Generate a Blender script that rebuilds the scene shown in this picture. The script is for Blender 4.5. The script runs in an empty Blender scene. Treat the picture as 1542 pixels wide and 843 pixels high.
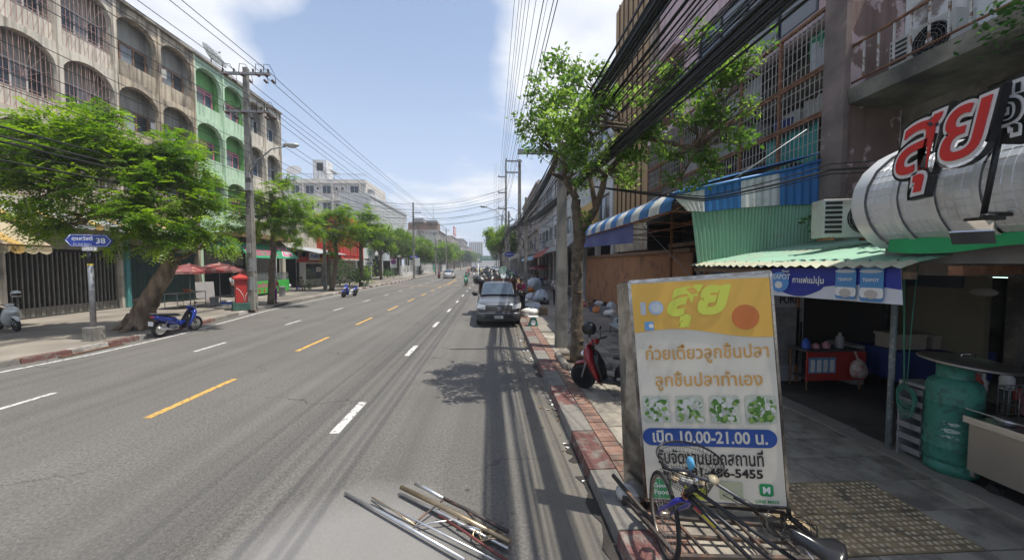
import bpy, bmesh, math, random
import numpy as np
from mathutils import Vector, Matrix
random.seed(7)
RNG = np.random.default_rng(11)
S = bpy.context.scene
COL = S.collection
PI = math.pi
rad = math.radians
# ---------------------------------------------------------------- camera, sky, sun, exposure
cam_d = bpy.data.cameras.new('camera')
cam = bpy.data.objects.new('camera', cam_d)
COL.objects.link(cam)
cam.location = (0, 0, 2.6)
cam.rotation_euler = (rad(90 - 2.55), 0, rad(-3.02))
cam_d.sensor_width = 36
cam_d.lens = 36 * 549 / 1542
cam_d.clip_start = 0.05
cam_d.clip_end = 6000
S.camera = cam
S.view_settings.view_transform = 'Standard'
S.view_settings.look = 'None'
S.view_settings.gamma = 1
S.view_settings.exposure = 0.68
S.cycles.max_bounces = 6
S.cycles.transparent_max_bounces = 12
S.cycles.volume_bounces = 0
S.cycles.use_denoising = True

SUN_V = Vector((0.35, -0.12, 1)).normalized()      # towards the sun
SUN_EL = math.asin(SUN_V.z)
SUN_AZ = math.atan2(SUN_V.x, SUN_V.y)
sun_d = bpy.data.lights.new('sun', 'SUN')
sun_d.energy = 3.5
sun_d.angle = rad(0.55)
sun_d.color = (1.0, 0.955, 0.87)
sun = bpy.data.objects.new('sun', sun_d)
COL.objects.link(sun)
sun.rotation_euler = SUN_V.to_track_quat('Z', 'Y').to_euler()
sun.location = (20, -10, 60)

W = bpy.data.worlds.new('World')
S.world = W
W.use_nodes = True
wn = W.node_tree; wn.nodes.clear(); wl = wn.links
def N(t, **k):
    n = wn.nodes.new(t)
    for a, b in k.items(): setattr(n, a, b)
    return n
sky = N('ShaderNodeTexSky', sky_type='NISHITA', sun_disc=False, sun_elevation=SUN_EL, sun_rotation=SUN_AZ)
sky.air_density = 1.0; sky.dust_density = 1.6; sky.ozone_density = 1.6; sky.altitude = 10
tc = N('ShaderNodeTexCoord')
sep = N('ShaderNodeSeparateXYZ'); wl.new(tc.outputs['Generated'], sep.inputs[0])
# clouds lie on a flat layer: divide the direction by its height
zc = N('ShaderNodeMath', operation='MAXIMUM'); wl.new(sep.outputs['Z'], zc.inputs[0]); zc.inputs[1].default_value = 0.03
za = N('ShaderNodeMath', operation='ADD'); wl.new(zc.outputs[0], za.inputs[0]); za.inputs[1].default_value = 0.18
inv = N('ShaderNodeMath', operation='DIVIDE'); inv.inputs[0].default_value = 1; wl.new(za.outputs[0], inv.inputs[1])
pv = N('ShaderNodeVectorMath', operation='SCALE'); wl.new(tc.outputs['Generated'], pv.inputs[0]); wl.new(inv.outputs[0], pv.inputs['Scale'])
mp = N('ShaderNodeMapping'); wl.new(pv.outputs[0], mp.inputs[0]); mp.inputs['Location'].default_value = CLOUD_OFF = (3.1, 0.35, 1.7)
mp.inputs['Scale'].default_value = (1, 1, 1.5)
n1 = N('ShaderNodeTexNoise'); wl.new(mp.outputs[0], n1.inputs['Vector'])
n1.inputs['Scale'].default_value = 1.5; n1.inputs['Detail'].default_value = 9; n1.inputs['Roughness'].default_value = 0.53
def blob(px, py, rpx, amp):
    "a cumulus seen in the direction of this part of the sky"
    u = (px - 771) / 549; v = (421.5 - py) / 549
    d = (cam.rotation_euler.to_matrix() @ Vector((u, v, -1))).normalized()
    dp = N('ShaderNodeVectorMath', operation='DISTANCE'); wl.new(tc.outputs['Generated'], dp.inputs[0]); dp.inputs[1].default_value = d
    mr = N('ShaderNodeMapRange', interpolation_type='SMOOTHSTEP'); wl.new(dp.outputs['Value'], mr.inputs['Value'])
    mr.inputs['From Min'].default_value = 0; mr.inputs['From Max'].default_value = rpx / 549
    mr.inputs['To Min'].default_value = amp; mr.inputs['To Max'].default_value = 0
    return mr.outputs[0]
acc = n1.outputs['Fac']
for b in ((300, 70, 95, .20), (345, 100, 60, .12), (445, 5, 70, .2), (790, 110, 75, .16), (850, 180, 90, .22), (700, 255, 60, .12),
          (640, 290, 110, .10), (870, 40, 130, .18), (770, 300, 90, .1), (1150, -100, 420, .22), (240, 190, 90, .1), (60, -60, 160, .12), (500, 170, 190, -.2), (620, 90, 120, -.16), (500, 60, 60, -.1)):
    ad = N('ShaderNodeMath', operation='ADD'); wl.new(acc, ad.inputs[0]); wl.new(blob(*b), ad.inputs[1]); acc = ad.outputs[0]
cr = N('ShaderNodeValToRGB'); wl.new(acc, cr.inputs[0])
cr.color_ramp.elements[0].position = 0.53; cr.color_ramp.elements[0].color = (0, 0, 0, 1)
cr.color_ramp.elements[1].position = 0.72; cr.color_ramp.elements[1].color = (1, 1, 1, 1)
n2 = N('ShaderNodeTexNoise'); wl.new(mp.outputs[0], n2.inputs['Vector']); n2.inputs['Scale'].default_value = 4.5; n2.inputs['Detail'].default_value = 6
cc = N('ShaderNodeValToRGB'); wl.new(n2.outputs['Fac'], cc.inputs[0])
cc.color_ramp.elements[0].position = 0.3; cc.color_ramp.elements[0].color = (4.0, 4.3, 4.9, 1)
cc.color_ramp.elements[1].position = 0.62; cc.color_ramp.elements[1].color = (5.3, 5.4, 5.6, 1)
mul = N('ShaderNodeMath', operation='MULTIPLY'); wl.new(cr.outputs[0], mul.inputs[0]); mul.inputs[1].default_value = 0.9
hz = N('ShaderNodeMapRange', interpolation_type='SMOOTHSTEP'); wl.new(sep.outputs['Z'], hz.inputs['Value'])
hz.inputs['From Min'].default_value = -.05; hz.inputs['From Max'].default_value = .62; hz.inputs['To Min'].default_value = .93; hz.inputs['To Max'].default_value = .22
thin = N('ShaderNodeMixRGB'); wl.new(hz.outputs[0], thin.inputs[0]); thin.inputs[2].default_value = (3.3, 3.85, 4.85, 1)
wl.new(sky.outputs[0], thin.inputs[1])            # thin high veil over the whole sky
mx = N('ShaderNodeMixRGB'); wl.new(mul.outputs[0], mx.inputs[0]); wl.new(thin.outputs[0], mx.inputs[1]); wl.new(cc.outputs[0], mx.inputs[2])
bg = N('ShaderNodeBackground'); wl.new(mx.outputs[0], bg.inputs['Color']); bg.inputs['Strength'].default_value = 0.125
out = N('ShaderNodeOutputWorld'); wl.new(bg.outputs[0], out.inputs['Surface'])

# ---------------------------------------------------------------- where the photograph's rays meet the place
CM = cam.rotation_euler.to_matrix()
def ray(px, py): return CM @ Vector(((px - 771) / 549, (421.5 - py) / 549, -1))
def G(px, py, h=0.0): d = ray(px, py); t = (h - 2.6) / d.z; return Vector((d.x * t, d.y * t, h))
def XP(px, py, X): d = ray(px, py); t = X / d.x; return Vector((X, d.y * t, 2.6 + d.z * t))
def YP(px, py, Y): d = ray(px, py); t = Y / d.y; return Vector((d.x * t, Y, 2.6 + d.z * t))

# ---------------------------------------------------------------- materials
MATS = {}
def mat(name, c=(.5, .5, .5), rough=.7, metal=0, var=.12, scale=4, c2=None, amt=.5, edge=.08, dscale=None, bump=0, bscale=30, rnd=0, coord='Object', stretch=(1, 1, 1),
        spec=.5, emit=None, estr=0, alpha=1, trans=0, coat=0, streak=0, wave=None, sss=0):
    if name in MATS: return MATS[name]
    m = bpy.data.materials.new(name); m.use_nodes = True; t = m.node_tree; n = t.nodes; l = t.links
    p = n['Principled BSDF']
    def nd(k, **kw):
        x = n.new(k)
        for a, b in kw.items(): setattr(x, a, b)
        return x
    if coord == 'World': co = nd('ShaderNodeNewGeometry').outputs['Position']
    else: co = nd('ShaderNodeTexCoord').outputs['Object']
    mpp = nd('ShaderNodeMapping'); l.new(co, mpp.inputs[0]); mpp.inputs['Scale'].default_value = stretch
    if coord != 'World':
        oi = nd('ShaderNodeObjectInfo'); cx = nd('ShaderNodeCombineXYZ')
        mm = nd('ShaderNodeMath', operation='MULTIPLY'); l.new(oi.outputs['Random'], mm.inputs[0]); mm.inputs[1].default_value = 37
        for i in range(3): l.new(mm.outputs[0], cx.inputs[i])
        l.new(cx.outputs[0], mpp.inputs['Location'])
    co = mpp.outputs[0]
    def noise(sc, det=6, ro=.55):
        x = nd('ShaderNodeTexNoise'); l.new(co, x.inputs['Vector']); x.inputs['Scale'].default_value = sc; x.inputs['Detail'].default_value = det; x.inputs['Roughness'].default_value = ro
        return x.outputs['Fac']
    def hsv(colsock, facsock, amount):
        r = nd('ShaderNodeMapRange'); l.new(facsock, r.inputs['Value'])
        r.inputs['From Min'].default_value = .25; r.inputs['From Max'].default_value = .75
        r.inputs['To Min'].default_value = 1 - amount; r.inputs['To Max'].default_value = 1 + amount
        h = nd('ShaderNodeHueSaturation'); l.new(r.outputs[0], h.inputs['Value']); l.new(colsock, h.inputs['Color'])
        return h.outputs[0]
    rgb = nd('ShaderNodeRGB'); rgb.outputs[0].default_value = (*c, 1); col = rgb.outputs[0]
    if c2 is not None:
        r = nd('ShaderNodeMapRange'); l.new(noise(dscale or scale, 8, .62), r.inputs['Value'])
        r.inputs['From Min'].default_value = amt - edge; r.inputs['From Max'].default_value = amt + edge
        x = nd('ShaderNodeMixRGB'); l.new(r.outputs[0], x.inputs[0]); l.new(col, x.inputs[1]); x.inputs[2].default_value = (*c2, 1); col = x.outputs[0]
    if streak:
        ms = nd('ShaderNodeMapping'); l.new(co, ms.inputs[0]); ms.inputs['Scale'].default_value = (5, 5, .35)
        x = nd('ShaderNodeTexNoise'); l.new(ms.outputs[0], x.inputs['Vector']); x.inputs['Scale'].default_value = 1; x.inputs['Detail'].default_value = 7
        r = nd('ShaderNodeMapRange'); l.new(x.outputs['Fac'], r.inputs['Value']); r.inputs['From Min'].default_value = .48; r.inputs['From Max'].default_value = .72; r.inputs['To Max'].default_value = streak
        y = nd('ShaderNodeMixRGB', blend_type='MULTIPLY'); l.new(r.outputs[0], y.inputs[0]); l.new(col, y.inputs[1]); y.inputs[2].default_value = (.16, .15, .13, 1); col = y.outputs[0]
    if var: col = hsv(col, noise(scale), var)
    if rnd:
        oi2 = nd('ShaderNodeObjectInfo'); mr = nd('ShaderNodeMapRange'); l.new(oi2.outputs['Random'], mr.inputs['Value']); mr.inputs['To Min'].default_value = 1 - rnd; mr.inputs['To Max'].default_value = 1 + rnd
        h = nd('ShaderNodeHueSaturation'); l.new(mr.outputs[0], h.inputs['Value']); l.new(col, h.inputs['Color']); col = h.outputs[0]
    l.new(col, p.inputs['Base Color'])
    p.inputs['Roughness'].default_value = rough; p.inputs['Metallic'].default_value = metal
    p.inputs['Specular IOR Level'].default_value = spec
    if coat: p.inputs['Coat Weight'].default_value = coat; p.inputs['Coat Roughness'].default_value = .08
    if trans: p.inputs['Transmission Weight'].default_value = trans
    if alpha < 1: p.inputs['Alpha'].default_value = alpha
    if emit: p.inputs['Emission Color'].default_value = (*emit, 1); p.inputs['Emission Strength'].default_value = estr
    if bump:
        b = nd('ShaderNodeBump'); b.inputs['Strength'].default_value = bump; b.inputs['Distance'].default_value = .02
        l.new(noise(bscale, 4), b.inputs['Height']); l.new(b.outputs[0], p.inputs['Normal'])
    MATS[name] = m
    return m
def leafmat(name, c, c2, tr=.45):
    m = bpy.data.materials.new(name); m.use_nodes = True; t = m.node_tree; n = t.nodes; l = t.links; n.clear()
    at = n.new('ShaderNodeAttribute'); at.attribute_name = 'tone'
    mx = n.new('ShaderNodeMixRGB'); l.new(at.outputs['Fac'], mx.inputs[0]); mx.inputs[1].default_value = (*c, 1); mx.inputs[2].default_value = (*c2, 1)
    df = n.new('ShaderNodeBsdfPrincipled'); df.inputs['Roughness'].default_value = .42; df.inputs['Specular IOR Level'].default_value = .45; l.new(mx.outputs[0], df.inputs['Base Color'])
    tl = n.new('ShaderNodeBsdfTranslucent'); br = n.new('ShaderNodeHueSaturation'); br.inputs['Value'].default_value = 2.3; br.inputs['Saturation'].default_value = 1.08; l.new(mx.outputs[0], br.inputs['Color']); l.new(br.outputs[0], tl.inputs['Color'])
    sh = n.new('ShaderNodeMixShader'); sh.inputs[0].default_value = tr; l.new(df.outputs[0], sh.inputs[1]); l.new(tl.outputs[0], sh.inputs[2])
    o = n.new('ShaderNodeOutputMaterial'); l.new(sh.outputs[0], o.inputs['Surface'])
    MATS[name] = m
    return m

# ---------------------------------------------------------------- mesh and object helpers
class MB:
    def __init__(s): s.v = []; s.f = []; s.m = []; s.s = []
    def add(s, vs, fs, mi=0, sm=False):
        o = len(s.v); s.v.extend([tuple(v) for v in vs])
        for f in fs: s.f.append(tuple(i + o for i in f)); s.m.append(mi); s.s.append(sm)
        return s
    def box(s, x0, y0, z0, x1, y1, z1, mi=0):
        if x0 > x1: x0, x1 = x1, x0
        if y0 > y1: y0, y1 = y1, y0
        if z0 > z1: z0, z1 = z1, z0
        v = [(x0, y0, z0), (x1, y0, z0), (x1, y1, z0), (x0, y1, z0), (x0, y0, z1), (x1, y0, z1), (x1, y1, z1), (x0, y1, z1)]
        return s.add(v, [(3, 2, 1, 0), (4, 5, 6, 7), (0, 1, 5, 4), (1, 2, 6, 5), (2, 3, 7, 6), (3, 0, 4, 7)], mi)
    def bbox(s, c, d, M=None, mi=0):
        "box centred at c with size d, turned by matrix M"
        M = M or Matrix.Identity(3); c = Vector(c)
        v = [c + M @ Vector((d[0] / 2 * a, d[1] / 2 * b, d[2] / 2 * e)) for e in (-1, 1) for a, b in ((-1, -1), (1, -1), (1, 1), (-1, 1))]
        return s.add(v, [(3, 2, 1, 0), (4, 5, 6, 7), (0, 1, 5, 4), (1, 2, 6, 5), (2, 3, 7, 6), (3, 0, 4, 7)], mi)
    def tube(s, pts, r, n=6, mi=0, cap=True, sm=True, closed=False):
        pts = [Vector(p) for p in pts]; k = len(pts)
        rs = r if isinstance(r, (list, tuple)) else [r] * k
        o = len(s.v); prev = None
        for i, p in enumerate(pts):
            if closed: d = pts[(i + 1) % k] - pts[i - 1]
            else: d = pts[min(i + 1, k - 1)] - pts[max(i - 1, 0)]
            d = d.normalized() if d.length > 1e-9 else Vector((0, 0, 1))
            if prev is None: a = d.orthogonal().normalized()
            else:
                a = prev - d * prev.dot(d)
                a = a.normalized() if a.length > 1e-6 else d.orthogonal().normalized()
            prev = a; b = d.cross(a)
            for j in range(n):
                t = 2 * PI * j / n; s.v.append(tuple(p + (a * math.cos(t) + b * math.sin(t)) * rs[i]))
        for i in range(k if closed else k - 1):
            i2 = (i + 1) % k
            for j in range(n):
                j2 = (j + 1) % n
                s.f.append((o + i * n + j, o + i * n + j2, o + i2 * n + j2, o + i2 * n + j)); s.m.append(mi); s.s.append(sm)
        if cap and not closed:
            s.f.append(tuple(o + j for j in range(n))[::-1]); s.m.append(mi); s.s.append(False)
            s.f.append(tuple(o + (k - 1) * n + j for j in range(n))); s.m.append(mi); s.s.append(False)
        return s
    def lathe(s, prof, c=(0, 0, 0), M=None, n=16, mi=0, sm=True, sx=1, sy=1):
        M = M or Matrix.Identity(3); c = Vector(c); k = len(prof)
        v = [c + M @ Vector((r * math.cos(2 * PI * j / n) * sx, r * math.sin(2 * PI * j / n) * sy, z)) for r, z in prof for j in range(n)]
        f = [(i * n + j, i * n + (j + 1) % n, (i + 1) * n + (j + 1) % n, (i + 1) * n + j) for i in range(k - 1) for j in range(n)]
        s.add(v, f, mi, sm)
        if prof[0][0] > 1e-4: s.add([v[j] for j in range(n)], [tuple(range(n))[::-1]], mi)
        if prof[-1][0] > 1e-4: s.add([v[(k - 1) * n + j] for j in range(n)], [tuple(range(n))], mi)
        return s
    def prism(s, poly, o, a, b, n, d, mi=0):
        "polygon in the plane o + u*a + v*b, thickened by d along n"
        o, a, b, n = Vector(o), Vector(a), Vector(b), Vector(n); k = len(poly)
        v = [o + a * p[0] + b * p[1] for p in poly]; w = [q + n * d for q in v]
        s.add(v + w, [tuple(range(k))[::-1], tuple(range(k, 2 * k))] + [(i, (i + 1) % k, k + (i + 1) % k, k + i) for i in range(k)], mi)
        return s
    def grid(s, fn, nu, nv, mi=0, sm=True, wrap=False):
        v = [fn(i / nu, j / nv) for i in range(nu + 1) for j in range(nv + 1)]; w = nv + 1
        return s.add(v, [(i * w + j, (i + 1) * w + j, (i + 1) * w + j + 1, i * w + j + 1) for i in range(nu) for j in range(nv)], mi, sm)
    def quad(s, a, b, c, d, mi=0): return s.add([a, b, c, d], [(0, 1, 2, 3)], mi)
    def blobby(s, c, r, seed=0, amp=.18, nu=14, nv=9, mi=0, flat=0.0, freq=2.2, crease=0):
        "a sack-like closed lump resting with a flattened base"
        rr = random.Random(seed); ph = [rr.uniform(0, 6.28) for _ in range(9)]; c = Vector(c)
        def f(u, v):
            a = 2 * PI * u; b = PI * (v - .5)
            k = 1 + amp * (math.sin(freq * a + ph[0] + 1.3 * math.sin(2 * b + ph[3])) * .5 + math.sin(3 * b + ph[1] + math.cos(a + ph[4])) * .5 + .4 * math.sin((3 + int(freq)) * a + ph[2]) * math.cos(2 * b))
            if crease: k += crease * abs(math.sin(5 * a + 4 * b + ph[5])) * math.cos(b)
            x = math.cos(b) * math.cos(a) * r[0] * k; y = math.cos(b) * math.sin(a) * r[1] * k; z = math.sin(b) * r[2] * k
            if z < -r[2] * (1 - flat): z = -r[2] * (1 - flat)
            return c + Vector((x, y, z + r[2] * (1 - flat)))
        vs = [f(i / nu, j / nv) for i in range(nu) for j in range(nv + 1)]; w = nv + 1
        return s.add(vs, [(i * w + j, ((i + 1) % nu) * w + j, ((i + 1) % nu) * w + j + 1, i * w + j + 1) for i in range(nu) for j in range(nv)], mi, True)

ORG = {}
def tag(o, label=None, cat=None, group=None, kind=None):
    if label: o['label'] = label
    if cat: o['category'] = cat
    if group: o['group'] = group
    if kind: o['kind'] = kind
    return o
def thing(name, label, cat, loc=(0, 0, 0), group=None, rz=0):
    o = bpy.data.objects.new(name, None); COL.objects.link(o); o.empty_display_size = .2
    o.location = loc; o.rotation_euler = (0, 0, rz); ORG[o.name] = Vector(loc)
    return tag(o, label, cat, group)
def mesh(name, mb, mats, org=None):
    me = bpy.data.meshes.new(name)
    v = mb.v if org is None or org.length == 0 else [(p[0] - org.x, p[1] - org.y, p[2] - org.z) for p in mb.v]
    me.from_pydata([tuple(p) for p in v], [], mb.f)
    mats = mats if isinstance(mats, (list, tuple)) else [mats]
    for m in mats: me.materials.append(m)
    me.polygons.foreach_set('material_index', mb.m); me.polygons.foreach_set('use_smooth', mb.s)
    me.update()
    return me
def pieces(mb):
    "split a mesh into its separate pieces"
    par = list(range(len(mb.v)))
    def find(a):
        while par[a] != a: par[a] = par[par[a]]; a = par[a]
        return a
    for f in mb.f:
        r0 = find(f[0])
        for i in f[1:]: par[find(i)] = r0
    out_ = {}
    for k, f in enumerate(mb.f): out_.setdefault(find(f[0]), []).append(k)
    for ks in out_.values():
        b = MB(); mp_ = {}
        for k in ks:
            for i in mb.f[k]:
                if i not in mp_: mp_[i] = len(b.v); b.v.append(mb.v[i])
            b.f.append(tuple(mp_[i] for i in mb.f[k])); b.m.append(mb.m[k]); b.s.append(mb.s[k])
        yield b
def part(name, mb, mats, parent=None, label=None, kind=None, bevel=0, split=False):
    if split:
        return [part(name, b_, mats, parent, label, kind, bevel) for b_ in pieces(mb)][0]
    org = ORG.get(parent.name) if parent else None
    me = mesh(name, mb, mats, org)
    if bevel:
        bm = bmesh.new(); bm.from_mesh(me)
        es = [e for e in bm.edges if len(e.link_faces) == 2 and e.calc_face_angle(0) > .5]
        bmesh.ops.bevel(bm, geom=es, offset=bevel, segments=2, affect='EDGES', profile=.6); bm.to_mesh(me); bm.free()
    o = bpy.data.objects.new(name, me); COL.objects.link(o)
    if parent: o.parent = parent; ORG[o.name] = ORG.get(parent.name, Vector((0, 0, 0)))
    return tag(o, label, kind=kind)
def single(name, mb, mats, label, cat, loc=None, group=None, bevel=0):
    "a thing that is one mesh"
    if loc is not None:
        mb.v = [(p[0] - loc[0], p[1] - loc[1], p[2] - loc[2]) for p in mb.v]
    o = part(name, mb, mats, None, bevel=bevel)
    if loc is not None: o.location = loc
    return tag(o, label, cat, group)
def inst(o, name, parent, loc, label=None, rz=0):
    c = bpy.data.objects.new(name, o.data if hasattr(o, 'data') else o); COL.objects.link(c); c.parent = parent; c.location = loc; c.rotation_euler = (0, 0, rz)
    return c
def copy_tree(o, parent=None):
    c = o.copy(); COL.objects.link(c); c.parent = parent
    for ch in list(o.children): copy_tree(ch, c)
    return c
def place(o, loc, rz=0, label=None, sc=None):
    o.location = loc; o.rotation_euler = (0, 0, rz)
    if label: o['label'] = label
    if sc: o.scale = (sc, sc, sc)
    return o
def text_mb(body, w=None, h=None, bold=0.0, extrude=0.0, shear=0.0, fit='w', size=1.0):
    "flat lettering as a mesh in its own x/y plane, centred, scaled to width w or height h"
    cu = bpy.data.curves.new('lettering', 'FONT'); cu.body = body; cu.size = size; cu.extrude = extrude; cu.offset = bold; cu.shear = shear; cu.resolution_u = 3
    cu.fill_mode = 'BOTH'
    o = bpy.data.objects.new('lettering', cu); COL.objects.link(o)
    bpy.context.view_layer.update()
    me = bpy.data.meshes.new_from_object(o.evaluated_get(bpy.context.evaluated_depsgraph_get()))
    mb = MB(); vs = [v.co.copy() for v in me.vertices]
    bpy.data.objects.remove(o); bpy.data.curves.remove(cu)
    if not vs: return mb
    x0, x1 = min(v.x for v in vs), max(v.x for v in vs); y0, y1 = min(v.y for v in vs), max(v.y for v in vs)
    sx = (w / max(x1 - x0, 1e-6)) if w else None; sy = (h / max(y1 - y0, 1e-6)) if h else None
    if sx is None and sy is None: sx = sy = 1
    if sx is None: sx = sy
    if sy is None: sy = sx
    for v in vs: v.x = (v.x - (x0 + x1) / 2) * sx; v.y = (v.y - (y0 + y1) / 2) * sy
    mb.add(vs, [tuple(p.vertices) for p in me.polygons]); bpy.data.meshes.remove(me)
    return mb
def lay(dst, src, o, a, b, n=None, mi=0):
    "put a flat mesh onto the plane o + x*a + y*b (+ z*n)"
    o, a, b = Vector(o), Vector(a), Vector(b); n = Vector(n) if n is not None else a.cross(b).normalized()
    dst.add([o + a * v[0] + b * v[1] + n * v[2] for v in src.v], src.f, mi); return dst
def disc(r, n=20, rx=None):
    mb = MB(); rx = rx or r
    return mb.add([(rx * math.cos(2 * PI * i / n), r * math.sin(2 * PI * i / n), 0) for i in range(n)], [tuple(range(n))])
def rect(w, h): return MB().add([(-w / 2, -h / 2, 0), (w / 2, -h / 2, 0), (w / 2, h / 2, 0), (-w / 2, h / 2, 0)], [(0, 1, 2, 3)])
def rrect(w, h, r, n=5):
    p = []
    for cx, cy, a0 in ((w / 2 - r, h / 2 - r, 0), (-w / 2 + r, h / 2 - r, PI / 2), (-w / 2 + r, -h / 2 + r, PI), (w / 2 - r, -h / 2 + r, 1.5 * PI)):
        for i in range(n + 1): t = a0 + PI / 2 * i / n; p.append((cx + r * math.cos(t), cy + r * math.sin(t), 0))
    return MB().add(p, [tuple(range(len(p)))])
# ---------------------------------------------------------------- material palette
ASPH = mat('asphalt', (.152, .142, .127), .86, var=.16, scale=.45, c2=(.178, .166, .148), amt=.52, edge=.2, dscale=.16, bump=.5, bscale=70, coord='World')
def road_mat():
    "asphalt with fine stone specks, long wheel streaks, oil spots and the dusty concrete gutter strip along the right kerb"
    m = ASPH; t = m.node_tree; n = t.nodes; l = t.links; p = n['Principled BSDF']
    src = p.inputs['Base Color'].links[0].from_socket
    ge = n.new('ShaderNodeNewGeometry'); pos = ge.outputs['Position']
    def nz(scale, stretch=(1, 1, 1), det=5):
        mp_ = n.new('ShaderNodeMapping'); l.new(pos, mp_.inputs[0]); mp_.inputs['Scale'].default_value = stretch
        x = n.new('ShaderNodeTexNoise'); l.new(mp_.outputs[0], x.inputs['Vector']); x.inputs['Scale'].default_value = scale; x.inputs['Detail'].default_value = det; return x.outputs['Fac']
    def rng(s, a, b, c=0, d=1):
        r = n.new('ShaderNodeMapRange'); l.new(s, r.inputs['Value'])
        for k, v in zip(('From Min', 'From Max', 'To Min', 'To Max'), (a, b, c, d)): r.inputs[k].default_value = v
        return r.outputs[0]
    def mixc(f, a, b, bt='MIX'):
        x = n.new('ShaderNodeMixRGB'); x.blend_type = bt; l.new(f, x.inputs[0]); l.new(a, x.inputs[1])
        if isinstance(b, tuple): x.inputs[2].default_value = (*b, 1)
        else: l.new(b, x.inputs[2])
        return x.outputs[0]
    def mul(a, b):
        x = n.new('ShaderNodeMath'); x.operation = 'MULTIPLY'; l.new(a, x.inputs[0]); l.new(b, x.inputs[1]); return x.outputs[0]
    vo = n.new('ShaderNodeTexVoronoi'); l.new(pos, vo.inputs['Vector']); vo.inputs['Scale'].default_value = 75
    wn_ = n.new('ShaderNodeTexWhiteNoise'); l.new(vo.outputs['Color'], wn_.inputs['Vector'])
    speck = mul(rng(vo.outputs['Distance'], .42, .2), rng(wn_.outputs['Value'], .72, .95))
    c = mixc(rng(nz(30, det=4), .36, .66, .62, 0), src, (.05, .048, .045))
    c = mixc(mul(speck, rng(nz(.0001), 0, 1, .7, .7)), c, (.36, .34, .29))
    c = mixc(rng(nz(.22, det=8), .5, .56, 0, .22), c, (.085, .083, .08))
    c = mixc(rng(nz(1, (2.2, .045, 1)), .42, .72, 0, .55), c, (.07, .068, .066), 'MIX')     # tyre-dark streaks along the lanes
    c = mixc(rng(nz(1, (1.2, .03, 1), 3), .52, .75, 0, .35), c, (.19, .182, .168))
    sx_ = n.new('ShaderNodeSeparateXYZ'); l.new(pos, sx_.inputs[0])
    wob = n.new('ShaderNodeMath'); wob.operation = 'MULTIPLY_ADD'; l.new(nz(.8), wob.inputs[0]); wob.inputs[1].default_value = .5; l.new(sx_.outputs['X'], wob.inputs[2])
    gut = rng(wob.outputs[0], .62, .74)
    c = mixc(mul(gut, rng(nz(2.5), .3, .6, .35, .9)), c, (.15, .135, .11))
    right = rng(sx_.outputs['X'], -1.6, .2)
    sp = n.new('ShaderNodeTexVoronoi'); l.new(pos, sp.inputs['Vector']); sp.inputs['Scale'].default_value = 4.2
    c = mixc(mul(mul(rng(sp.outputs['Distance'], .16, .09), rng(nz(.9), .46, .6)), right), c, (.03, .028, .027))
    c = mixc(mul(right, rng(nz(.7, (1, .5, 1)), .45, .65, 0, .45)), c, (.075, .069, .061))
    # cracks
    cv = n.new('ShaderNodeTexVoronoi'); cv.feature = 'DISTANCE_TO_EDGE'; cv.inputs['Scale'].default_value = .33
    wv = n.new('ShaderNodeVectorMath'); wv.operation = 'MULTIPLY_ADD'; nn = n.new('ShaderNodeTexNoise'); l.new(pos, nn.inputs['Vector']); nn.inputs['Scale'].default_value = 1.3; nn.inputs['Detail'].default_value = 6
    l.new(nn.outputs['Color'], wv.inputs[0]); wv.inputs[1].default_value = (1.2, 1.2, 0); l.new(pos, wv.inputs[2]); l.new(wv.outputs[0], cv.inputs['Vector'])
    c = mixc(mul(rng(cv.outputs['Distance'], .006, .001), rng(nz(.35), .5, .62, 0, .75)), c, (.02, .02, .02))
    # worn pale dusty patch in the near lane
    dx = n.new('ShaderNodeVectorMath'); dx.operation = 'DISTANCE'; l.new(pos, dx.inputs[0]); dx.inputs[1].default_value = (-1.3, 3.0, 0)
    pt = n.new('ShaderNodeMath'); pt.operation = 'MULTIPLY_ADD'; l.new(nz(1.1), pt.inputs[0]); pt.inputs[1].default_value = .8; l.new(dx.outputs['Value'], pt.inputs[2])
    c = mixc(rng(pt.outputs[0], 1.75, 1.15, 0, .7), c, (.25, .24, .23))
    l.new(c, p.inputs['Base Color'])
road_mat()
CONC = mat('pavement_concrete', (.27, .24, .2), .9, var=.25, scale=2.2, c2=(.13, .115, .1), amt=.54, edge=.12, dscale=.55, bump=.4, bscale=45, coord='World')
SLAB = mat('paving_slab', (.33, .295, .24), .88, var=.16, scale=2.5, c2=(.17, .15, .125), amt=.53, edge=.1, dscale=3, bump=.4, bscale=60, rnd=.16)
BRICKP = mat('red_paver', (.23, .13, .095), .9, var=.25, scale=6, c2=(.2, .16, .13), amt=.56, edge=.1, dscale=7, bump=.5, bscale=70, rnd=.25)
TACT = mat('tactile_yellow_brown', (.27, .2, .11), .85, var=.2, scale=4, c2=(.12, .1, .07), amt=.55, dscale=5, rnd=.12, bump=.3)
KRED = mat('kerb_red_paint', (.14, .06, .052), .8, var=.2, scale=5, c2=(.2, .175, .15), amt=.56, edge=.07, dscale=7, bump=.4, rnd=.15)
KWHT = mat('kerb_white_paint', (.4, .38, .35), .82, var=.18, scale=5, c2=(.2, .18, .155), amt=.54, edge=.08, dscale=4, bump=.4, rnd=.12)
KGRY = mat('kerb_grey', (.21, .195, .17), .9, var=.2, scale=5, c2=(.13, .12, .11), amt=.55, dscale=5, bump=.5, rnd=.15)
DIRT = mat('gutter_dirt', (.035, .03, .026), .95, var=.4, scale=6, bump=.6, coord='World')
PWHT = mat('road_paint_white', (.55, .54, .51), .75, var=.12, scale=6, c2=(.17, .165, .155), amt=.56, edge=.05, dscale=11, coord='World')
PYEL = mat('road_paint_yellow', (.55, .32, .07), .75, var=.14, scale=6, c2=(.2, .15, .09), amt=.56, edge=.05, dscale=11, coord='World')
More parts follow.
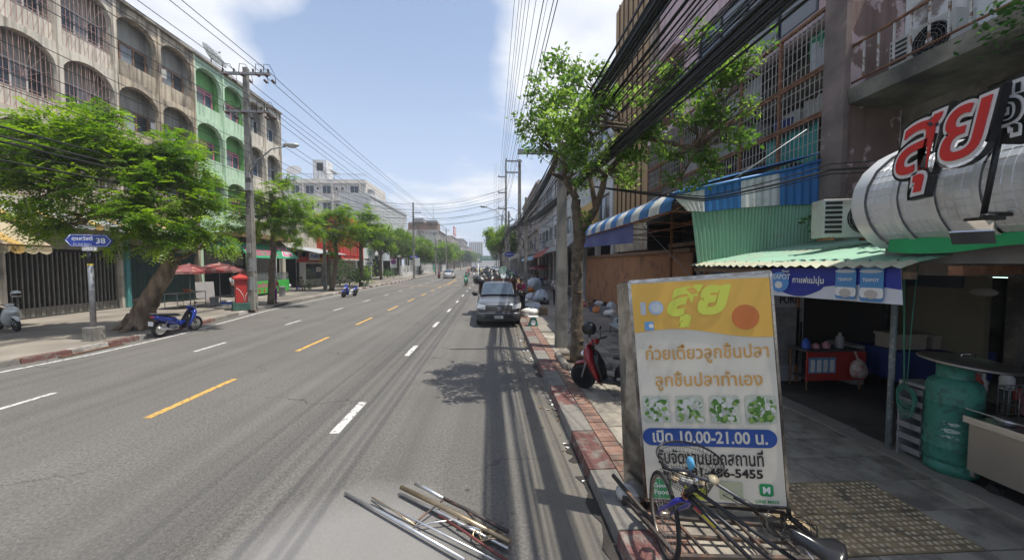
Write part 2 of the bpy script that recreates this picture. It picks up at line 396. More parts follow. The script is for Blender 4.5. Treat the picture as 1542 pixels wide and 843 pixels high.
WALLG = mat('wall_weathered', (.58, .53, .44), .92, var=.2, scale=.9, c2=(.2, .18, .15), amt=.62, edge=.07, dscale=.45, streak=.7, bump=.3)
WALLB = mat('wall_brown_stained', (.5, .42, .31), .92, var=.22, scale=.9, c2=(.15, .125, .1), amt=.58, edge=.12, dscale=.6, streak=.9, bump=.3)
WALLC = mat('wall_cream', (.5, .46, .38), .9, var=.12, scale=.9, c2=(.3, .27, .22), amt=.6, edge=.1, dscale=.5, streak=.6, bump=.2)
WALLN = mat('wall_green', (.46, .62, .44), .85, var=.1, scale=.8, c2=(.32, .46, .32), amt=.6, dscale=.8, streak=.45, bump=.2)
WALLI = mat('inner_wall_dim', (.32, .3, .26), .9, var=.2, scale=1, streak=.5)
WALLW = mat('wall_white', (.66, .66, .64), .85, var=.08, scale=.8, c2=(.42, .41, .39), amt=.62, dscale=.7, streak=.55)
WALLA = mat('wall_apartment', (.6, .56, .5), .88, var=.08, scale=.5, streak=.45)
WALLP = mat('wall_pink', (.68, .5, .51), .88, var=.1, scale=.7, c2=(.38, .29, .29), amt=.6, dscale=.7, streak=.35)
PEEL = mat('peeling_pink_plaster', (.6, .46, .44), .9, var=.15, scale=1.5, c2=(.24, .155, .13), amt=.5, edge=.012, dscale=1.1, streak=.5, bump=.5)
PEELW = mat('old_whitewash', (.75, .74, .7), .9, var=.1, scale=2, c2=(.3, .25, .22), amt=.62, edge=.03, dscale=1.3, streak=.5, bump=.3)
SLABM = mat('mouldy_concrete', (.36, .32, .26), .92, var=.3, scale=1.4, c2=(.07, .065, .055), amt=.5, edge=.15, dscale=.9, bump=.5)
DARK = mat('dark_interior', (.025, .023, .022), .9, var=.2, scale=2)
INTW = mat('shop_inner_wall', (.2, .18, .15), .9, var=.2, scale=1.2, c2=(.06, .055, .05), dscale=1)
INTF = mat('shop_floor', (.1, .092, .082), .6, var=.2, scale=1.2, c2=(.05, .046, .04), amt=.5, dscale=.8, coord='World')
GLASS = mat('window_glass', (.035, .045, .055), .08, var=.2, scale=.6, spec=.6)
GLASSB = mat('blue_window_glass', (.05, .08, .12), .07, var=.2, scale=.6, spec=.7)
CURT = mat('curtain_pane', (.2, .22, .23), .3, var=.25, scale=2, rnd=.4)
WOODF = mat('wooden_window_frame', (.22, .12, .065), .7, var=.2, scale=4)
PINKF = mat('pink_window_frame', (.55, .2, .24), .6, var=.1, scale=4)
WHTF = mat('white_window_frame', (.55, .54, .52), .6, var=.1, scale=4)
GRYF = mat('grey_window_frame', (.25, .25, .25), .6, var=.1, scale=4)
RUSTP = mat('pink_rust_grille', (.42, .26, .23), .75, var=.3, scale=3)
RUST = mat('rusty_steel', (.22, .1, .055), .8, .2, var=.35, scale=4, c2=(.34, .17, .08), amt=.55, dscale=6, bump=.3)
GALV = mat('galvanised_steel', (.3, .31, .32), .5, .55, var=.2, scale=4, c2=(.2, .19, .18), amt=.58, dscale=5)
STEEL = mat('brushed_steel', (.55, .55, .55), .3, .95, var=.1, scale=6, stretch=(1, 1, 14))
CHROME = mat('chrome', (.6, .6, .6), .15, 1, var=.05)
MIRROR = mat('polished_sign_side', (.5, .49, .47), .2, 1, var=.2, scale=3, c2=(.28, .26, .24), dscale=5, bump=.25, bscale=5)
BLACK = mat('black_plastic', (.012, .012, .013), .4, var=.2, scale=5)
RUBBER = mat('tyre_rubber', (.018, .018, .018), .8, var=.2, scale=8, bump=.2)
CABLE = mat('cable_sheath', (.012, .012, .013), .6, var=.2, scale=2)
POLEC = mat('pole_concrete', (.25, .235, .205), .92, var=.2, scale=2, c2=(.15, .14, .125), amt=.56, dscale=2.2, streak=.5, bump=.5, bscale=40)
BARK = mat('bark', (.17, .125, .085), .95, var=.3, scale=5, c2=(.08, .06, .042), amt=.5, edge=.12, dscale=7, bump=1.0, bscale=16)
BARKO = mat('bark_old', (.25, .18, .12), .95, var=.3, scale=3, c2=(.1, .07, .045), amt=.5, edge=.1, dscale=4, bump=1.0, bscale=14, stretch=(1, 1, .35))
LEAF1 = leafmat('leaf_feathery', (.06, .125, .012), (.21, .3, .03), .5)
LEAF2 = leafmat('leaf_oval', (.06, .12, .02), (.16, .23, .05), .55)
LEAF3 = leafmat('leaf_dark', (.03, .075, .018), (.07, .14, .03))
RED = mat('red_paint', (.42, .03, .025), .45, var=.12, scale=3, c2=(.3, .04, .035), amt=.6, dscale=3)
REDW = mat('red_building_paint', (.5, .045, .035), .75, var=.15, scale=1.5, streak=.4)
DGRN = mat('dark_green_paint', (.03, .09, .07), .75, var=.3, scale=3, c2=(.12, .14, .12), amt=.6, dscale=5)
WHITE = mat('white_plastic', (.68, .68, .66), .45, var=.05, scale=4)
GREY = mat('grey_plastic', (.25, .25, .25), .5, var=.1, scale=4)
BLUE = mat('blue_plastic', (.03, .09, .4), .45, var=.1, scale=4)
SKIN = mat('skin', (.3, .17, .11), .6, var=.08, scale=6)
HAIR = mat('black_hair', (.012, .01, .009), .6, var=.2, scale=20)
def cloth(nm, c): return mat('cloth_' + nm, c, .9, var=.12, scale=8, bump=.3)
SHUT = mat('dark_green_shutter', (.02, .05, .045), .6, .3, var=.25, scale=2)
SHUTB = mat('black_gate_steel', (.03, .028, .028), .6, .4, var=.3, scale=3)
GATEB = mat('pale_gate_bars', (.2, .19, .17), .65, .3, var=.25, scale=3)

# ---------------------------------------------------------------- ground, road, pavements
gr = MB(); gr.quad((-160, -60, -.03), (160, -60, -.03), (160, 700, -.03), (-160, 700, -.03))
tag(part('ground', gr, CONC), kind='structure')
LK = [(-13.1, -30), (-12.9, 6.0), (-12.35, 9.2), (-12.03, 11.0), (-12.03, 13.6), (-12.5, 17.2), (-13.05, 20.7), (-13.25, 26.6), (-13.25, 60), (-13.25, 420)]
def lkx(y):
    for (x0, y0), (x1, y1) in zip(LK, LK[1:]):
        if y0 <= y <= y1: return x0 + (x1 - x0) * (y - y0) / (y1 - y0)
    return LK[-1][0]
RKX = 1.13
rd = MB()
ys = sorted(set([k[1] for k in LK]))
for a, b in zip(ys, ys[1:]): rd.quad((lkx(a) - .3, a, 0), (RKX + .3, a, 0), (RKX + .3, b, 0), (lkx(b) - .3, b, 0))
road = tag(part('road', rd, ASPH), kind='structure')
def dash(x, y, ln, w, m, nm='lane_marking'):
    b = MB(); k = max(1, int(ln / 2))
    for i in range(k):
        a0 = y + ln * i / k; a1 = y + ln * (i + 1) / k
        b.quad((x - w / 2, a0, .004), (x + w / 2, a0, .004), (x + w / 2, a1, .004), (x - w / 2, a1, .004))
    return part(nm, b, m, road)
for i in range(24): dash(-2.44, 5.62 + i * 4.72, 1.28, .15, PWHT)
for i in range(22): dash(-8.83, 6.45 + i * 4.72, 1.28, .11, PWHT)
for i in range(9): dash(-5.83, 6.35 + i * 4.72, 2.1, .14, PYEL)
dash(-5.95, 48, 10, .14, PYEL); dash(-5.65, 46, 12, .14, PYEL)
for k in range(5): dash(-6.4 + k * .0, 60 + k * 9, 5, .14, PYEL)
b = MB()                                             # solid edge line beside the left kerb
for a, c in zip(range(9, 46), range(10, 47)): b.quad((lkx(a) + .48, a, .004), (lkx(a) + .6, a, .004), (lkx(c) + .6, c, .004), (lkx(c) + .48, c, .004))
part('edge_line', b, PWHT, road)
b = MB(); b.quad((-12.5, 44, .006), (1, 43.2, .006), (1, 43.5, .006), (-12.5, 44.3, .006)); part('stop_line', b, PYEL, road)
b = MB(); b.box(.78, -10, -.005, RKX + .05, 60, .006)
# dark broken gutter holes under the right kerb
for (y0, y1) in ((3.0, 4.3), (4.6, 5.1), (8.2, 9.6), (11, 12.6)):
    g_ = MB(); pts = []
    for i in range(9):
        y = y0 + (y1 - y0) * i / 8; pts.append((1.14, y, .009))
    inn = [(1.14 - .10 - .05 * math.sin(i * 1.7), y0 + (y1 - y0) * i / 8, .009) for i in range(8, -1, -1)]
    g_.add(pts + inn, [tuple(range(len(pts) + len(inn)))]); part('gutter_gap', g_, DIRT, road)
# small litter and leaves along the gutter
lt = MB()
for i in range(70):
    y = random.uniform(4, 20); x = RKX - abs(random.gauss(0, .12)) - .02; s_ = random.uniform(.012, .045); a = random.uniform(0, 6)
    c, d = math.cos(a) * s_, math.sin(a) * s_
    lt.quad((x - c, y - d, .012), (x + d, y - c, .012 + s_ * .5), (x + c, y + d, .014), (x - d, y + c, .012), random.choice((0, 0, 1)))
part('gutter_litter', lt, [mat('dry_leaf', (.16, .11, .06), .9), WHITE], road, kind='stuff')

# left pavement and kerb
lp = MB(); ys = [k[1] for k in LK]
for (x0, y0), (x1, y1) in zip(LK, LK[1:]): lp.quad((x0 - .2, y0, .145), (x1 - .2, y1, .145), (-22, y1, .16), (-22, y0, .16))
lpave = tag(part('left_pavement', lp, CONC), kind='structure')
lk = bpy.data.objects.new('left_kerb', None); COL.objects.link(lk); tag(lk, kind='structure')
def kerbstone(parent, fn, y0, y1, m, side, zt=.15, w=.22):
    b = MB(); g_ = .008; a, c = y0 + g_, y1 - g_; xa, xc = fn(a), fn(c); zt += random.uniform(-.006, .006)
    lo = [(xa, a, -.02), (xc, c, -.02), (xc - side * w, c, -.02), (xa - side * w, a, -.02)]
    hi = [(xa - side * .02, a, zt), (xc - side * .02, c, zt), (xc - side * w, c, zt), (xa - side * w, a, zt)]
    if side < 0: lo = lo[::-1]; hi = hi[::-1]
    b.add(lo + hi, [(0, 1, 2, 3), (7, 6, 5, 4), (0, 4, 5, 1), (1, 5, 6, 2), (2, 6, 7, 3), (3, 7, 4, 0)])
    return part('kerb_stone', b, m, parent, bevel=.012)
y = 4.0; i = 0
while y < 62:
    ln = 1.0
    m = [KRED, KWHT][i % 2] if 9.9 < y < 17 or y > 30 or (18 < y < 21) else KGRY
    kerbstone(lk, lkx, y, y + ln, m, 1); y += ln; i += 1
b = MB(); b.box(-13.45, 62, 0, -13.25, 400, .15); part('kerb_run', b, KGRY, lk)
b = MB(); b.box(-12.0, 10.6, .001, -11.86, 12.3, .02)
dg = part('drain_slot', b, DIRT, lk); 
b = MB()
for k in range(24): b.box(-12.0, 10.62 + k * .07, .02, -11.86, 10.645 + k * .07, .035)
part('drain_bars', b, RUST, dg)
b = MB(); b.box(-13.28, 22.6, .02, -13.1, 24.0, .11); part('drain_mouth', b, DIRT, lk)

# right pavement: kerb stones, red paver strip, slabs, tactile plates, shop ledge
rp = MB(); rp.box(RKX + .05, -12, -.02, 5.25, 300, .128)
rpave = tag(part('right_pavement', rp, mat('mortar_bed', (.1, .09, .075), .95, var=.2, coord='World')), kind='structure')
rk = bpy.data.objects.new('right_kerb', None); COL.objects.link(rk); tag(rk, kind='structure')
y = 1.2; i = 1
while y < 50:
    m = [KRED, KGRY][i % 2]; 
    kerbstone(rk, lambda t: RKX, y, y + 1.0, m, -1, zt=.15, w=.34); y += 1.0; i += 1
b = MB(); b.box(RKX, 50, 0, 1.47, 300, .15); part('kerb_run', b, KGRY, rk)
# pavers
pm = None
def piece(name, me_src, parent, x, y, z, rz=0):
    o = bpy.data.objects.new(name, me_src); COL.objects.link(o); o.parent = parent; o.location = (x, y, z); o.rotation_euler = (random.gauss(0, .004), random.gauss(0, .004), rz + random.gauss(0, .006)); return o
def slabmesh(nm, w, d, h, m, bev=.006):
    b = MB(); b.box(-w / 2, -d / 2, -h, w / 2, d / 2, 0); o = part(nm, b, m, bevel=bev); me = o.data; bpy.data.objects.remove(o); return me
bm_ = slabmesh('paver', .235, .112, .05, BRICKP)
y = 2.0; n_ = 0
while y < 20:
    piece('brick', bm_, rpave, 1.60, y, .148 + random.uniform(-.004, .004)); y += .122; n_ += 1
sm_ = slabmesh('slab', .49, .49, .05, SLAB)
TACR = (2.75, 4.3, 3.05, 4.05)
n_ = 0
for j in range(22):
    for i in range(7):
        x = 1.975 + i * .502; y = 2.05 + j * .502
        if n_ > 170: break
        if 2.8 < x < 4.3 and 3.0 < y < 4.0: continue
        if (x - 2.08) ** 2 + (y - 9.0) ** 2 < .35: continue
        piece('paving_slab', sm_, rpave, x, y, .148 + random.uniform(-.003, .003)); n_ += 1
b = MB(); b.box(1.48, 20, .1, 5.25, 300, .147); b.box(1.73, 13.05, .1, 5.25, 20, .147); part('far_paving', b, CONC, rpave)
tb = MB(); tb.box(-.247, -.247, -.05, .247, .247, 0)
for i in range(8):
    for j in range(8):
        cx, cy = -.21 + i * .06, -.21 + j * .06
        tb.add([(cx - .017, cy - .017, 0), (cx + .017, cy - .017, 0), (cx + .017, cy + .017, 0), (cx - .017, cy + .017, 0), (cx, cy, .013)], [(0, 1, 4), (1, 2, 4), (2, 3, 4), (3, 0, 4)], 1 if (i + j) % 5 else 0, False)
to = part('t', tb, [TACT, mat('glint_stud', (.45, .37, .24), .7, var=.3, scale=9)]); tme = to.data; bpy.data.objects.remove(to)  # most studs coloured paler to paint in the glints on them
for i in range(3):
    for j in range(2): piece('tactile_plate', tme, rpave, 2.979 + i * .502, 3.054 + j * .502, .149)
b = MB()
for k in range(26):                                    # worn concrete ledge in front of the shops
    y0 = -1 + k * .5
    b.box(5.02 + random.uniform(-.02, .02), y0, .1, 5.34 + random.uniform(-.02, .02), y0 + .5, .162 + random.uniform(-.004, .006))
part('shop_ledge', b, CONC, rpave)
sf = tag(part('shop_floor', MB().box(5.3, -8, 0, 13, 14, .12), INTF), kind='structure')
# ---------------------------------------------------------------- buildings
def window_meshes(w, h, fm, gm, nx=2, ny=1, fr=.06, depth=.08, transom=0):
    "frame bars and one pane, in local y/z, facing +x"
    f = MB(); f.box(0, -w / 2, 0, depth, -w / 2 + fr, h); f.box(0, w / 2 - fr, 0, depth, w / 2, h)
    f.box(0, -w / 2 + fr, 0, depth, w / 2 - fr, fr); f.box(0, -w / 2 + fr, h - fr, depth, w / 2 - fr, h)
    for i in range(1, nx): y = -w / 2 + w * i / nx; f.box(0, y - fr / 2, fr, depth * .9, y + fr / 2, h - fr)
    if transom: f.box(.002, -w / 2 + fr, h - transom, depth * .85, w / 2 - fr, h - transom + fr)
    fme = mesh('window_frame', f, fm)
    ps = []
    for i in range(nx):
        p = MB(); y0 = -w / 2 + w * i / nx + fr / 2; y1 = -w / 2 + w * (i + 1) / nx - fr / 2
        p.box(depth * .3, y0, fr * .5, depth * .45, y1, h - fr * .5); ps.append(mesh('pane', p, gm[i % len(gm)]))
    return fme, ps
def put_window(parent, wm, loc, rz=0, label=None):
    o = bpy.data.objects.new('window', wm[0]); COL.objects.link(o); o.parent = parent; o.location = Vector(loc) - ORG[parent.name]; o.rotation_euler = (0, 0, rz)
    if label: o['label'] = label
    for p in wm[1]:
        c = bpy.data.objects.new('pane', p); COL.objects.link(c); c.parent = o
    return o
def arch_cell(mb, X, y0, y1, z0, z1, sill, top, col=.16, thick=.28, rise=1.0, n=14, mi=0):
    "one bay of a facade in the plane x=X (facing +x) with a round-topped opening"
    ya, yb = y0 + col, y1 - col; w = yb - ya; zs = top - rise; Xb = X - thick
    mb.box(Xb, y0, z0, X, ya, z1, mi); mb.box(Xb, yb, z0, X, y1, z1, mi); mb.box(Xb, ya, z0, X - .003, yb, sill, mi)
    for i in range(n):
        a0, a1 = PI - PI * i / n, PI - PI * (i + 1) / n
        c = (ya + yb) / 2; p0 = (c + w / 2 * math.cos(a0), zs + rise * abs(math.sin(a0)) ** .8); p1 = (c + w / 2 * math.cos(a1), zs + rise * abs(math.sin(a1)) ** .8)
        v = [(X, p0[0], p0[1]), (X, p1[0], p1[1]), (X, p1[0], z1), (X, p0[0], z1)]; w_ = [(Xb, q[1], q[2]) for q in v]
        mb.add(v + w_, [(0, 1, 2, 3), (7, 6, 5, 4), (0, 4, 5, 1)], mi)
def grille_mb(y0, y1, z0, z1, X, step=.19, r=.008, arch=None, fan=True):
    b = MB(); y = y0
    c = (y0 + y1) / 2; w = (y1 - y0) / 2
    while y <= y1 + .001:
        zt = z1 if arch is None else (z1 - arch + arch * math.sqrt(max(0, 1 - ((y - c) / w) ** 2)) ** .8)
        b.box(X - r, y - r, z0, X + r, y + r, zt); y += step
    for z in (z0 + .05, z0 + .9, z0 + 1.05, z0 + 1.55): b.box(X - r * 1.2, y0, z - r, X + r * 1.2, y1, z + r)
    k = 0; y = y0
    while y < y1 - .1:                                    # crossed diagonals in the lower half
        b.tube([(X + .012, y, z0 + .1), (X + .012, y + .28, z0 + .88)], r * .6, 3, cap=False); y += .28
    if fan and arch:
        for i in range(9):
            a = PI * i / 8; b.tube([(X + .01, c, z0 + 1.55), (X + .01, c + w * .95 * math.cos(a), z0 + 1.55 + (z1 - z0 - 1.6) * math.sin(a))], r * .8, 3, cap=False)
    return b
XL = -20.5
WG = window_meshes(2.35, 1.25, WOODF, [GLASS, CURT, GLASS], 3, fr=.09, depth=.1)
WG2 = window_meshes(2.35, 1.35, WHTF, [CURT, GLASS], 4, fr=.06)
WPK = window_meshes(2.2, 1.35, PINKF, [GLASSB, CURT], 3, fr=.09, depth=.1, transom=.3)
WWH = window_meshes(2.1, 1.4, WHTF, [GLASSB, CURT], 3, fr=.06)
def left_house(label, y0, y1, wall, wins, grille=None, inner=WALLI, gate=SHUTB, par=None):
    root = thing('shophouse', label, 'building', (XL, (y0 + y1) / 2, .15), 'shophouses on the left side of the road')
    nb = 2; bw = (y1 - y0) / nb
    f = MB(); levels = [(5.4, 9.15, 5.6, 8.97), (9.15, 12.85, 9.3, 12.7), (12.85, 16.95, 13.0, 16.5)]
    for (z0, z1, s_, t_) in levels:
        for k in range(nb): arch_cell(f, XL, y0 + k * bw, y0 + (k + 1) * bw, z0, z1, s_, t_, col=.09, rise=1.15)
    f.box(XL - .28, y0, 4.9, XL, y1, 5.4)
    part('facade', f, wall, root)
    b = MB()                                            # pilasters stand a little proud of the arches
    for k in range(nb + 1):
        yy = y0 + k * bw; b.box(XL + .002, max(y0, yy - .08), 5.0, XL + .1, min(y1, yy + .08), 16.95)
    part('pilaster', b, wall, root, split=True)
    b = MB(); b.box(XL - .6, y0, 16.95, XL + .22, y1, 17.12); b.box(XL - .6, y0, 17.12, XL - .35, y1, 17.35); part('parapet', b, SLABM, root)
    b = MB()
    for z in (5.38, 9.1, 12.8, 16.6): b.box(XL - .7, y0, z, XL - .285, y1, z + .2)
    part('floor_slab', b, wall, root, split=True)
    b = MB(); b.box(XL - .95, y0, 4.9, XL - .7, y1, 17.0); part('inner_wall', b, inner, root)
    b = MB()
    for k in range(nb + 1): yy = min(max(y0 + k * bw, y0 + .05), y1 - .05); b.box(XL - .69, yy - .05, 5.6, XL - .29, yy + .05, 16.7)
    part('party_wall', b, inner, root, split=True)
    b = MB(); b.box(XL - 9, y0 + .02, .15, XL - .96, y1 - .02, 16.9); part('rear_block', b, wall, root)
    for li, (z0, z1, s_, t_) in enumerate(levels):
        for k in range(nb):
            c = y0 + (k + .5) * bw; wm = wins[(li + k) % len(wins)]
            put_window(root, wm, (XL - .69, c, s_ + .95))
            pb = MB(); pb.box(XL - .24, y0 + k * bw + .1, s_ + .002, XL - .13, y0 + (k + 1) * bw - .1, s_ + .93)
            part('parapet_panel', pb, par or wall, root)
            if grille and (li, k) in grille:
                g_ = part('grille', grille_mb(y0 + k * bw + .1, y0 + (k + 1) * bw - .1, s_, t_, XL - .12, arch=1.15), grille[(li, k)], root)
    # ground floor: wall piers and a gate set back under the canopy
    b = MB()
    for yy in (y0 + .12, y1 - .12): b.box(XL - .3, yy - .12, .15, XL + .05, yy + .12, 4.9)
    part('pier', b, wall, root, split=True)
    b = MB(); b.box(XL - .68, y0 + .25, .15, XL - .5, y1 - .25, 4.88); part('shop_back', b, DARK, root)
    if gate:
        gt = MB(); gt.box(XL - .22, y0 + .24, 3.15, XL - .1, y1 - .24, 3.3); gt.box(XL - .22, y0 + .24, .16, XL - .1, y1 - .24, .2)
        go = part('shop_gate', gt, gate, root)
        slat = MB()
        if gate is SHUT:
            slat.add([(0, -.09, 0), (.05, -.03, 0), (.05, .03, 0), (0, .09, 0), (0, -.09, 2.95), (.05, -.03, 2.95), (.05, .03, 2.95), (0, .09, 2.95)], [(0, 1, 5, 4), (1, 2, 6, 5), (2, 3, 7, 6)])
        else: slat.box(-.03, -.022, 0, .03, .022, 2.95)
        sme = mesh('gate_bar', slat, SHUT if gate is SHUT else GATEB); stp = .18 if gate is SHUT else .19
        y = y0 + .34
        while y < y1 - .3:
            o = bpy.data.objects.new('gate_bar', sme); COL.objects.link(o); o.parent = go; o.location = Vector((XL - .16, y, .2)) - ORG[root.name]; y += stp
        lo = MB()
        if gate is not SHUT:
            y = y0 + .34
            while y < y1 - .4: lo.box(XL - .15, y + .03, .2, XL - .12, y + .16, .62); y += .19
            part('lower_plate', lo, GATEB, go)
        b = MB(); b.box(XL - .3, y0 + .24, 3.3, XL - .08, y1 - .24, 4.9); part('signboard', b, WALLI, root)
    return root
gA = {(a, b_): RUSTP for a in range(3) for b_ in range(2)}
left_house('stained grey shophouse with pink window grilles at the left edge of the photo', 10.95, 16.2, WALLG, [WG2], gA)
left_house('stained beige shophouse with rust pink arched grilles above the feathery tree', 16.2, 21.45, WALLG, [WG2], gA)
left_house('brown stained shophouse with wooden windows in open round arches beside the green house', 21.45, 26.75, WALLB, [WG], None, gate=SHUT)
left_house('pale green shophouse with pink framed windows in round arches', 26.75, 32.15, WALLN, [WPK], None, inner=mat('wall_green_deep', (.17, .4, .12), .85, var=.1), gate=None)
left_house('weathered grey shophouse with round arches at the end of the row past the green house', 32.15, 37.0, WALLG, [WG2, WWH], None, gate=None)
b = MB(); b.box(-29.5, 4.0, .15, -20.5, 10.9, 17); 
single('shophouse', b, WALLG, 'plain stained shophouse mostly outside the left edge of the photo', 'building', (-20.5, 7, .15))
# opened pink casement on the green house
# satellite dish on the roof
def dish(name_label, loc, r, rz, tilt, m=GREY, see=True):
    root = thing('satellite_dish', name_label, 'satellite dish', loc, 'satellite dishes on the roofs', 0)
    M = Matrix.Rotation(rz, 3, 'Z') @ Matrix.Rotation(tilt, 3, 'Y'); c = Vector(loc) + Vector((0, 0, r * 1.05))
    b = MB()
    if see:
        for k in range(12):
            a = 2 * PI * k / 12; b.tube([c + M @ Vector((math.cos(a) * q * r, math.sin(a) * q * r, q * q * r * .35)) for q in (0, .35, .7, 1)], .012, 4)
        for q in (.25, .5, .75, 1): b.tube([c + M @ Vector((math.cos(2 * PI * k / 24) * q * r, math.sin(2 * PI * k / 24) * q * r, q * q * r * .35)) for k in range(24)], .014, 4, closed=True)
        part('dish_ribs', b, m, root); b = MB()
    b.lathe([(.001, 0), (r * .3, r * .03), (r * .6, r * .12), (r * .97, r * .33)], c, M, 20)
    part('dish_mesh', b, mat('dish_mesh_net', (.3, .31, .33), .6, alpha=.45) if see else m, root)
    b = MB()
    for a in (0, 2.1, 4.2): b.tube([c + M @ Vector((math.cos(a) * r * .8, math.sin(a) * r * .8, r * .24)), c + M @ Vector((0, 0, r * .8))], .012, 4)
    b.tube([c + M @ Vector((0, 0, r * .72)), c + M @ Vector((0, 0, r * .9))], .05, 6); part('feed_horn', b, m, root)
    b = MB(); b.tube([loc, c], .04, 6); part('mast', b, m, root)
    return root
p = YP(340, 112, 28.5); dish('large mesh satellite dish on the green shophouse roof behind the pole', (-21.2, 29.4, 17.1), .95, .5, .75)

# fabric awnings
def awning(label, cat, y0, y1, x0, z0, x1, z1, mats, stripe=.45, scallop=.3, name='fabric_awning', thick=.02, group=None, bow=.0):
    "sloped cloth from the wall (x0,z0) down to its front edge (x1,z1) with a hanging scalloped valance"
    root = thing(name, label, cat, (x0, y0, z0), group); n = max(1, round((y1 - y0) / stripe)); w = (y1 - y0) / n
    tops = [MB() for _ in mats]
    for i in range(n):
        b = tops[i % len(mats)]; a, c = y0 + i * w, y0 + (i + 1) * w
        def pt(u, yy, off=0): return (x0 + (x1 - x0) * u, yy, z0 + (z1 - z0) * u + bow * math.sin(PI * u) + off)
        top = [pt(k / 4, a) for k in range(5)] + [pt(k / 4, c) for k in range(5)]; bot = [(q[0] - .004, q[1], q[2] - thick) for q in top]
        vl = [(x1 + .03 * math.sin(PI * j / 8), a + (c - a) * j / 8, z1 - scallop * (.7 + .3 * math.sin(PI * j / 8))) for j in range(9)]
        vs = top + bot + vl + [(q[0] - .012, q[1], q[2]) for q in vl]
        fs = [(k, k + 1, k + 6, k + 5) for k in range(4)] + [(15 + k, 16 + k, 11 + k, 10 + k) for k in range(4)]
        fs += [(4,) + tuple(range(20, 29)) + (9,), (14,) + tuple(range(29, 38)) + (19,)]
        b.add(vs, fs)
    for b, m in zip(tops, mats): part('cloth', b, m, root, split=True)
    fr = MB(); fr.tube([(x1, y0, z1), (x1, y1, z1)], .02, 5)
    for yy in (y0 + .05, y1 - .05): fr.tube([(x0, yy, z0 - .6), (x1, yy, z1 - .02)], .018, 5)
    part('frame', fr, RUST, root, split=True)
    return root
CRM = mat('cream_canvas', (.36, .3, .2), .9, var=.12, scale=2, c2=(.32, .24, .14), amt=.6, dscale=3)
YEL = mat('yellow_canvas', (.4, .26, .08), .9, var=.12, scale=3)
WCV = mat('white_canvas', (.42, .41, .37), .9, var=.1, scale=2, c2=(.4, .38, .33), amt=.6)
GCV = mat('grey_canvas', (.25, .26, .27), .9, var=.1, scale=2)
awning('worn cream awning with yellow scallops over the gate at the left edge', 'awning', 9.5, 15.4, XL, 5.1, XL + 3.1, 3.3, [CRM, CRM, YEL], .42, .34)
awning('yellow white and grey striped awning behind the feathery tree', 'awning', 15.8, 26.4, XL, 5.0, XL + 1.25, 4.45, [YEL, WCV, GCV, GCV], .38, .22)
ac_fab = cloth('teal_banner', (.02, .16, .13))
b = MB(); b.grid(lambda u, v: Vector((XL + .4 + .06 * math.sin(u * 30), 26.9 + 5.2 * u, 4.7 - 1.2 * v)), 24, 3); b.box(XL + .3, 26.9, 4.66, XL + .36, 32.1, 4.74)
single('shop_banner', b, ac_fab, 'plain teal cloth banner hanging above the two red umbrellas', 'banner', (XL + .4, 29.5, 3.5))
# downpipe and small ledge by the gates
b = MB(); b.box(XL + .06, 21.35, .16, XL + .2, 21.5, 4.9); b.box(XL + .02, 21.6, .16, XL + .12, 21.66, 4.9)
single('drain_pipe', b, mat('teal_pipe', (.06, .22, .22), .6, var=.2), 'teal drain pipe between the barred gate and the dark green shutter', 'pipe', (XL + .1, 21.45, .16))

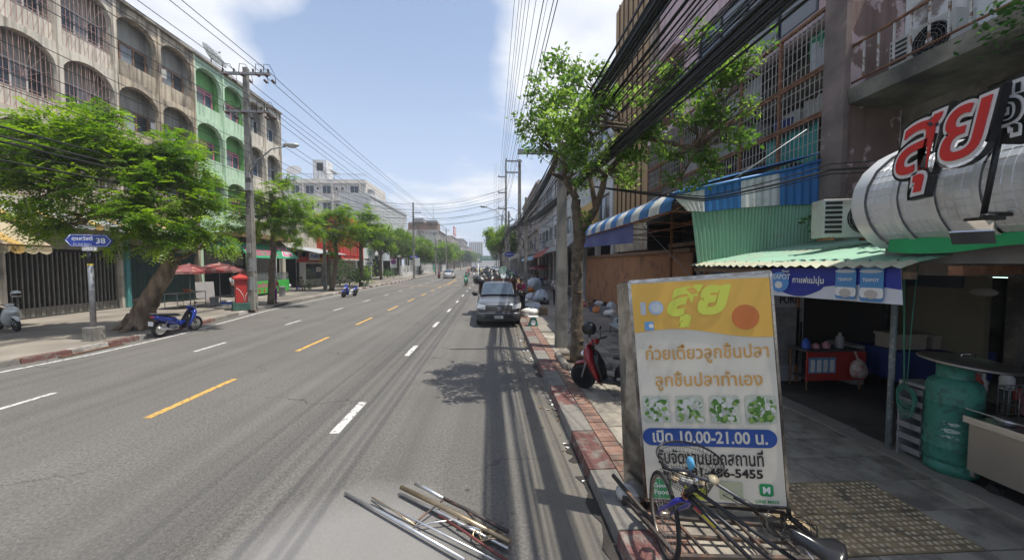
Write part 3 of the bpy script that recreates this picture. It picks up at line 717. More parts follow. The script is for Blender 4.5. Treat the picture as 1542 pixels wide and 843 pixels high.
# 25-baht stall awning, counters, tables, umbrellas on the left pavement
GAW = mat('green_awning_print', (.03, .25, .12), .7, var=.1, scale=2)
MAG = mat('magenta_print', (.55, .05, .2), .7, var=.05); WPR = mat('white_print', (.75, .75, .72), .7, var=.05); YPR = mat('yellow_print', (.65, .5, .05), .7, var=.05)
FOOD = mat('printed_food', (.35, .2, .08), .7, var=.4, scale=9, c2=(.3, .07, .04), amt=.5, dscale=8)
def green_stall():
    y0, y1 = 24.6, 32.6
    P0 = YP(452, 402, 27.0)
    ya, yb = XP(378, 404, -17.6).y, XP(447, 404, -17.6).y
    X0, X1 = -18.9, -17.6; zt, zb = 4.55, 3.05
    root = thing('food_stall', 'green food stall with magenta lettering and 25 on its sloping awning', 'stall', ((X0 + X1) / 2, (ya + yb) / 2, .15))
    b = MB(); d = Vector((X1 - X0, 0, zb - zt)); b.quad((X0, ya, zt), (X1, ya - .1, zb), (X1, yb + .5, zb), (X0, yb, zt)); b.quad((X0, yb, zt - .03), (X1, yb + .5, zb - .03), (X1, ya - .1, zb - .03), (X0, ya, zt - .03))
    aw = part('awning_sheet', b, GAW, root)
    up = -d.normalized(); rt = Vector((0, 1, 0)); nrm = Vector((-up.z, 0, up.x)) if False else rt.cross(up).normalized()
    if nrm.x < 0: nrm = -nrm
    c = Vector(((X0 + X1) / 2, (ya + yb) / 2, (zt + zb) / 2)); L = yb - ya
    def put(s, w, off, voff, m, bold, nm='lettering', h=None):
        t = MB(); lay(t, text_mb(s, w=w, h=h, bold=bold), c + rt * off + up * voff + nrm * .015, rt, up, nrm); part(nm, t, m, aw)
    t = MB(); lay(t, text_mb('25', w=1.65, h=1.15, bold=.07), c + rt * (L / 2 - .95) + up * -.22 + nrm * .010, rt, up, nrm); part('lettering', t, WPR, aw)
    put('25', 1.5, L / 2 - .95, -.22, MAG, .02, h=1.05)
    put('ก๋วยเตี๋ยว ราดหน้า', L - 2.6, -1.15, -.3, MAG, .02, h=.95)
    t = MB()
    for k in range(9): lay(t, disc(.2, 12), c + rt * (-L / 2 + .5 + k * (L - .9) / 8) + up * .66 + nrm * .012, rt, up, nrm)
    part('printed_dish', t, FOOD, aw)
    b = MB()
    for yy in (ya + .1, (ya + yb) / 2, yb - .1): b.tube([(X1, yy, .15), (X1, yy, zb)], .03, 6); b.tube([(X0, yy, .15), (X0, yy, zt)], .03, 6)
    part('stall_frame', b, GALV, root)
    b = MB(); b.box(X1 - .7, ya + .5, .3, X1 - .05, yb - 1.2, 1.25); part('counter', b, mat('green_printed_counter', (.05, .38, .06), .6, var=.2, scale=2), root, bevel=.02)
    t = MB(); lay(t, text_mb('อร่อย', w=1.6, h=.42, bold=.03), (X1 - .045, ya + 1.6, .98), (0, 1, 0), (0, 0, 1)); part('lettering', t, MAG, root)
    t = MB()
    for k in range(3): lay(t, disc(.17, 12), (X1 - .045, ya + 1.0 + k * .6, .52), (0, 1, 0), (0, 0, 1))
    part('printed_dish', t, FOOD, root)
    g_ = MB(); g_.box(X1 - .65, ya + .5, 1.26, X1 - .62, yb - 1.2, 1.85); g_.box(X1 - .12, ya + .5, 1.26, X1 - .1, yb - 1.2, 1.85); g_.box(X1 - .66, ya + .5, 1.85, X1 - .08, yb - 1.2, 1.88); part('glass_case', g_, mat('case_glass', (.2, .22, .22), .1, alpha=.45), root)
    b = MB(); b.box(X0 - .8, ya - .5, 4.55, X1 - .2, yb + .6, 4.85); part('roof_edge', b, mat('brown_board', (.25, .15, .08), .9, var=.3), root)
green_stall()

def umbrella(label, loc, r, h, m1, m2, name='market_umbrella', group='umbrellas over the stalls', zt=.42):
    root = thing(name, label, 'umbrella', loc, group); x, y, z = loc
    for k in range(8):
        b = MB(); a0, a1 = 2 * PI * k / 8, 2 * PI * (k + 1) / 8
        rows = []
        for q in (0.03, .4, .75, 1):
            zz = z + h - zt * q ** 1.5; rows.append([(x + r * q * math.cos(a0 + (a1 - a0) * t) * (1 - .05 * math.sin(PI * t) * q), y + r * q * math.sin(a0 + (a1 - a0) * t) * (1 - .05 * math.sin(PI * t) * q), zz) for t in (0, .33, .66, 1)])
        zz = z + h - zt - .14; rows.append([(p_[0], p_[1], zz) for p_ in rows[-1]])
        vs = [p_ for r_ in rows for p_ in r_]; b.add(vs, [(i * 4 + j, i * 4 + j + 1, (i + 1) * 4 + j + 1, (i + 1) * 4 + j) for i in range(4) for j in range(3)], 0, False)
        part('canopy_panel', b, m1 if k % 2 else m2, root)
    b = MB(); b.tube([(x, y, z), (x, y, z + h + .06)], .022, 6); part('pole', b, GALV, root)
    b = MB()
    for k in range(8): a = 2 * PI * k / 8; b.tube([(x, y, z + h - .03), (x + r * .97 * math.cos(a), y + r * .97 * math.sin(a), z + h - zt)], .008, 4)
    part('rib', b, GALV, root)
    b = MB(); b.lathe([(.26, z), (.26, z + .06), (.05, z + .12)], (x, y, 0)); part('base', b, GREY, root)
    return root
UR = mat('faded_red_canvas', (.25, .06, .055), .9, var=.2, scale=3, c2=(.4, .3, .25), amt=.6, dscale=2.5); UR2 = mat('faded_wine_canvas', (.25, .09, .09), .9, var=.2, scale=3, c2=(.4, .3, .22), amt=.62, dscale=3)
umbrella('faded red umbrella with ragged edge over the wash stall, left of the pair', (-16.7, 21.0, .15), 1.0, 2.45, UR, UR2)
umbrella('faded wine red umbrella right beside the power pole', (-15.9, 22.1, .15), 1.25, 2.5, UR2, UR)
def pail(label, loc, r, h, m, band=None):
    b = MB(); b.lathe([(r * .82, 0), (r * .84, .01), (r, h), (r * 1.04, h), (r * 1.04, h - .03), (r * .98, h - .03), (r * .86, .03)], (0, 0, 0))
    root = thing('bucket', label, 'bucket', loc, 'buckets by the umbrella stall'); b.v = [(v[0] + loc[0], v[1] + loc[1], v[2] + loc[2]) for v in b.v]
    part('pail', b, m, root); b = MB(); b.tube([Vector(loc) + Vector((0, r * 1.03 * math.cos(PI * k / 10), h - .02 - .1 * math.sin(PI * k / 10))) + Vector((r * .8, 0, 0)) * 0 + Vector((r * 1.0 * math.sin(PI * k / 10), 0, 0)) for k in range(11)], .006, 4); part('handle', b, GALV, root)
    if band: b = MB(); b.lathe([(r * .93, h * .35), (r * .985, h * .75)], loc); part('paper_band', b, band, root)
    return root
pail('tall grey bucket under the red umbrella', G(323, 460, .15), .22, .5, mat('grey_pail', (.4, .4, .4), .5))
pail('white paint pail with blue band next to the tall grey bucket', G(337, 460.5, .15), .16, .33, WHITE, BLUE)
pail('white paint pail with blue band nearest the red postbox', G(346, 461, .15), .15, .31, WHITE, BLUE)
pail('red basin like bucket behind the tall grey bucket', G(317, 452, .15), .2, .5, RED)
# wash-up table with shelves
def rack_table(label, x0, y0, x1, y1, h, m, top, nm='table', cat='table', shelves=(0.4,)):
    root = thing(nm, label, cat, ((x0 + x1) / 2, (y0 + y1) / 2, .15))
    b = MB(); b.box(x0, y0, .15 + h - .04, x1, y1, .15 + h); part('table_top', b, top, root)
    for x in (x0 + .03, x1 - .03):
        for y in (y0 + .03, y1 - .03): b = MB(); b.tube([(x, y, .15), (x, y, .15 + h - .04)], .018, 5); part('leg', b, m, root)
    for s_ in shelves: b = MB(); b.box(x0 + .04, y0 + .04, .15 + s_, x1 - .04, y1 - .04, .17 + s_); part('shelf', b, top, root)
    return root
rack_table('steel wash table between the umbrellas and the postbox', -17.6, 20.4, -16.9, 22.4, .85, GALV, mat('zinc_top', (.3, .3, .28), .5, .4))
b = MB(); c = G(430, 0, .15) if False else Vector((-17.3, 21.6, 1.0)); b.lathe([(.12, 0), (.22, .12), (.23, .16), (.2, .16), (.11, .02)], c); single('basin', b, mat('orange_plastic', (.6, .16, .05), .5), 'orange basin on the steel wash table', 'basin', tuple(c))
# cardboard/grey board leaning beside the umbrella stall
b = MB(); p0, p1 = G(296, 456, .15), G(324, 454, .15)
b.add([p0 + Vector((0, 0, .15)), p1 + Vector((0, 0, .15)), p1 + Vector((-.1, .05, 1.3)), p0 + Vector((-.1, .05, 1.3))] + [p0 + Vector((.03, -.03, .15)), p1 + Vector((.03, -.03, .15)), p1 + Vector((-.07, .02, 1.3)), p0 + Vector((-.07, .02, 1.3))], [(3, 2, 1, 0), (4, 5, 6, 7), (0, 1, 5, 4), (1, 2, 6, 5), (2, 3, 7, 6), (3, 0, 4, 7)])
single('display_board', b, mat('pale_board', (.36, .34, .33), .8, var=.1), 'pale grey board standing under the left red umbrella', 'board', tuple(p0))

# red post box
def post_box():
    c = G(362, 467, .15) + Vector((0, .3, 0)); x, y = c.x, c.y
    root = thing('post_box', 'red pillar post box with pointed lid on a dark green plinth', 'post box', (x, y, .15)); M = Matrix.Rotation(rad(38), 3, 'Z')
    b = MB(); b.bbox((x, y, .15 + .2), (1.02, 1.02, .4), M); part('plinth', b, DGRN, root, bevel=.03)
    b = MB(); b.bbox((x, y, 1.17), (.74, .74, 1.24), M); part('body', b, RED, root, bevel=.02)
    b = MB(); o = [Vector((x, y, 1.79)) + M @ Vector((a * .47, b_ * .47, 0)) for a, b_ in ((-1, -1), (1, -1), (1, 1), (-1, 1))]; o2 = [v + Vector((0, 0, .08)) for v in o]
    o3 = [Vector((x, y, 2.12)) + M @ Vector((a * .08, b_ * .08, 0)) for a, b_ in ((-1, -1), (1, -1), (1, 1), (-1, 1))]
    b.add(o + o2 + o3, [(3, 2, 1, 0), (8, 9, 10, 11)] + [(i, (i + 1) % 4, 4 + (i + 1) % 4, 4 + i) for i in range(4)] + [(4 + i, 4 + (i + 1) % 4, 8 + (i + 1) % 4, 8 + i) for i in range(4)]); part('lid', b, RED, root)
    for k, (ax, nn) in enumerate(((Vector((1, 0, 0)), Vector((0, -1, 0))), (Vector((0, 1, 0)), Vector((1, 0, 0))))):
        a = M @ ax; n_ = M @ nn; f = Vector((x, y, 0)) + n_ * .373
        b = MB()
        for sgn in (-1, 1):
            b.tube([f + a * (sgn * .34) + Vector((0, 0, 1.33)), f + a * (sgn * .2) + Vector((0, 0, 1.22)), f + a * (sgn * .06) + Vector((0, 0, .95)), f + a * (sgn * .01) + Vector((0, 0, .62))], .014, 4)
        part('emblem_line', b, WPR, root)
        if k == 1:
            b = MB(); b.bbox(f + Vector((0, 0, 1.52)), (.05, .05, .05)); b = MB(); Mx = Matrix((a, n_, Vector((0, 0, 1)))).transposed()
            b.bbox(f + a * -.12 + Vector((0, 0, 1.5)), (.2, .04, .06), Mx); b.bbox(f + a * .15 + Vector((0, 0, 1.5)), (.2, .04, .06), Mx); part('slot', b, BLACK, root)
            t = MB(); lay(t, text_mb('ไปรษณีย์', w=.3, bold=.02), f + n_ * .004 + Vector((0, 0, 1.66)), a, (0, 0, 1), n_); lay(t, rect(.26, .1), f + n_ * .004 + Vector((0, 0, 1.38)), a, (0, 0, 1), n_); part('lettering', t, WPR, root)
post_box()

# green street-name sign with post and concrete foot
def street_sign():
    c = G(142, 512, .15); x, y = c.x, c.y
    root = thing('street_name_sign', 'blue arrow street name sign 38 on a grey post with a concrete foot', 'sign', (x, y, .15))
    b = MB(); b.bbox((x, y, .36), (.36, .36, .44)); part('foot', b, POLEC, root, bevel=.02)
    b = MB(); b.tube([(x, y, .5), (x, y, 3.05)], .072, 12); part('post', b, GALV, root)
    b = MB(); b.lathe([(.075, 2.55), (.075, 2.6)], (x, y, 0), n=12); part('yellow_band', b, YPR, root)
    b = MB(); b.tube([(x, y, 2.6), (x, y, 3.0)], .077, 12); part('black_sleeve', b, BLACK, root)
    b = MB(); b.bbox((x, y, 3.07), (.34, .12, .12)); part('cap', b, WHITE, root)
    a = Vector((.93, .36, 0)).normalized(); n_ = Vector((.36, -.93, 0)).normalized(); o = Vector((x, y, 3.33))
    pl = [(-.55, 0), (-.43, -.19), (.43, -.19), (.55, 0), (.43, .19), (-.43, .19)]
    b = MB(); b.prism(pl, o - n_ * .03, a, (0, 0, 1), n_, .06); pn = part('sign_plate', b, mat('sign_blue', (.02, .05, .3), .45, var=.08), root)
    t = MB(); lay(t, text_mb('38', w=.22, bold=.02), o + a * .28 + n_ * .034, a, (0, 0, 1), n_); lay(t, text_mb('สุขสวัสดิ์', w=.48, bold=.01), o + a * -.14 + n_ * .034 + Vector((0, 0, .05)), a, (0, 0, 1), n_)
    lay(t, text_mb('Soi Suk Sawat', w=.42), o + a * -.14 + n_ * .034 + Vector((0, 0, -.11)), a, (0, 0, 1), n_); part('lettering', t, WPR, pn)
    b = MB()
    for i in range(6):
        p_, q = pl[i], pl[(i + 1) % 6]; b.tube([o + n_ * .033 + a * (p_[0] * .94) + Vector((0, 0, p_[1] * .9)), o + n_ * .033 + a * (q[0] * .94) + Vector((0, 0, q[1] * .9))], .007, 4)
    part('border', b, WPR, pn)
street_sign()
# ---------------------------------------------------------------- plain storeyed buildings with real window openings
def cell(mb, side, X, y0, y1, z0, z1, wy, wz0, wz1, th=.22):
    "wall bay in plane x=X with one rectangular opening; side=+1 faces +x"
    Xb = X - side * th; c = (y0 + y1) / 2; a, b = c - wy / 2, c + wy / 2
    mb.box(Xb, y0, z0, X, a, z1); mb.box(Xb, b, z0, X, y1, z1); mb.box(Xb, a, z0, X - side * .002, b, wz0); mb.box(Xb, a, wz1, X - side * .002, b, z1)
def block(label, side, X, y0, y1, h, wall, wins, zs=(4.2,), fh=3.5, bay=3.2, ww=1.8, wh=1.4, sill=1.0, depth=9, band=None, bandm=None, awn=None, gx=1.3, group=None, ac=0, name='shophouse', roof=SLABM, balc=0):
    root = thing(name, label, 'building', (X, (y0 + y1) / 2, .15), group)
    z0 = zs[0]; nf = max(1, int((h - z0 - .4) / fh + .01)); fh = (h - z0 - .4) / nf; nb = max(1, round((y1 - y0) / bay)); bw = (y1 - y0) / nb
    f = MB()
    for i in range(nf):
        for k in range(nb): cell(f, side, X, y0 + k * bw, y0 + (k + 1) * bw, z0 + i * fh, z0 + (i + 1) * fh, ww, z0 + i * fh + sill, z0 + i * fh + sill + wh)
    f.box(X - side * .22, y0, z0 + nf * fh, X, y1, h)
    part('wall', f, wall, root, kind='stuff')
    Xb = X - side * depth
    for yy in (y0, y1 - .2): b = MB(); b.box(X - side * .221, yy + .002, z0, Xb, yy + .198, h); part('side_wall', b, wall, root)
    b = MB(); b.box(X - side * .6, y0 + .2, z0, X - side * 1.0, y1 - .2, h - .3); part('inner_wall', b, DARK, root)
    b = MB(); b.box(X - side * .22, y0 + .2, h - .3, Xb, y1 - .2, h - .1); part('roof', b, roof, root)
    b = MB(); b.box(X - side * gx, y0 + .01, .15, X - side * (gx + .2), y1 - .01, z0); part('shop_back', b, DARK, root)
    b = MB(); b.box(X - side * gx, y0 + .01, z0 - .2, X - side * .22, y1 - .01, z0 - .002); part('soffit', b, wall, root)
    for k in range(nb + 1):
        yy = min(max(y0 + k * bw, y0 + .16), y1 - .16); b = MB(); b.box(X - side * .3, yy - .15, .15, X - side * .01, yy + .15, z0 - .201); part('pier', b, wall, root)
    if band:
        for i in range(nf + 1): b = MB(); b.box(X + side * .002, y0, z0 + i * fh - .12, X + side * band, y1, z0 + i * fh + .14); part('ledge', b, bandm or wall, root)
    rz = 0 if side > 0 else PI
    for i in range(nf):
        for k in range(nb):
            wm = wins[(i * 3 + k) % len(wins)]
            put_window(root, wm, (X - side * .16, y0 + (k + .5) * bw, z0 + i * fh + sill), rz)
            if balc and (k + i) % balc == 0:
                b = MB(); yb = y0 + (k + .5) * bw; zb = z0 + i * fh + .1
                b.box(X + side * .01, yb - bw * .42, zb, X + side * .8, yb + bw * .42, zb + .12)
                for q in range(9): yy = yb - bw * .41 + q * bw * .82 / 8; b.box(X + side * .76, yy - .02, zb + .12, X + side * .79, yy + .02, zb + .95)
                b.box(X + side * .74, yb - bw * .42, zb + .95, X + side * .8, yb + bw * .42, zb + 1.0)
                part('balcony', b, GRYF, root)
    return root
def wset(w, h): return [window_meshes(w, h, WHTF, [GLASSB, CURT], 2), window_meshes(w, h, GRYF, [GLASS, GLASSB, CURT], 3), window_meshes(w, h, WOODF, [CURT, GLASS], 2)]
W18 = wset(1.8, 1.4); W22 = wset(2.2, 1.5)
# -------- left side beyond the arched row
LG = 'buildings on the left side further down the road'
block('low beige stained building behind the corrugated shop awning', 1, -20.5, 37.02, 43.8, 8.3, WALLC, W18[2:], bay=3.3, ww=1.8, group=LG, sill=1.4, wh=1.4)
b = MB(); y0, y1 = 37.5, 44.0; n_ = 60
zz = lambda i: .05 * math.sin(i * PI)
vs = [(-20.4 + 3.2 * u, y0 + (y1 - y0) * i / n_, 4.35 - .7 * u + zz(i + .5 if i % 2 else -.0) * 0 + (.04 if i % 2 else -.04)) for i in range(n_ + 1) for u in (0, 1)]
b.add(vs, [(2 * i, 2 * i + 1, 2 * i + 3, 2 * i + 2) for i in range(n_)])
single('corrugated_awning', b, mat('zinc_sheet', (.4, .42, .42), .45, .5, var=.15, scale=2, c2=(.2, .16, .12), amt=.62, dscale=2), 'grey corrugated shop awning left of the red building', 'awning', (-18.8, 41, 4))
# red building
rb = thing('red_building', 'bright red two storey building with boarded overhanging front', 'building', (-18.6, 43, .15), LG)
b = MB(); b.box(-23, 43.9, .15, -19.0, 51.5, 3.2); part('ground_storey', b, WALLI, rb)
b = MB(); b.box(-22.9, 43.85, 3.2, -17.8, 51.4, 8.3); part('upper_storey', b, REDW, rb)
for k in range(17): b = MB(); b.box(-22.8, 43.79, 3.35 + k * .29, -17.85, 43.849, 3.59 + k * .29); part('board', b, REDW, rb)
for k in range(3): b = MB(); b.box(-17.799, 44.4 + k * 2.3, 3.6, -17.7, 46.3 + k * 2.3, 8.0); part('front_panel', b, REDW, rb)
b = MB(); b.box(-18.4, 43.8, 3.0, -17.6, 51.6, 3.19); part('ledge', b, WALLC, rb)
t = MB(); lay(t, text_mb('ร้านอาหาร', w=3.2, bold=.03), (-17.69, 47.5, 4.9), (0, 1, 0), (0, 0, 1)); lay(t, text_mb('ตามสั่ง', w=2.2, bold=.03), (-17.69, 47.5, 4.2), (0, 1, 0), (0, 0, 1)); part('lettering', t, mat('dark_gold', (.25, .07, .03), .6), rb)
# shop below with a red fascia
sh = thing('corner_shop', 'small shop front with red fascia and glass window under the beige building', 'shop', (-19.4, 41, .15))
b = MB(); b.box(-20.3, 38.8, 2.75, -19.2, 43.7, 3.3); part('fascia', b, RED, sh)
t = MB(); lay(t, text_mb('SINTU', w=1.6, bold=.03), (-19.18, 42.3, 3.0), (0, 1, 0), (0, 0, 1)); part('lettering', t, YPR, sh)
b = MB(); b.box(-20.0, 38.9, .15, -19.5, 39.2, 2.75); b.box(-20.0, 43.3, .15, -19.5, 43.6, 2.75); b.box(-20.0, 39.2, 2.6, -19.5, 43.3, 2.75); part('door_frame', b, WHTF, sh)
b = MB(); b.box(-19.9, 39.2, .9, -19.84, 43.3, 2.6); part('glass', b, GLASS, sh); b = MB(); b.box(-19.95, 39.2, .15, -19.8, 43.3, .9); part('sill_wall', b, WALLC, sh)
t = MB(); t.box(-19.8, 42.0, 1.7, -19.75, 43.0, 2.2); part('poster', t, WPR, sh); t = MB(); lay(t, text_mb('90', h=.3, bold=.05), (-19.74, 42.5, 1.95), (0, 1, 0), (0, 0, 1)); part('lettering', t, RED, sh)
sg = thing('shop_sign', 'small white sign with blue Thai lettering above the red fascia', 'sign', (-19.0, 39.8, 3.4))
b = MB(); b.box(-19.06, 39.0, 3.0, -19.0, 41.2, 3.75); part('board', b, WPR, sg, bevel=.01); t = MB(); lay(t, text_mb('ทำฟัน', w=1.9, h=.5, bold=.05), (-18.99, 40.1, 3.4), (0, 1, 0), (0, 0, 1)); part('lettering', t, BLUE, sg)
# grey clad shops with sign boxes
block('grey clad low building with sign boxes right of the red building', 1, -20.0, 51.7, 61.5, 8.6, mat('grey_cladding', (.34, .37, .38), .7, var=.1, streak=.3), W18[1:2], bay=3.2, group=LG, sill=1.2)
def signbox(label, x, y0, y1, z0, z1, m, rows, d=.35, cat='sign', frame=GRYF):
    r_ = thing('sign_box', label, cat, (x, (y0 + y1) / 2, z0)); b = MB(); b.box(x - d, y0, z0, x, y1, z1); part('box', b, m, r_, bevel=.015)
    for (s, w, dz, mm) in rows: t = MB(); lay(t, text_mb(s, w=w, bold=.03), (x + .008, (y0 + y1) / 2, z0 + dz), (0, 1, 0), (0, 0, 1)); part('lettering', t, mm, r_)
    return r_
GP = mat('green_print', (.02, .22, .1), .6)
LGT = mat('pale_sign_face', (.6, .63, .62), .5, var=.06)
signbox('white sign box with dark green print behind the fourth tree', -18.2, 52.5, 57.5, 3.3, 5.9, LGT, [('บ้านพัก', 2.6, 1.9, GP), ('ศิริสุข', 2.2, .8, GP)])
signbox('blank pale blue grey billboard right of the green lettered sign', -17.6, 58.2, 63.6, 3.1, 6.6, mat('pale_billboard', (.45, .5, .53), .5, var=.08, streak=.3), [])
signbox('small white shop board below the green lettered sign', -18.3, 53, 57, 2.3, 3.1, LGT, [('รับซื้อของเก่า', 3, .4, BLACK)], d=.1)
block('white and pale grey windowless fronted building beyond the sign boxes', 1, -20.8, 63.8, 90, 14.6, mat('pale_grey_wall', (.5, .51, .5), .85, var=.1, scale=.5, streak=.5), W22[1:2], bay=6.5, ww=2.2, fh=5.5, group=LG, sill=1.2, depth=5, band=.12)
ap = thing('apartment_block', 'large cream apartment block with roof railing far behind the trees', 'building', (-36, 80, .15), LG)
AX0, AX1, AY, AH = -48.0, -26.3, 78.0, 20.0
b = MB(); b.box(AX0, AY, .15, AX1, AY + 14, AH); part('wall', b, WALLA, ap)
b = MB(); b.box(AX0, AY - .25, AH - .9, AX1 + .2, AY - .002, AH - .6); b.box(AX0, AY - .2, AH - 4.4, AX1 + .2, AY - .002, AH - 4.2); part('ledge', b, WALLA, ap, split=True)
wm = window_meshes(1.7, 1.7, WHTF, [GLASS], 2)
for z in (AH - 3.0, AH - 6.4, AH - 9.8):
    for k, x in enumerate((-46, -40.5, -37.6, -34.2, -28.6)): put_window(ap, wm, (x, AY, z), -PI / 2)
    for x in (-43.5, -42, -36, -32.2, -31): b = MB(); b.box(x - .2, AY - .05, z + .9, x + .2, AY - .002, z + 1.3); part('vent', b, DARK, ap)
    b = MB(); b.box(AX1, AY + 1, z, AX1 + .9, AY + 3, z + 1.2); part('side_balcony', b, GRYF, ap)
for x in (-44.7, -38.9, -33.0, -27.4): b = MB(); b.box(x - .12, AY - .26, .15, x + .12, AY - .003, AH - .91); part('column', b, WALLA, ap)
b = MB()
for i in range(45): b.box(AX0 + i * .49 - .02, AY - .02, AH, AX0 + i * .49 + .02, AY + .02, AH + 1.0)
part('railing_bars', b, mat('blue_railing', (.3, .38, .5), .5), ap, kind='stuff'); b = MB(); b.box(AX0, AY - .05, AH + 1.0, AX1, AY + .05, AH + 1.12); part('handrail', b, WHTF, ap)
b = MB(); b.box(-37.4, AY + 1, AH, -34.6, AY + 4, AH + 4.2); part('stair_house', b, WALLW, ap); b = MB(); b.box(-36.6, AY + .96, AH + 2, -35.3, AY + .99, AH + 3.6); part('opening', b, DARK, ap)
dish('dark satellite dish on the cream apartment roof, left of the stair house', (-41, 78.8, 20), 1.5, -1.3, .9, GREY, False)
dish('dark satellite dish on the cream apartment roof, right of the stair house', (-33, 78.8, 20), 1.3, -.2, .5, GREY, False)
# weathered block facing the camera
wb = thing('old_building', 'mouldy grey concrete building with rusty rooftop clutter beyond the white building', 'building', (-26, 140, .15), LG)
b = MB(); b.box(-33, 138, .15, -20.5, 139, 15); part('side_wall', b, mat('mouldy_wall', (.42, .42, .38), .9, var=.15, scale=.5, c2=(.14, .13, .11), amt=.56, dscale=.3, streak=.7), wb)
b = MB(); b.box(-32, 141, 15, -21, 148, 18.2); part('roof_shed', b, mat('rusty_sheet', (.22, .14, .09), .9, var=.4, scale=.6), wb)
for k in range(9): x = -31.5 + k * 1.25; b = MB(); b.box(x, 138.4, 15, x + .18, 138.6, 15.9 + random.random() * 2.2); part('roof_post', b, RUST, wb)
b = MB(); b.box(-30, 139, 18.2, -26, 145, 19.6); b.box(-25, 139.5, 18.2, -21, 144, 18.9); part('water_tank', b, GREY, wb, split=True)
b = MB(); b.tube([(-22.2, 139, 15), (-22.2, 139, 24.5)], .1, 5); part('mast', b, GREY, wb)
cols = [(.3, .26, .22), (.42, .38, .32), (.36, .3, .26), (.45, .44, .42), (.28, .25, .24), (.4, .3, .26)]
FW = [mat('far_wall_%d' % i, c, .9, var=.15, scale=.4, streak=.6) for i, c in enumerate(cols)]
yy = 139.0; names = ['brown stained', 'beige', 'dull brick coloured', 'pale grey', 'dark grey', 'reddish']
for i in range(6):
    L = [22, 26, 30, 36, 44, 60][i]; hh = [15.5, 13.5, 17, 14.5, 20, 17][i]
    block(f'{names[i]} terrace {["right behind the mouldy rooftop building", "two rows past the mouldy building", "below the red rooftop signboard", "just past the red rooftop signboard", "taller than its neighbours far down on the left", "farthest on the left before the footbridge"][i]}', 1, -20.5, yy, yy + L, hh, FW[i], W22, bay=5.0, ww=2.2, group=LG, band=.4, depth=14, balc=2 if i < 3 else 0); yy += L + .3
signbox('red rooftop signboard with white letters far down on the left', -20.6, 196, 208, 18, 22.5, RED, [('เฟอร์นิเจอร์', 10, 3.2, WPR), ('ลดราคา', 8, 1.2, WPR)], cat='sign')
bt = thing('tower_block', 'grey high rise tower far away over the left end of the street', 'building', (-28, 560, 0), LG)
b = MB(); b.box(-36, 560, 0, -15, 580, 36); part('wall', b, FW[3], bt)
for k in range(7): b = MB(); b.box(-35.6 + k * 3, 559.6, 4, -34.2 + k * 3, 559.98, 35); part('window_strip', b, GLASS, bt)
b = MB(); b.box(-60, 640, 0, 40, 650, 15); single('distant_building', b, FW[3], 'pale distant building closing the end of the road', 'building', (-15, 645, 0))
# white fence and green gate on the open lot
fn = thing('garden_fence', 'white concrete fence with posts and rails along the open lot on the left', 'fence', (-17.2, 100, .15))
for k in range(22):
    y = 70 + k * 3.0; 
    if 12 <= k <= 13: continue
    b = MB(); b.box(-17.4, y - .16, .15, -17.0, y + .16, 2.25); part('post', b, WALLW, fn)
    b = MB(); b.box(-17.3, y + .16, .15, -17.1, y + 2.84, .9); part('panel', b, WALLW, fn)
    for z in (1.2, 1.6, 2.0): b = MB(); b.box(-17.25, y + .16, z, -17.15, y + 2.84, z + .08); part('rail', b, WALLW, fn)
b = MB(); b.box(-17.25, 106.2, .2, -17.1, 109.0, 2.3); b.box(-17.25, 109.1, .2, -17.1, 111.8, 2.3); single('gate', b, mat('green_gate', (.03, .2, .12), .6), 'green metal gate in the white fence', 'gate', (-17.2, 109, .2))
# green road gantry over the street
gn = thing('road_gantry', 'green overhead direction sign on a gantry across the far end of the road', 'sign', (-6, 300, 0))
b = MB(); b.tube([(2.2, 300, 0), (2.2, 300, 7.6)], .2, 6); part('mast', b, GALV, gn); b = MB(); b.tube([(2.2, 300, 7.2), (-10.5, 300, 7.2)], .15, 6); part('beam', b, GALV, gn)
b = MB(); b.box(-10.4, 299.6, 5.2, 1.6, 299.8, 9.0); part('panel', b, mat('road_sign_green', (.02, .18, .1), .5, var=.05), gn)
t = MB(); lay(t, text_mb('สุขสวัสดิ์   พระราม 2', w=9, bold=.02), (-4.4, 299.5, 7.4), (1, 0, 0), (0, 0, 1)); part('lettering', t, WPR, gn)
b = MB(); b.box(-22, 330, 5.2, 8, 333, 7.8); single('footbridge', b, FW[3], 'pale footbridge crossing the far end of the road', 'footbridge', (-8, 330, 5))

# -------- right side, far to near
RG = 'buildings on the right side of the road'
FX = 6.5
for i, (a, L, hh, m, nm, bd) in enumerate(((19.6, 9.8, 13.3, WALLW, 'white building with bowed bays behind the street tree', .5), (29.6, 9.4, 13.6, WALLW, 'white shophouse hung with cables past the bowed white one', .5), (39.2, 12, 13.2, FW[3], 'pale grey shophouse above the pink umbrella', .35),
        (52.5, 26, 14.6, FW[2], 'reddish brown terrace beyond the pale grey shophouse on the right', .3), (79, 60, 12.5, FW[1], 'beige terrace far down on the right', .3), (140, 160, 12, FW[4], 'dark grey terrace at the far right end of the road', .3))):
    block(nm, -1, FX, a, a + L, hh, m, W22, bay=3.2 if i < 3 else 6, ww=2.2, fh=3.2, band=bd, group=RG, depth=10, gx=2.2, balc=3 if i < 3 else 0)
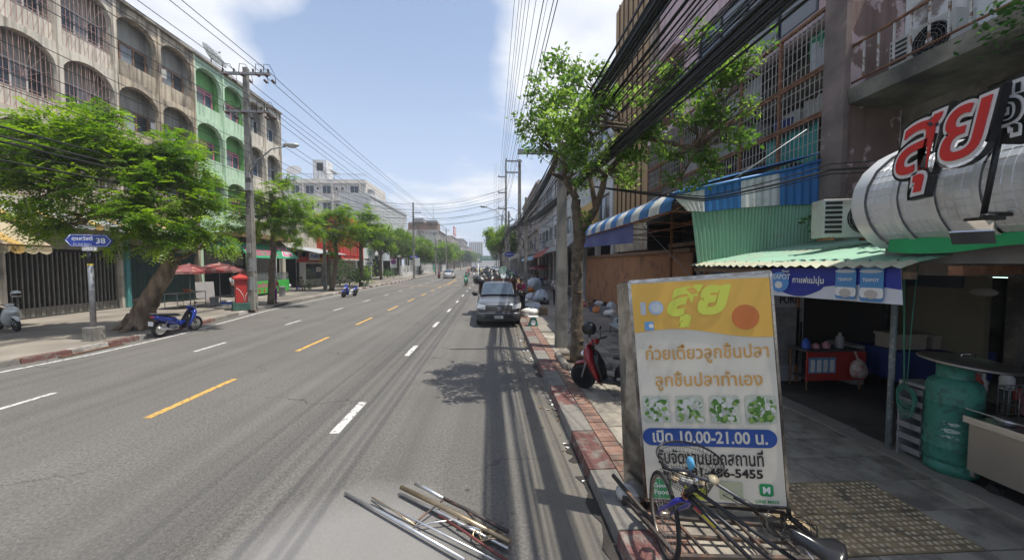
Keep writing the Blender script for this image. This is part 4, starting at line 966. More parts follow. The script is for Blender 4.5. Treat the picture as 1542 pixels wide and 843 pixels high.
# brown corrugated clad front
BRC = mat('brown_corrugated', (.46, .31, .16), .7, .1, var=.1, scale=1.2, streak=.35)
cl = thing('clad_building', 'tall building front clad in light brown corrugated sheet', 'building', (FX, 17.3, .15), RG)
y0, y1 = 15.2, 19.4
for k in range(7):
    ya = y0 + k * .6; b = MB(); n_ = 8
    vs = [(FX + (.03 if j % 2 else -.0), ya + .6 * j / n_ * .985, z) for j in range(n_ + 1) for z in (4.4, 15.7)]
    b.add(vs, [(2 * j, 2 * j + 2, 2 * j + 3, 2 * j + 1) for j in range(n_)]); part('sheet', b, BRC, cl)
    if k: b = MB(); b.box(FX - .05, ya - .03, 4.4, FX - .001, ya + .02, 15.7); part('batten', b, mat('dark_batten', (.1, .05, .03), .8), cl)
b = MB(); b.box(FX + .04, y0 + .01, 3.2, FX + 10, y1, 15.6); part('wall', b, WALLB, cl)
b = MB(); b.box(FX + 1.5, y0, .15, FX + 1.7, y1, 3.2); part('shop_back', b, DARK, cl)
# pink building with window bays and the caged balcony fronts below it
pk = thing('pink_building', 'pink rendered building with blue glass windows above the caged balconies', 'building', (FX, 11, .15), RG)
PX = 6.9
b = MB()
b.box(PX, 6.8, 7.7, PX + .25, 15.15, 7.95); b.box(PX, 6.8, 10.2, PX + .25, 15.15, 13.4)
b.box(PX, 6.8, 7.951, PX + .25, 7.6, 10.199); b.box(PX, 12.3, 7.951, PX + .25, 13.1, 10.199); b.box(PX, 14.9, 7.951, PX + .25, 15.15, 10.199)
part('wall', b, WALLP, pk, split=True)
b = MB(); b.box(PX + .9, 6.8, 4.2, PX + 8, 15.15, 13.3); part('rear_block', b, mat('room_wall', (.25, .25, .23), .9, var=.3, scale=1.4, c2=(.05, .05, .05), dscale=1), pk)
wmm = window_meshes(4.6, 2.2, BLACK, [GLASSB], 4, fr=.07, transom=.5); put_window(pk, wmm, (PX + .12, 9.95, 7.97), PI)
wmm = window_meshes(1.7, 2.2, WOODF, [GLASS], 2, fr=.1); put_window(pk, wmm, (PX + .12, 14.0, 7.97), PI)
b = grille_mb(-.95, .95, 0, 2.6, 0, step=.16, r=.012, fan=False); b.v = [(PX - .35 - v[0], 14.0 - v[1], v[2] + 7.7) for v in b.v]; part('window_cage', b, RUST, pk)
b = MB(); b.box(PX - .45, 13.0, 7.45, PX - .002, 15.05, 7.62); b.box(PX - .45, 13.0, 10.4, PX - .002, 15.05, 10.55); part('ledge', b, WALLP, pk, split=True)
b = MB(); b.box(PX - .25, 7.2, 7.55, PX - .003, 12.8, 7.7); part('window_ledge', b, WALLP, pk)
CG = mat('cage_wire', (.42, .38, .33), .7, .3, var=.3, scale=2); 
for (z0, z1) in ((4.62, 5.52), (5.6, 6.4), (6.48, 7.55)):
    cgr = thing('balcony_cage', {4.62: 'lowest rusty balcony cage just above the blue and white sheets', 5.6: 'middle rusty balcony cage full of stored clutter', 6.48: 'topmost rusty balcony cage under the pink wall'}[z0], 'cage', (FX, 10.5, z0), 'rusty caged balconies of the old block')
    y0, y1 = 6.85, 15.1
    b = MB(); k = 0; y = y0
    while y <= y1: b.box(FX - .006, y - .007, z0, FX + .006, y + .007, z1); y += .115
    part('bars', b, CG, cgr, kind='stuff'); b = MB()
    z = z0 + .2
    while z < z1 - .05: b.box(FX - .012, y0, z - .007, FX - .007, y1, z + .007); z += .23
    part('cross_wires', b, CG, cgr, kind='stuff')
    for z in (z0 - .02, z1 + .02): b = MB(); b.box(FX - .035, y0, z - .03, FX + .04, y1, z + .03); part('rail', b, RUST, cgr)
    for y in (y0, 8.1, 9.4, 10.8, 12.4, 14.0, y1): b = MB(); b.box(FX - .03, y - .03, z0 + .012, FX + .03, y + .03, z1 - .012); part('post', b, RUST, cgr)
b = MB()
for z in (4.42, 5.53, 6.42): b.box(FX + .05, 6.85, z, PX + .88, 15.1, z + .07)
part('balcony_floor', b, SLABM, pk, split=True)
def hang(nm, label, y0, y1, z0, z1, x, m, cat='laundry', group='things kept behind the balcony cages'):
    b = MB(); s_ = random.random() * 6
    b.grid(lambda u, v: Vector((x + .05 * math.sin(u * 14 + s_) * (1 - v * .4), y0 + (y1 - y0) * u, z1 - (z1 - z0) * v * (1 - .12 * math.sin(u * 7 + s_)))), 14, 4); single(nm, b, m, label, cat, (x, y0, z0), group)
hang('tarpaulin', 'teal tarpaulin hung inside the lowest balcony cage', 7.15, 8.6, 4.72, 5.48, FX + .12, mat('teal_tarp', (.02, .28, .25), .6, var=.15), 'tarpaulin')
hang('white_cloth', 'crumpled white sheet at the near end of the lowest cage', 6.9, 7.12, 4.7, 5.5, FX + .1, WCV)
hang('white_bag', 'white plastic bag hung in the lowest cage left of the teal tarpaulin', 9.0, 9.4, 4.7, 5.1, FX + .1, WCV)
hang('striped_cloth', 'pale cloth over the rail at the near end of the topmost cage', 6.95, 7.6, 6.5, 7.2, FX + .25, mat('cloth_pale', (.45, .48, .5), .9), )
hang('green_cloth', 'green cloth high up in the topmost cage', 7.2, 7.7, 7.0, 7.4, FX + .3, mat('cloth_green', (.03, .25, .13), .9))
hang('storage_sheet', 'white board leaning in the middle cage', 6.95, 7.7, 5.62, 6.1, FX + .3, WCV)
hang('grey_cloth', 'grey white curtain further along the middle cage', 9.6, 11.2, 5.65, 6.3, FX + .35, mat('cloth_grey', (.35, .38, .38), .9))
hang('grey_cloth', 'dull curtain along the far part of the topmost cage', 9.2, 11.5, 6.55, 7.4, FX + .4, mat('cloth_grey', (.35, .38, .38), .9))
hang('white_cloth', 'pale sheet at the far part of the lowest cage', 11.0, 13.4, 4.75, 5.4, FX + .3, WCV)
b = MB(); b.lathe([(.2, 0), (.27, .3), (.29, .3)], (FX + .35, 8.3, 5.6)); single('wash_tub', b, BLUE, 'blue tub standing in the middle balcony cage', 'tub', (FX + .35, 8.3, 5.6))
for i, (y, w, h_) in enumerate(((7.9, .5, .45), (9.2, .4, .6), (12.0, .7, .5))):
    b = MB(); b.box(FX + .3, y, 5.6, FX + .7, y + w, 5.6 + h_); single('storage_box', b, mat('grey_white_box', (.4, .4, .38), .7), ['small pale box near the blue tub in the cage', 'taller pale box beside the post in the middle cage', 'wide pale box at the far part of the middle cage'][i], 'box', (FX + .3, y, 5.6), 'things kept behind the balcony cages', bevel=.02)
# party wall and the near building with the peeling balcony
nb_ = thing('old_shophouse', 'peeling old shophouse with a long railed balcony at the right edge', 'building', (FX, 3, .15), RG)
b = MB(); b.box(FX - .05, 6.45, 2.4, 7.5, 6.79, 10.2); part('party_wall', b, PEEL, nb_)
b = MB(); b.box(FX - .16, 6.4, 2.4, FX - .051, 6.84, 10.2); part('pilaster', b, mat('dark_stained_pillar', (.2, .15, .13), .9, var=.4, scale=2, c2=(.35, .28, .26), amt=.62, edge=.03, dscale=1.6, bump=.5), nb_)
b = MB(); b.box(7.5, -6, 2.4, 7.7, 6.44, 5.4); part('lower_wall', b, mat('brown_grey_plaster', (.32, .27, .23), .9, var=.2, scale=1, c2=(.1, .085, .075), dscale=.8, bump=.3), nb_)
b = MB(); b.box(7.5, -6, 5.72, 7.7, 6.44, 9.6); part('upper_wall', b, PEELW, nb_)
b = MB(); n_ = 50
for i in range(n_):
    y0, y1 = -6 + 12.44 * i / n_, -6 + 12.44 * (i + 1) / n_
vs = []; 
for i in range(n_ + 1):
    y = -6 + 12.44 * i / n_; j = .03 * math.sin(i * 2.3) + random.uniform(-.02, .02)
    vs += [(FX - .1 + j, y, 5.46 + j * .6), (FX - .12 + j * .5, y, 5.72), (7.5, y, 5.72), (7.5, y, 5.40)]
fs = []
for i in range(n_):
    for k in range(4): fs.append((4 * i + k, 4 * i + (k + 1) % 4, 4 * i + 4 + (k + 1) % 4, 4 * i + 4 + k))
b.add(vs, fs); b.add([vs[-4], vs[-3], vs[-2], vs[-1]], [(0, 1, 2, 3)]); part('balcony_slab', b, SLABM, nb_)
b = MB(); b.tube([(FX - .02, 6.4, 6.5), (FX - .02, -6, 6.5)], .028, 6); part('handrail', b, RUST, nb_); b = MB(); b.tube([(FX - .02, 6.4, 5.85), (FX - .02, -6, 5.85)], .02, 6); part('lower_rail', b, RUST, nb_)
rod = mesh('baluster', MB().box(-.012, -.012, 0, .012, .012, .66), mat('flaky_white_rod', (.5, .48, .44), .8, var=.2, scale=6, c2=(.2, .1, .06), amt=.55, edge=.03, dscale=9))
for k in range(50):
    o = bpy.data.objects.new('baluster', rod); COL.objects.link(o); o.parent = nb_; o.location = Vector((FX - .02, 6.2 - k * .24, 5.85)) - ORG[nb_.name]
wmm = window_meshes(2.4, 1.9, WOODF, [GLASS, CURT], 3, fr=.09); put_window(nb_, wmm, (7.49, 3.6, 6.75), PI)
wmm = window_meshes(1.6, .55, BLACK, [GLASS], 2, fr=.05); put_window(nb_, wmm, (7.49, 4.4, 4.7), PI)
def ac_unit(label, loc, rz, sc=1):
    root = thing('air_conditioner', label, 'air conditioner', loc, 'outdoor air conditioning units', 0)
    ORG[root.name] = Vector((0, 0, 0)); Wd, D_, H_ = .86 * sc, .32 * sc, .6 * sc
    b = MB(); b.box(-Wd / 2, -D_ / 2, .04, Wd / 2, D_ / 2, .04 + H_); part('casing', b, mat('ac_casing', (.5, .49, .45), .5, var=.08, c2=(.35, .32, .27), amt=.62, dscale=4), root, bevel=.015)
    b = MB(); b.lathe([(.001, 0), (.235 * sc, 0), (.235 * sc, .012), (.25 * sc, .015), (.25 * sc, 0)], (Wd * .17, -D_ / 2 - .001, .04 + H_ / 2), Matrix.Rotation(PI / 2, 3, 'X'), 20); part('fan_recess', b, BLACK, root)
    b = MB(); c = Vector((Wd * .17, -D_ / 2 - .025, .04 + H_ / 2))
    for q in (.05, .1, .15, .2, .24): b.tube([c + Vector((q * sc * math.cos(2 * PI * k / 20), 0, q * sc * math.sin(2 * PI * k / 20))) for k in range(20)], .004, 3, closed=True)
    for k in range(12): a = 2 * PI * k / 12; b.tube([c, c + Vector((math.cos(a) * .24 * sc, 0, math.sin(a) * .24 * sc))], .003, 3)
    part('fan_guard', b, GREY, root)
    b = MB(); b.lathe([(.04, 0), (.04, .02)], c, Matrix.Rotation(PI / 2, 3, 'X'), 10); part('fan_hub', b, WHITE, root)
    for k in range(7): b = MB(); b.box(-Wd * .47, -D_ / 2 - .006, .1 + k * .075 * sc, -Wd * .2, -D_ / 2 - .001, .14 + k * .075 * sc); part('louvre', b, BLACK, root)
    for x in (-.3, .3): b = MB(); b.box(x * sc - .03, -D_ / 2, 0, x * sc + .03, D_ / 2, .04); part('foot', b, RUST, root)
    place(root, loc, rz); return root
ac_unit('old dirty air conditioner behind the balcony railing', (7.0, 5.65, 5.72), -PI / 2, 1.05)
ac_unit('white air conditioner standing on the green lean-to roof', YP(1275, 362, 5.15), -.25, .92)
# climbing plant tufts
def tuft(label, c, r, n, m, size, seed, name='plant', cat='plant', stems=6):
    rr = random.Random(seed); root = thing(name, label, cat, c)
    b = MB()
    for k in range(stems):
        a = rr.uniform(0, 6.28); b.tube([c, Vector(c) + Vector((math.cos(a) * r[0] * .4, math.sin(a) * r[1] * .4, r[2] * .8)), Vector(c) + Vector((math.cos(a) * r[0] * .9, math.sin(a) * r[1] * .9, r[2] * rr.uniform(1, 1.8)))], [.012, .008, .004], 4)
    part('stems', b, MATS['bark'], root, kind='stuff')
    v = []; tn = []
    b = MB()
    for k in range(n):
        u = Vector((rr.gauss(0, .5), rr.gauss(0, .5), rr.gauss(0, .45))); p_ = Vector(c) + Vector((u.x * r[0], u.y * r[1], r[2] + u.z * r[2]))
        d = Vector((rr.gauss(0, 1), rr.gauss(0, 1), rr.gauss(0, .6))).normalized(); e = d.cross(Vector((rr.gauss(0, 1), rr.gauss(0, 1), 1.5))).normalized(); s_ = size * rr.uniform(.6, 1.4)
        b.add([p_, p_ + d * s_ * .5 + e * s_ * .28, p_ + d * s_, p_ + d * s_ * .5 - e * s_ * .28], [(0, 1, 2, 3)]); tn += [rr.random()] * 4
    o = part('foliage', b, m, root, kind='stuff'); at = o.data.attributes.new('tone', 'FLOAT', 'POINT'); at.data.foreach_set('value', tn); return root
tuft('leafy weed growing beside the air conditioner on the green roof', YP(1252, 345, 6.3), (.35, .35, .2), 160, LEAF3, .14, 3)
tuft('bush of small leaves on the balcony edge at the top right corner', XP(1530, 45, 6.5) + Vector((0, -.1, -.2)), (.4, .45, .35), 420, LEAF3, .09, 5)

g = random.Random(17)                                  # small lived-in things on the left fronts
for k in range(7):
    y = g.uniform(21.5, 26); z = g.choice((6.6, 10.3, 14.0)); w = g.uniform(.25, .6); h_ = g.uniform(.4, .8); b = MB(); s_ = g.random() * 6
    b.grid(lambda u, v: Vector((XL - .3 + .04 * math.sin(u * 9 + s_), y + w * u, z + .9 - h_ * v)), 8, 3); single('hung_cloth', b, g.choice([WCV, MATS['cloth_pale'], MATS['cloth_grey'], GCV]), 'piece of laundry hung in an arch of the left shophouses', 'laundry', (XL - .3, y, z), 'laundry in the left arches')
# ---------------------------------------------------------------- right side at street level
GCOR = mat('green_corrugated', (.2, .38, .25), .55, .1, var=.12, scale=1.5, c2=(.2, .22, .15), amt=.66, dscale=1.5, streak=.25)
GROOF = mat('green_roof_sheet', (.24, .42, .3), .6, .1, var=.12, scale=1.5, c2=(.32, .33, .25), amt=.6, dscale=1.6)
BCOR = mat('blue_sheet', (.03, .16, .4), .5, .1, var=.15, scale=2, c2=(.09, .15, .25), amt=.64, dscale=2.5, streak=.2)
WCOR = mat('white_sheet', (.62, .63, .6), .55, .1, var=.1, scale=2, c2=(.3, .28, .24), amt=.62, dscale=2.5, streak=.4)
SCREW = BLACK
def lerp(a, b, t): return a + (b - a) * t
def corr(label, name, pts_top, pts_bot, n, off, m, parent, ribs=None):
    "corrugated sheet between two polylines (lists of points), ribs displaced by off"
    def at(pl, t):
        f = t * (len(pl) - 1); i = min(int(f), len(pl) - 2); return pl[i].lerp(pl[i + 1], f - i)
    b = MB(); vs = []
    for i in range(n + 1):
        t = i / n; o = off * (1 if (i // 1) % 2 else 0) if isinstance(off, Vector) else Vector((0, 0, 0))
        vs += [at(pts_top, t) + o, at(pts_bot, t) + o]
    b.add(vs, [(2 * i, 2 * i + 1, 2 * i + 3, 2 * i + 2) for i in range(n)]); return part(name, b, m, parent)
EY = 6.9
lt_ = thing('lean_to_awning', 'shop awning with a green corrugated end panel and blue and white sheets above it', 'awning', (3.8, EY, 2.5))
tp = [YP(1041, 317, EY), YP(1116, 312, EY), YP(1174, 308, EY), YP(1235, 305, EY)]; bt_ = [YP(1051, 403, EY), YP(1230, 362, EY)]
def along(pl, t):
    f = t * (len(pl) - 1); i = min(int(f), len(pl) - 2); return pl[i].lerp(pl[i + 1], f - i)
for k in range(5):
    t0, t1 = k / 5, (k + 1) / 5
    corr('', 'green_sheet', [along(tp, t0), along(tp, t1)], [along(bt_, t0), along(bt_, t1)], 14, Vector((0, -.03, 0)), GCOR, lt_)
q0, q1 = YP(1235, 243, EY), YP(1274, 236, EY)
corr('', 'green_sheet', [q0, q1], [YP(1230, 362, EY), YP(1274, 352, EY)], 8, Vector((0, -.03, 0)), GCOR, lt_)
sx = [1012, 1061, 1116, 1174, 1235]; ty = [294, 285, 273, 259, 245]; by = [318, 319, 313, 309, 307]
for k in range(4):
    corr('', 'striped_sheet', [YP(sx[k], ty[k], EY - .05), YP(sx[k + 1], ty[k + 1], EY - .05)], [YP(max(sx[k], 1035 if k == 0 else 0), by[k], EY - .05), YP(sx[k + 1], by[k + 1], EY - .05)], 10, Vector((0, -.02, 0)), WCOR if k % 2 == 0 else BCOR, lt_)
b = MB()
for k in range(3):
    pass
b.tube([YP(1008, 294, EY - .06), YP(1116, 270, EY - .06), YP(1190, 255, EY - .06), YP(1256, 236, EY - .06)], .035, 5); part('ridge_flashing', b, BCOR, lt_)
# street-side slope with its rolled edge, alternating blue and white sheets
y0, y1 = EY - .04, 14.1; nP = 14
prof = [(6.4, 4.75), (5.2, 4.45), (4.2, 4.18), (3.75, 4.05), (3.55, 3.93), (3.43, 3.78), (3.4, 3.6)]
for k in range(nP):
    a, c = y0 + (y1 - y0) * k / nP, y0 + (y1 - y0) * (k + 1) / nP; b = MB(); vs = []
    for j in range(7):
        yy = a + (c - a) * j / 6; o = .025 * (j % 2)
        vs += [(x - o * .7, yy, z + o) for x, z in prof]
    P = len(prof); b.add(vs, [(j * P + i, j * P + i + 1, (j + 1) * P + i + 1, (j + 1) * P + i) for j in range(6) for i in range(P - 1)], 0, True)
    part('striped_sheet', b, BCOR if k % 2 == 0 else WCOR, lt_)
b = MB()
for yy in (7.0, 8.7, 10.4, 12.2, 13.9): b.tube([(3.5, yy, 3.6), (4.2, yy, 4.08), (6.4, yy, 4.6)], .02, 4); b.tube([(3.6, yy, 3.62), (6.4, yy, 3.5)], .02, 4)
b.tube([(3.5, 7, 3.62), (3.5, 14, 3.62)], .025, 4); b.tube([(4.8, 7, 3.55), (4.8, 14, 3.55)], .02, 4)
part('roof_frame', b, RUST, lt_, kind='stuff')
b = MB(); b.tube([YP(968, 340, 9.5) + Vector((0, 0, .0)), Vector((5.9, 8.6, 1.2))], .012, 4); single('stay_rod', b, GALV, 'thin grey stay rod slanting under the blue and white awning', 'rod')
b = MB(); b.grid(lambda u, v: Vector((3.52 + .05 * math.sin(u * 20) * v, 9.0 + 5.6 * u, 3.62 - (.5 - .12 * u) * v)), 24, 3); single('tarpaulin', b, mat('purple_blue_tarp', (.08, .1, .3), .6, var=.15, scale=2), 'faded purple blue tarpaulin hanging under the striped awning edge', 'tarpaulin', (3.5, 11.8, 3.2))
# corrugated lean-to roof over the shop mouth
gr_ = thing('green_roof', 'low green corrugated roof with an edge painted pale as if sunlit over the shop mouth', 'roof', (5, 5.2, 2.6))
ya, yb = 3.3, 7.08; nS = 5
for k in range(nS):
    a, c = ya + (yb - ya) * k / nS, ya + (yb - ya) * (k + 1) / nS; b = MB(); vs = []; n_ = 10
    for j in range(n_ + 1):
        yy = a + (c - a) * j / n_; o = .022 * (j % 2)
        vs += [(6.6, yy, 3.06 + o), (5.2, yy, 2.82 + o), (4.1, yy, 2.62 + o), (3.9, yy, 2.56 + o + (.0 if j % 2 else -.01) + random.uniform(-.008, .008))]
    b.add(vs, [(4 * j + i, 4 * j + i + 1, 4 * j + 5 + i, 4 * j + 4 + i) for j in range(n_) for i in range(2)], 0)
    b.add(vs, [(4 * j + 2, 4 * j + 3, 4 * j + 7, 4 * j + 6) for j in range(n_)], 1); part('roof_sheet', b, [GROOF, mat('sunlit_roof_edge', (.42, .42, .3), .6, var=.15, scale=6)], gr_)  # yellowish sunlight on the overhanging lip is painted as a paler material
b = MB()
for k in range(14):
    for xx, zz in ((4.0, 2.62), (5.0, 2.82)): b.lathe([(.012, 0), (.008, .012)], (xx, ya + .1 + k * .27, zz + .01), n=6)
part('screws', b, SCREW, gr_, kind='stuff')
for (p_, q) in (((4.05, ya, 2.5), (4.05, yb, 2.5)), ((5.24, ya, 2.72), (5.24, yb, 2.72))): b = MB(); b.box(p_[0] - .03, p_[1], p_[2] - .05, q[0] + .03, q[1], q[2] + .02); part('beam', b, mat('old_timber', (.16, .11, .07), .9, var=.3, scale=5), gr_)
b = MB(); b.tube([(5.24, 4.47, .16), (5.24, 4.47, 2.68)], .034, 8); single('post', b, mat('flaky_grey_post', (.2, .25, .26), .7, .2, var=.25, scale=7, c2=(.36, .36, .34), amt=.56, edge=.02, dscale=16), 'mottled grey steel post holding up the low green roof', 'post', (5.24, 4.47, .16))
b = MB(); b.tube([(4.1, 7.0, .16), (4.1, 7.0, 2.55)], .03, 8); single('post', b, GALV, 'galvanised post at the far corner of the low green roof', 'post', (4.1, 7.0, .16))
# condensed-milk banner
def banner():
    X = 4.0; TL, TR, BR, BL = XP(1163, 404, X), XP(1357, 403, X), XP(1358, 459, X), XP(1162, 444, X)
    root = thing('shop_banner', 'blue and white coffee milk banner reading TEAPOT with two printed cans', 'banner', tuple((TL + BR) / 2))
    n_ = 20; L = (TL.y - TR.y)
    def P(u, v, e=0): p = TL.lerp(TR, u).lerp(BL.lerp(BR, u), v); return p + Vector((-.012 * math.sin(u * 17) * v - e, 0, 0))
    BB = mat('banner_blue', (.02, .035, .28), .5, var=.12, scale=2); BL2 = mat('banner_white', (.62, .64, .68), .5, var=.04)
    b = MB(); b.grid(lambda u, v: P(u, v), n_, 6); part('sheet', b, BL2, root)
    b = MB()
    sw = lambda u: .62 + .38 * math.sin(min(1, max(0, u * 1.9 + .0)) * PI) ** 1.0 * (1 if u < .55 else 1) if u < .5 else .62 - .1 * math.sin((u - .5) * 2 * PI)
    vs = [P(i / 40, v * sw(i / 40) * .97, .005) for i in range(41) for v in (0, .5, 1)]
    b.add(vs, [(3 * i + j, 3 * i + j + 1, 3 * i + 4 + j, 3 * i + 3 + j) for i in range(40) for j in range(2)]); part('blue_field', b, BB, root)
    a, up, n = (TR - TL).normalized(), Vector((0, 0, 1)), Vector((-1, 0, 0)); H = (TL - BL).length
    def put(src, u, v, m, nm, e=.02): t = MB(); p = P(u, v) ; lay(t, src, Vector((X - e, p.y, p.z)), a, up, n); part(nm, t, m, root)
    put(disc(.14, 20, .17), .09, .5, mat('logo_blue', (.1, .3, .65), .5), 'logo', .018)
    put(text_mb('TEAPOT', w=.36, bold=.03), .10, .3, mat('logo_white', (.7, .75, .8), .5), 'lettering', .024); put(text_mb('ทีพอท', w=.12, bold=.02), .16, .1, WPR, 'lettering', .024)
    put(disc(.05, 12, .07), .09, .6, WPR, 'teapot_mark', .024); put(text_mb('กาแฟแม่นุ่ม', w=.46, bold=.02), .37, .42, WPR, 'lettering', .024)
    for u, w_, h_ in ((.67, .24, .34), (.84, .24, .36)):
        put(rrect(w_, h_, .03), u, .48, mat('can_blue', (.08, .25, .5), .4, var=.1, scale=3), 'printed_can', .022)
        put(rrect(w_, h_ * .3, .03), u, .72, WPR, 'can_band', .026); put(disc(.02, 16, w_ / 2), u, .1, mat('can_lid', (.5, .55, .6), .4), 'can_lid', .026); put(text_mb('TEAPOT', w=.17, bold=.02), u, .35, WPR, 'lettering', .03); put(disc(.05, 14, .07), u, .76, mat('cream_print', (.5, .45, .4), .5), 'cup_mark', .03)
banner()
# shop interior
si = thing('shop_interior', 'dim interior of the noodle shop behind the gas cylinder', 'shop', (8, 3, .15))
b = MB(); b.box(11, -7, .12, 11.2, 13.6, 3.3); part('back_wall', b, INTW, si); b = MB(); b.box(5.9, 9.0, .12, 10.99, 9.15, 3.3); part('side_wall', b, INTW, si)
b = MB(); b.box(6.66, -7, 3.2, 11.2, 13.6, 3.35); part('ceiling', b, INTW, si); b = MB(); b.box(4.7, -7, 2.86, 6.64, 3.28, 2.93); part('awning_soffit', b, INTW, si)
b = MB(); b.box(8.6, 5.9, .12, 8.7, 7.4, 2.9); part('partition', b, mat('cream_partition', (.2, .18, .13), .9, var=.1), si)
b = MB(); b.box(8.55, 6.2, 2.15, 8.59, 7.1, 2.5); part('picture', b, mat('picture_dark', (.05, .07, .09), .5), si)
b = MB(); b.box(10.9, 5.0, .12, 10.99, 7.2, 2.6); part('door_opening', b, DARK, si)
for yy in (1.6, 5.1): b = MB(); b.box(8.0, yy, .12, 8.15, yy + .15, 3.19); part('column', b, INTW, si)
b = MB(); b.box(7.6, -2, 2.9, 7.75, 8.9, 3.19); part('beam', b, INTW, si)
lampE = mat('lit_tube', (.6, .8, .7), .5, emit=(.65, 1, .8), estr=3.0)
ft = thing('tube_light', 'lit greenish fluorescent tube on the shop ceiling', 'lamp', (9, 5.9, 2.5)); a, c = XP(1492, 416, 9), XP(1531, 417, 9)
b = MB(); b.tube([a, c], .02, 6); part('tube', b, lampE, ft); b = MB(); b.box(8.98, c.y, a.z + .02, 9.06, a.y, a.z + .07); part('fitting', b, WHITE, ft); b = MB(); b.tube([(9.02, a.y - .2, a.z + .07), (9.02, a.y - .2, 3.2)], .006, 4); part('cord', b, WHITE, ft)
b = MB(); c = XP(1481, 440, 8.4); b.lathe([(.001, 0), (.1, .0), (.1, .015), (.001, .015)], c, Matrix.Rotation(-PI / 2, 3, 'Y'), 18, sy=1.9, sx=.7); single('oval_sign', b, mat('oval_sign_face', (.45, .42, .4), .5), 'small pale oval sign hanging inside the dark shop', 'sign', tuple(c))
# metallic barrel canopy
SIL = mat('silver_sheet', (.72, .73, .73), .38, .35, var=.1, scale=3, c2=(.5, .5, .5), amt=.64, dscale=3)
cn = thing('barrel_canopy', 'silver quilted metal barrel canopy above the shop at the right edge', 'awning', (4.4, 2, 2.8))
CP = [(4.42, 2.80), (4.24, 2.9), (4.12, 3.05), (4.06, 3.22), (4.08, 3.4), (4.18, 3.58), (4.36, 3.74), (4.62, 3.86), (4.95, 3.93), (5.4, 3.97), (6.0, 4.0)]
def cpt(t): f = t * (len(CP) - 1); i = min(int(f), len(CP) - 2); f -= i; return (lerp(CP[i][0], CP[i + 1][0], f), lerp(CP[i][1], CP[i + 1][1], f))
def cnorm(t): a, b_ = cpt(max(0, t - .02)), cpt(min(1, t + .02)); d = Vector((b_[0] - a[0], 0, b_[1] - a[1])).normalized(); return Vector((-d.z, 0, d.x))
Yc = 3.92; b = MB(); NV = 22
b.add([(Vector((cpt(j / NV)[0], Yc - (i * .13), cpt(j / NV)[1])) + cnorm(j / NV) * .035) for i in (0, 1) for j in range(NV + 1)], [(j, j + 1, NV + 2 + j, NV + 1 + j) for j in range(NV)], 0, True); part('edge_band', b, SIL, cn)
b = MB(); pl = [(cpt(j / NV)[0] + cnorm(j / NV).x * .035, cpt(j / NV)[1] + cnorm(j / NV).z * .035) for j in range(NV + 1)] + [(6.0, 2.8)]
b.prism(pl, (0, Yc + .012, 0), (1, 0, 0), (0, 0, 1), (0, -1, 0), .01); part('end_cap', b, SIL, cn)
y = Yc - .13; k = 0
while y > -2.4:
    b = MB(); wq = .25
    for jj in range(26):
        t0, t1 = jj / 26, (jj + 1) / 26
        for ii in range(4):
            ya, yb = y - wq * ii / 4, y - wq * (ii + 1) / 4
            c4 = [Vector((cpt(t)[0], yy, cpt(t)[1])) for t, yy in ((t0, ya), (t1, ya), (t1, yb), (t0, yb))]; n_ = cnorm((t0 + t1) / 2)
            ins = [(p_ * .80 + (c4[0] + c4[1] + c4[2] + c4[3]) / 4 * .20) + n_ * .007 for p_ in c4]; b.add(c4 + ins, [(0, 1, 5, 4), (1, 2, 6, 5), (2, 3, 7, 6), (3, 0, 4, 7), (4, 5, 6, 7)])
    part('quilted_panel', b, SIL, cn); y -= wq
    b = MB(); b.add([(Vector((cpt(j / NV)[0], y + .004 - i * .068, cpt(j / NV)[1])) + cnorm(j / NV) * (.012 if i in (0, 3) else .03)) for i in (0, .2, .8, 1) for j in range(NV + 1)], [(r_ * (NV + 1) + j, r_ * (NV + 1) + j + 1, (r_ + 1) * (NV + 1) + j + 1, (r_ + 1) * (NV + 1) + j) for r_ in range(3) for j in range(NV)], 0, True); part('rib_band', b, SIL, cn); y -= .06; k += 1
b = MB(); b.box(4.45, -3, 2.6, 4.52, Yc, 2.84); single('fascia_board', b, mat('grey_board', (.2, .19, .18), .8, var=.15), 'grey fascia board under the silver barrel canopy', 'board', (4.5, 1, 2.6))
b = MB(); b.grid(lambda u, v: Vector((4.3 - .03 * math.sin(u * 40) - .02 * v, 3.75 - 5 * u, 2.86 - .13 * v - .03 * math.sin(u * 21) * v)), 60, 3); single('tarpaulin', b, mat('bright_green_tarp', (.02, .36, .12), .6, var=.15), 'bright green tarpaulin edge hanging below the silver canopy', 'tarpaulin', (4.3, 2, 2.8))
b = MB(); b.box(4.0, 2.9, 2.5, 6.5, 3.0, 2.58); b.v = [(v[0], v[1] + (v[0] - 4) * .35, v[2]) for v in b.v]; single('roof_strut', b, RUST, 'rusty strut under the edge of the canopy', 'beam', (5, 3.2, 2.5))
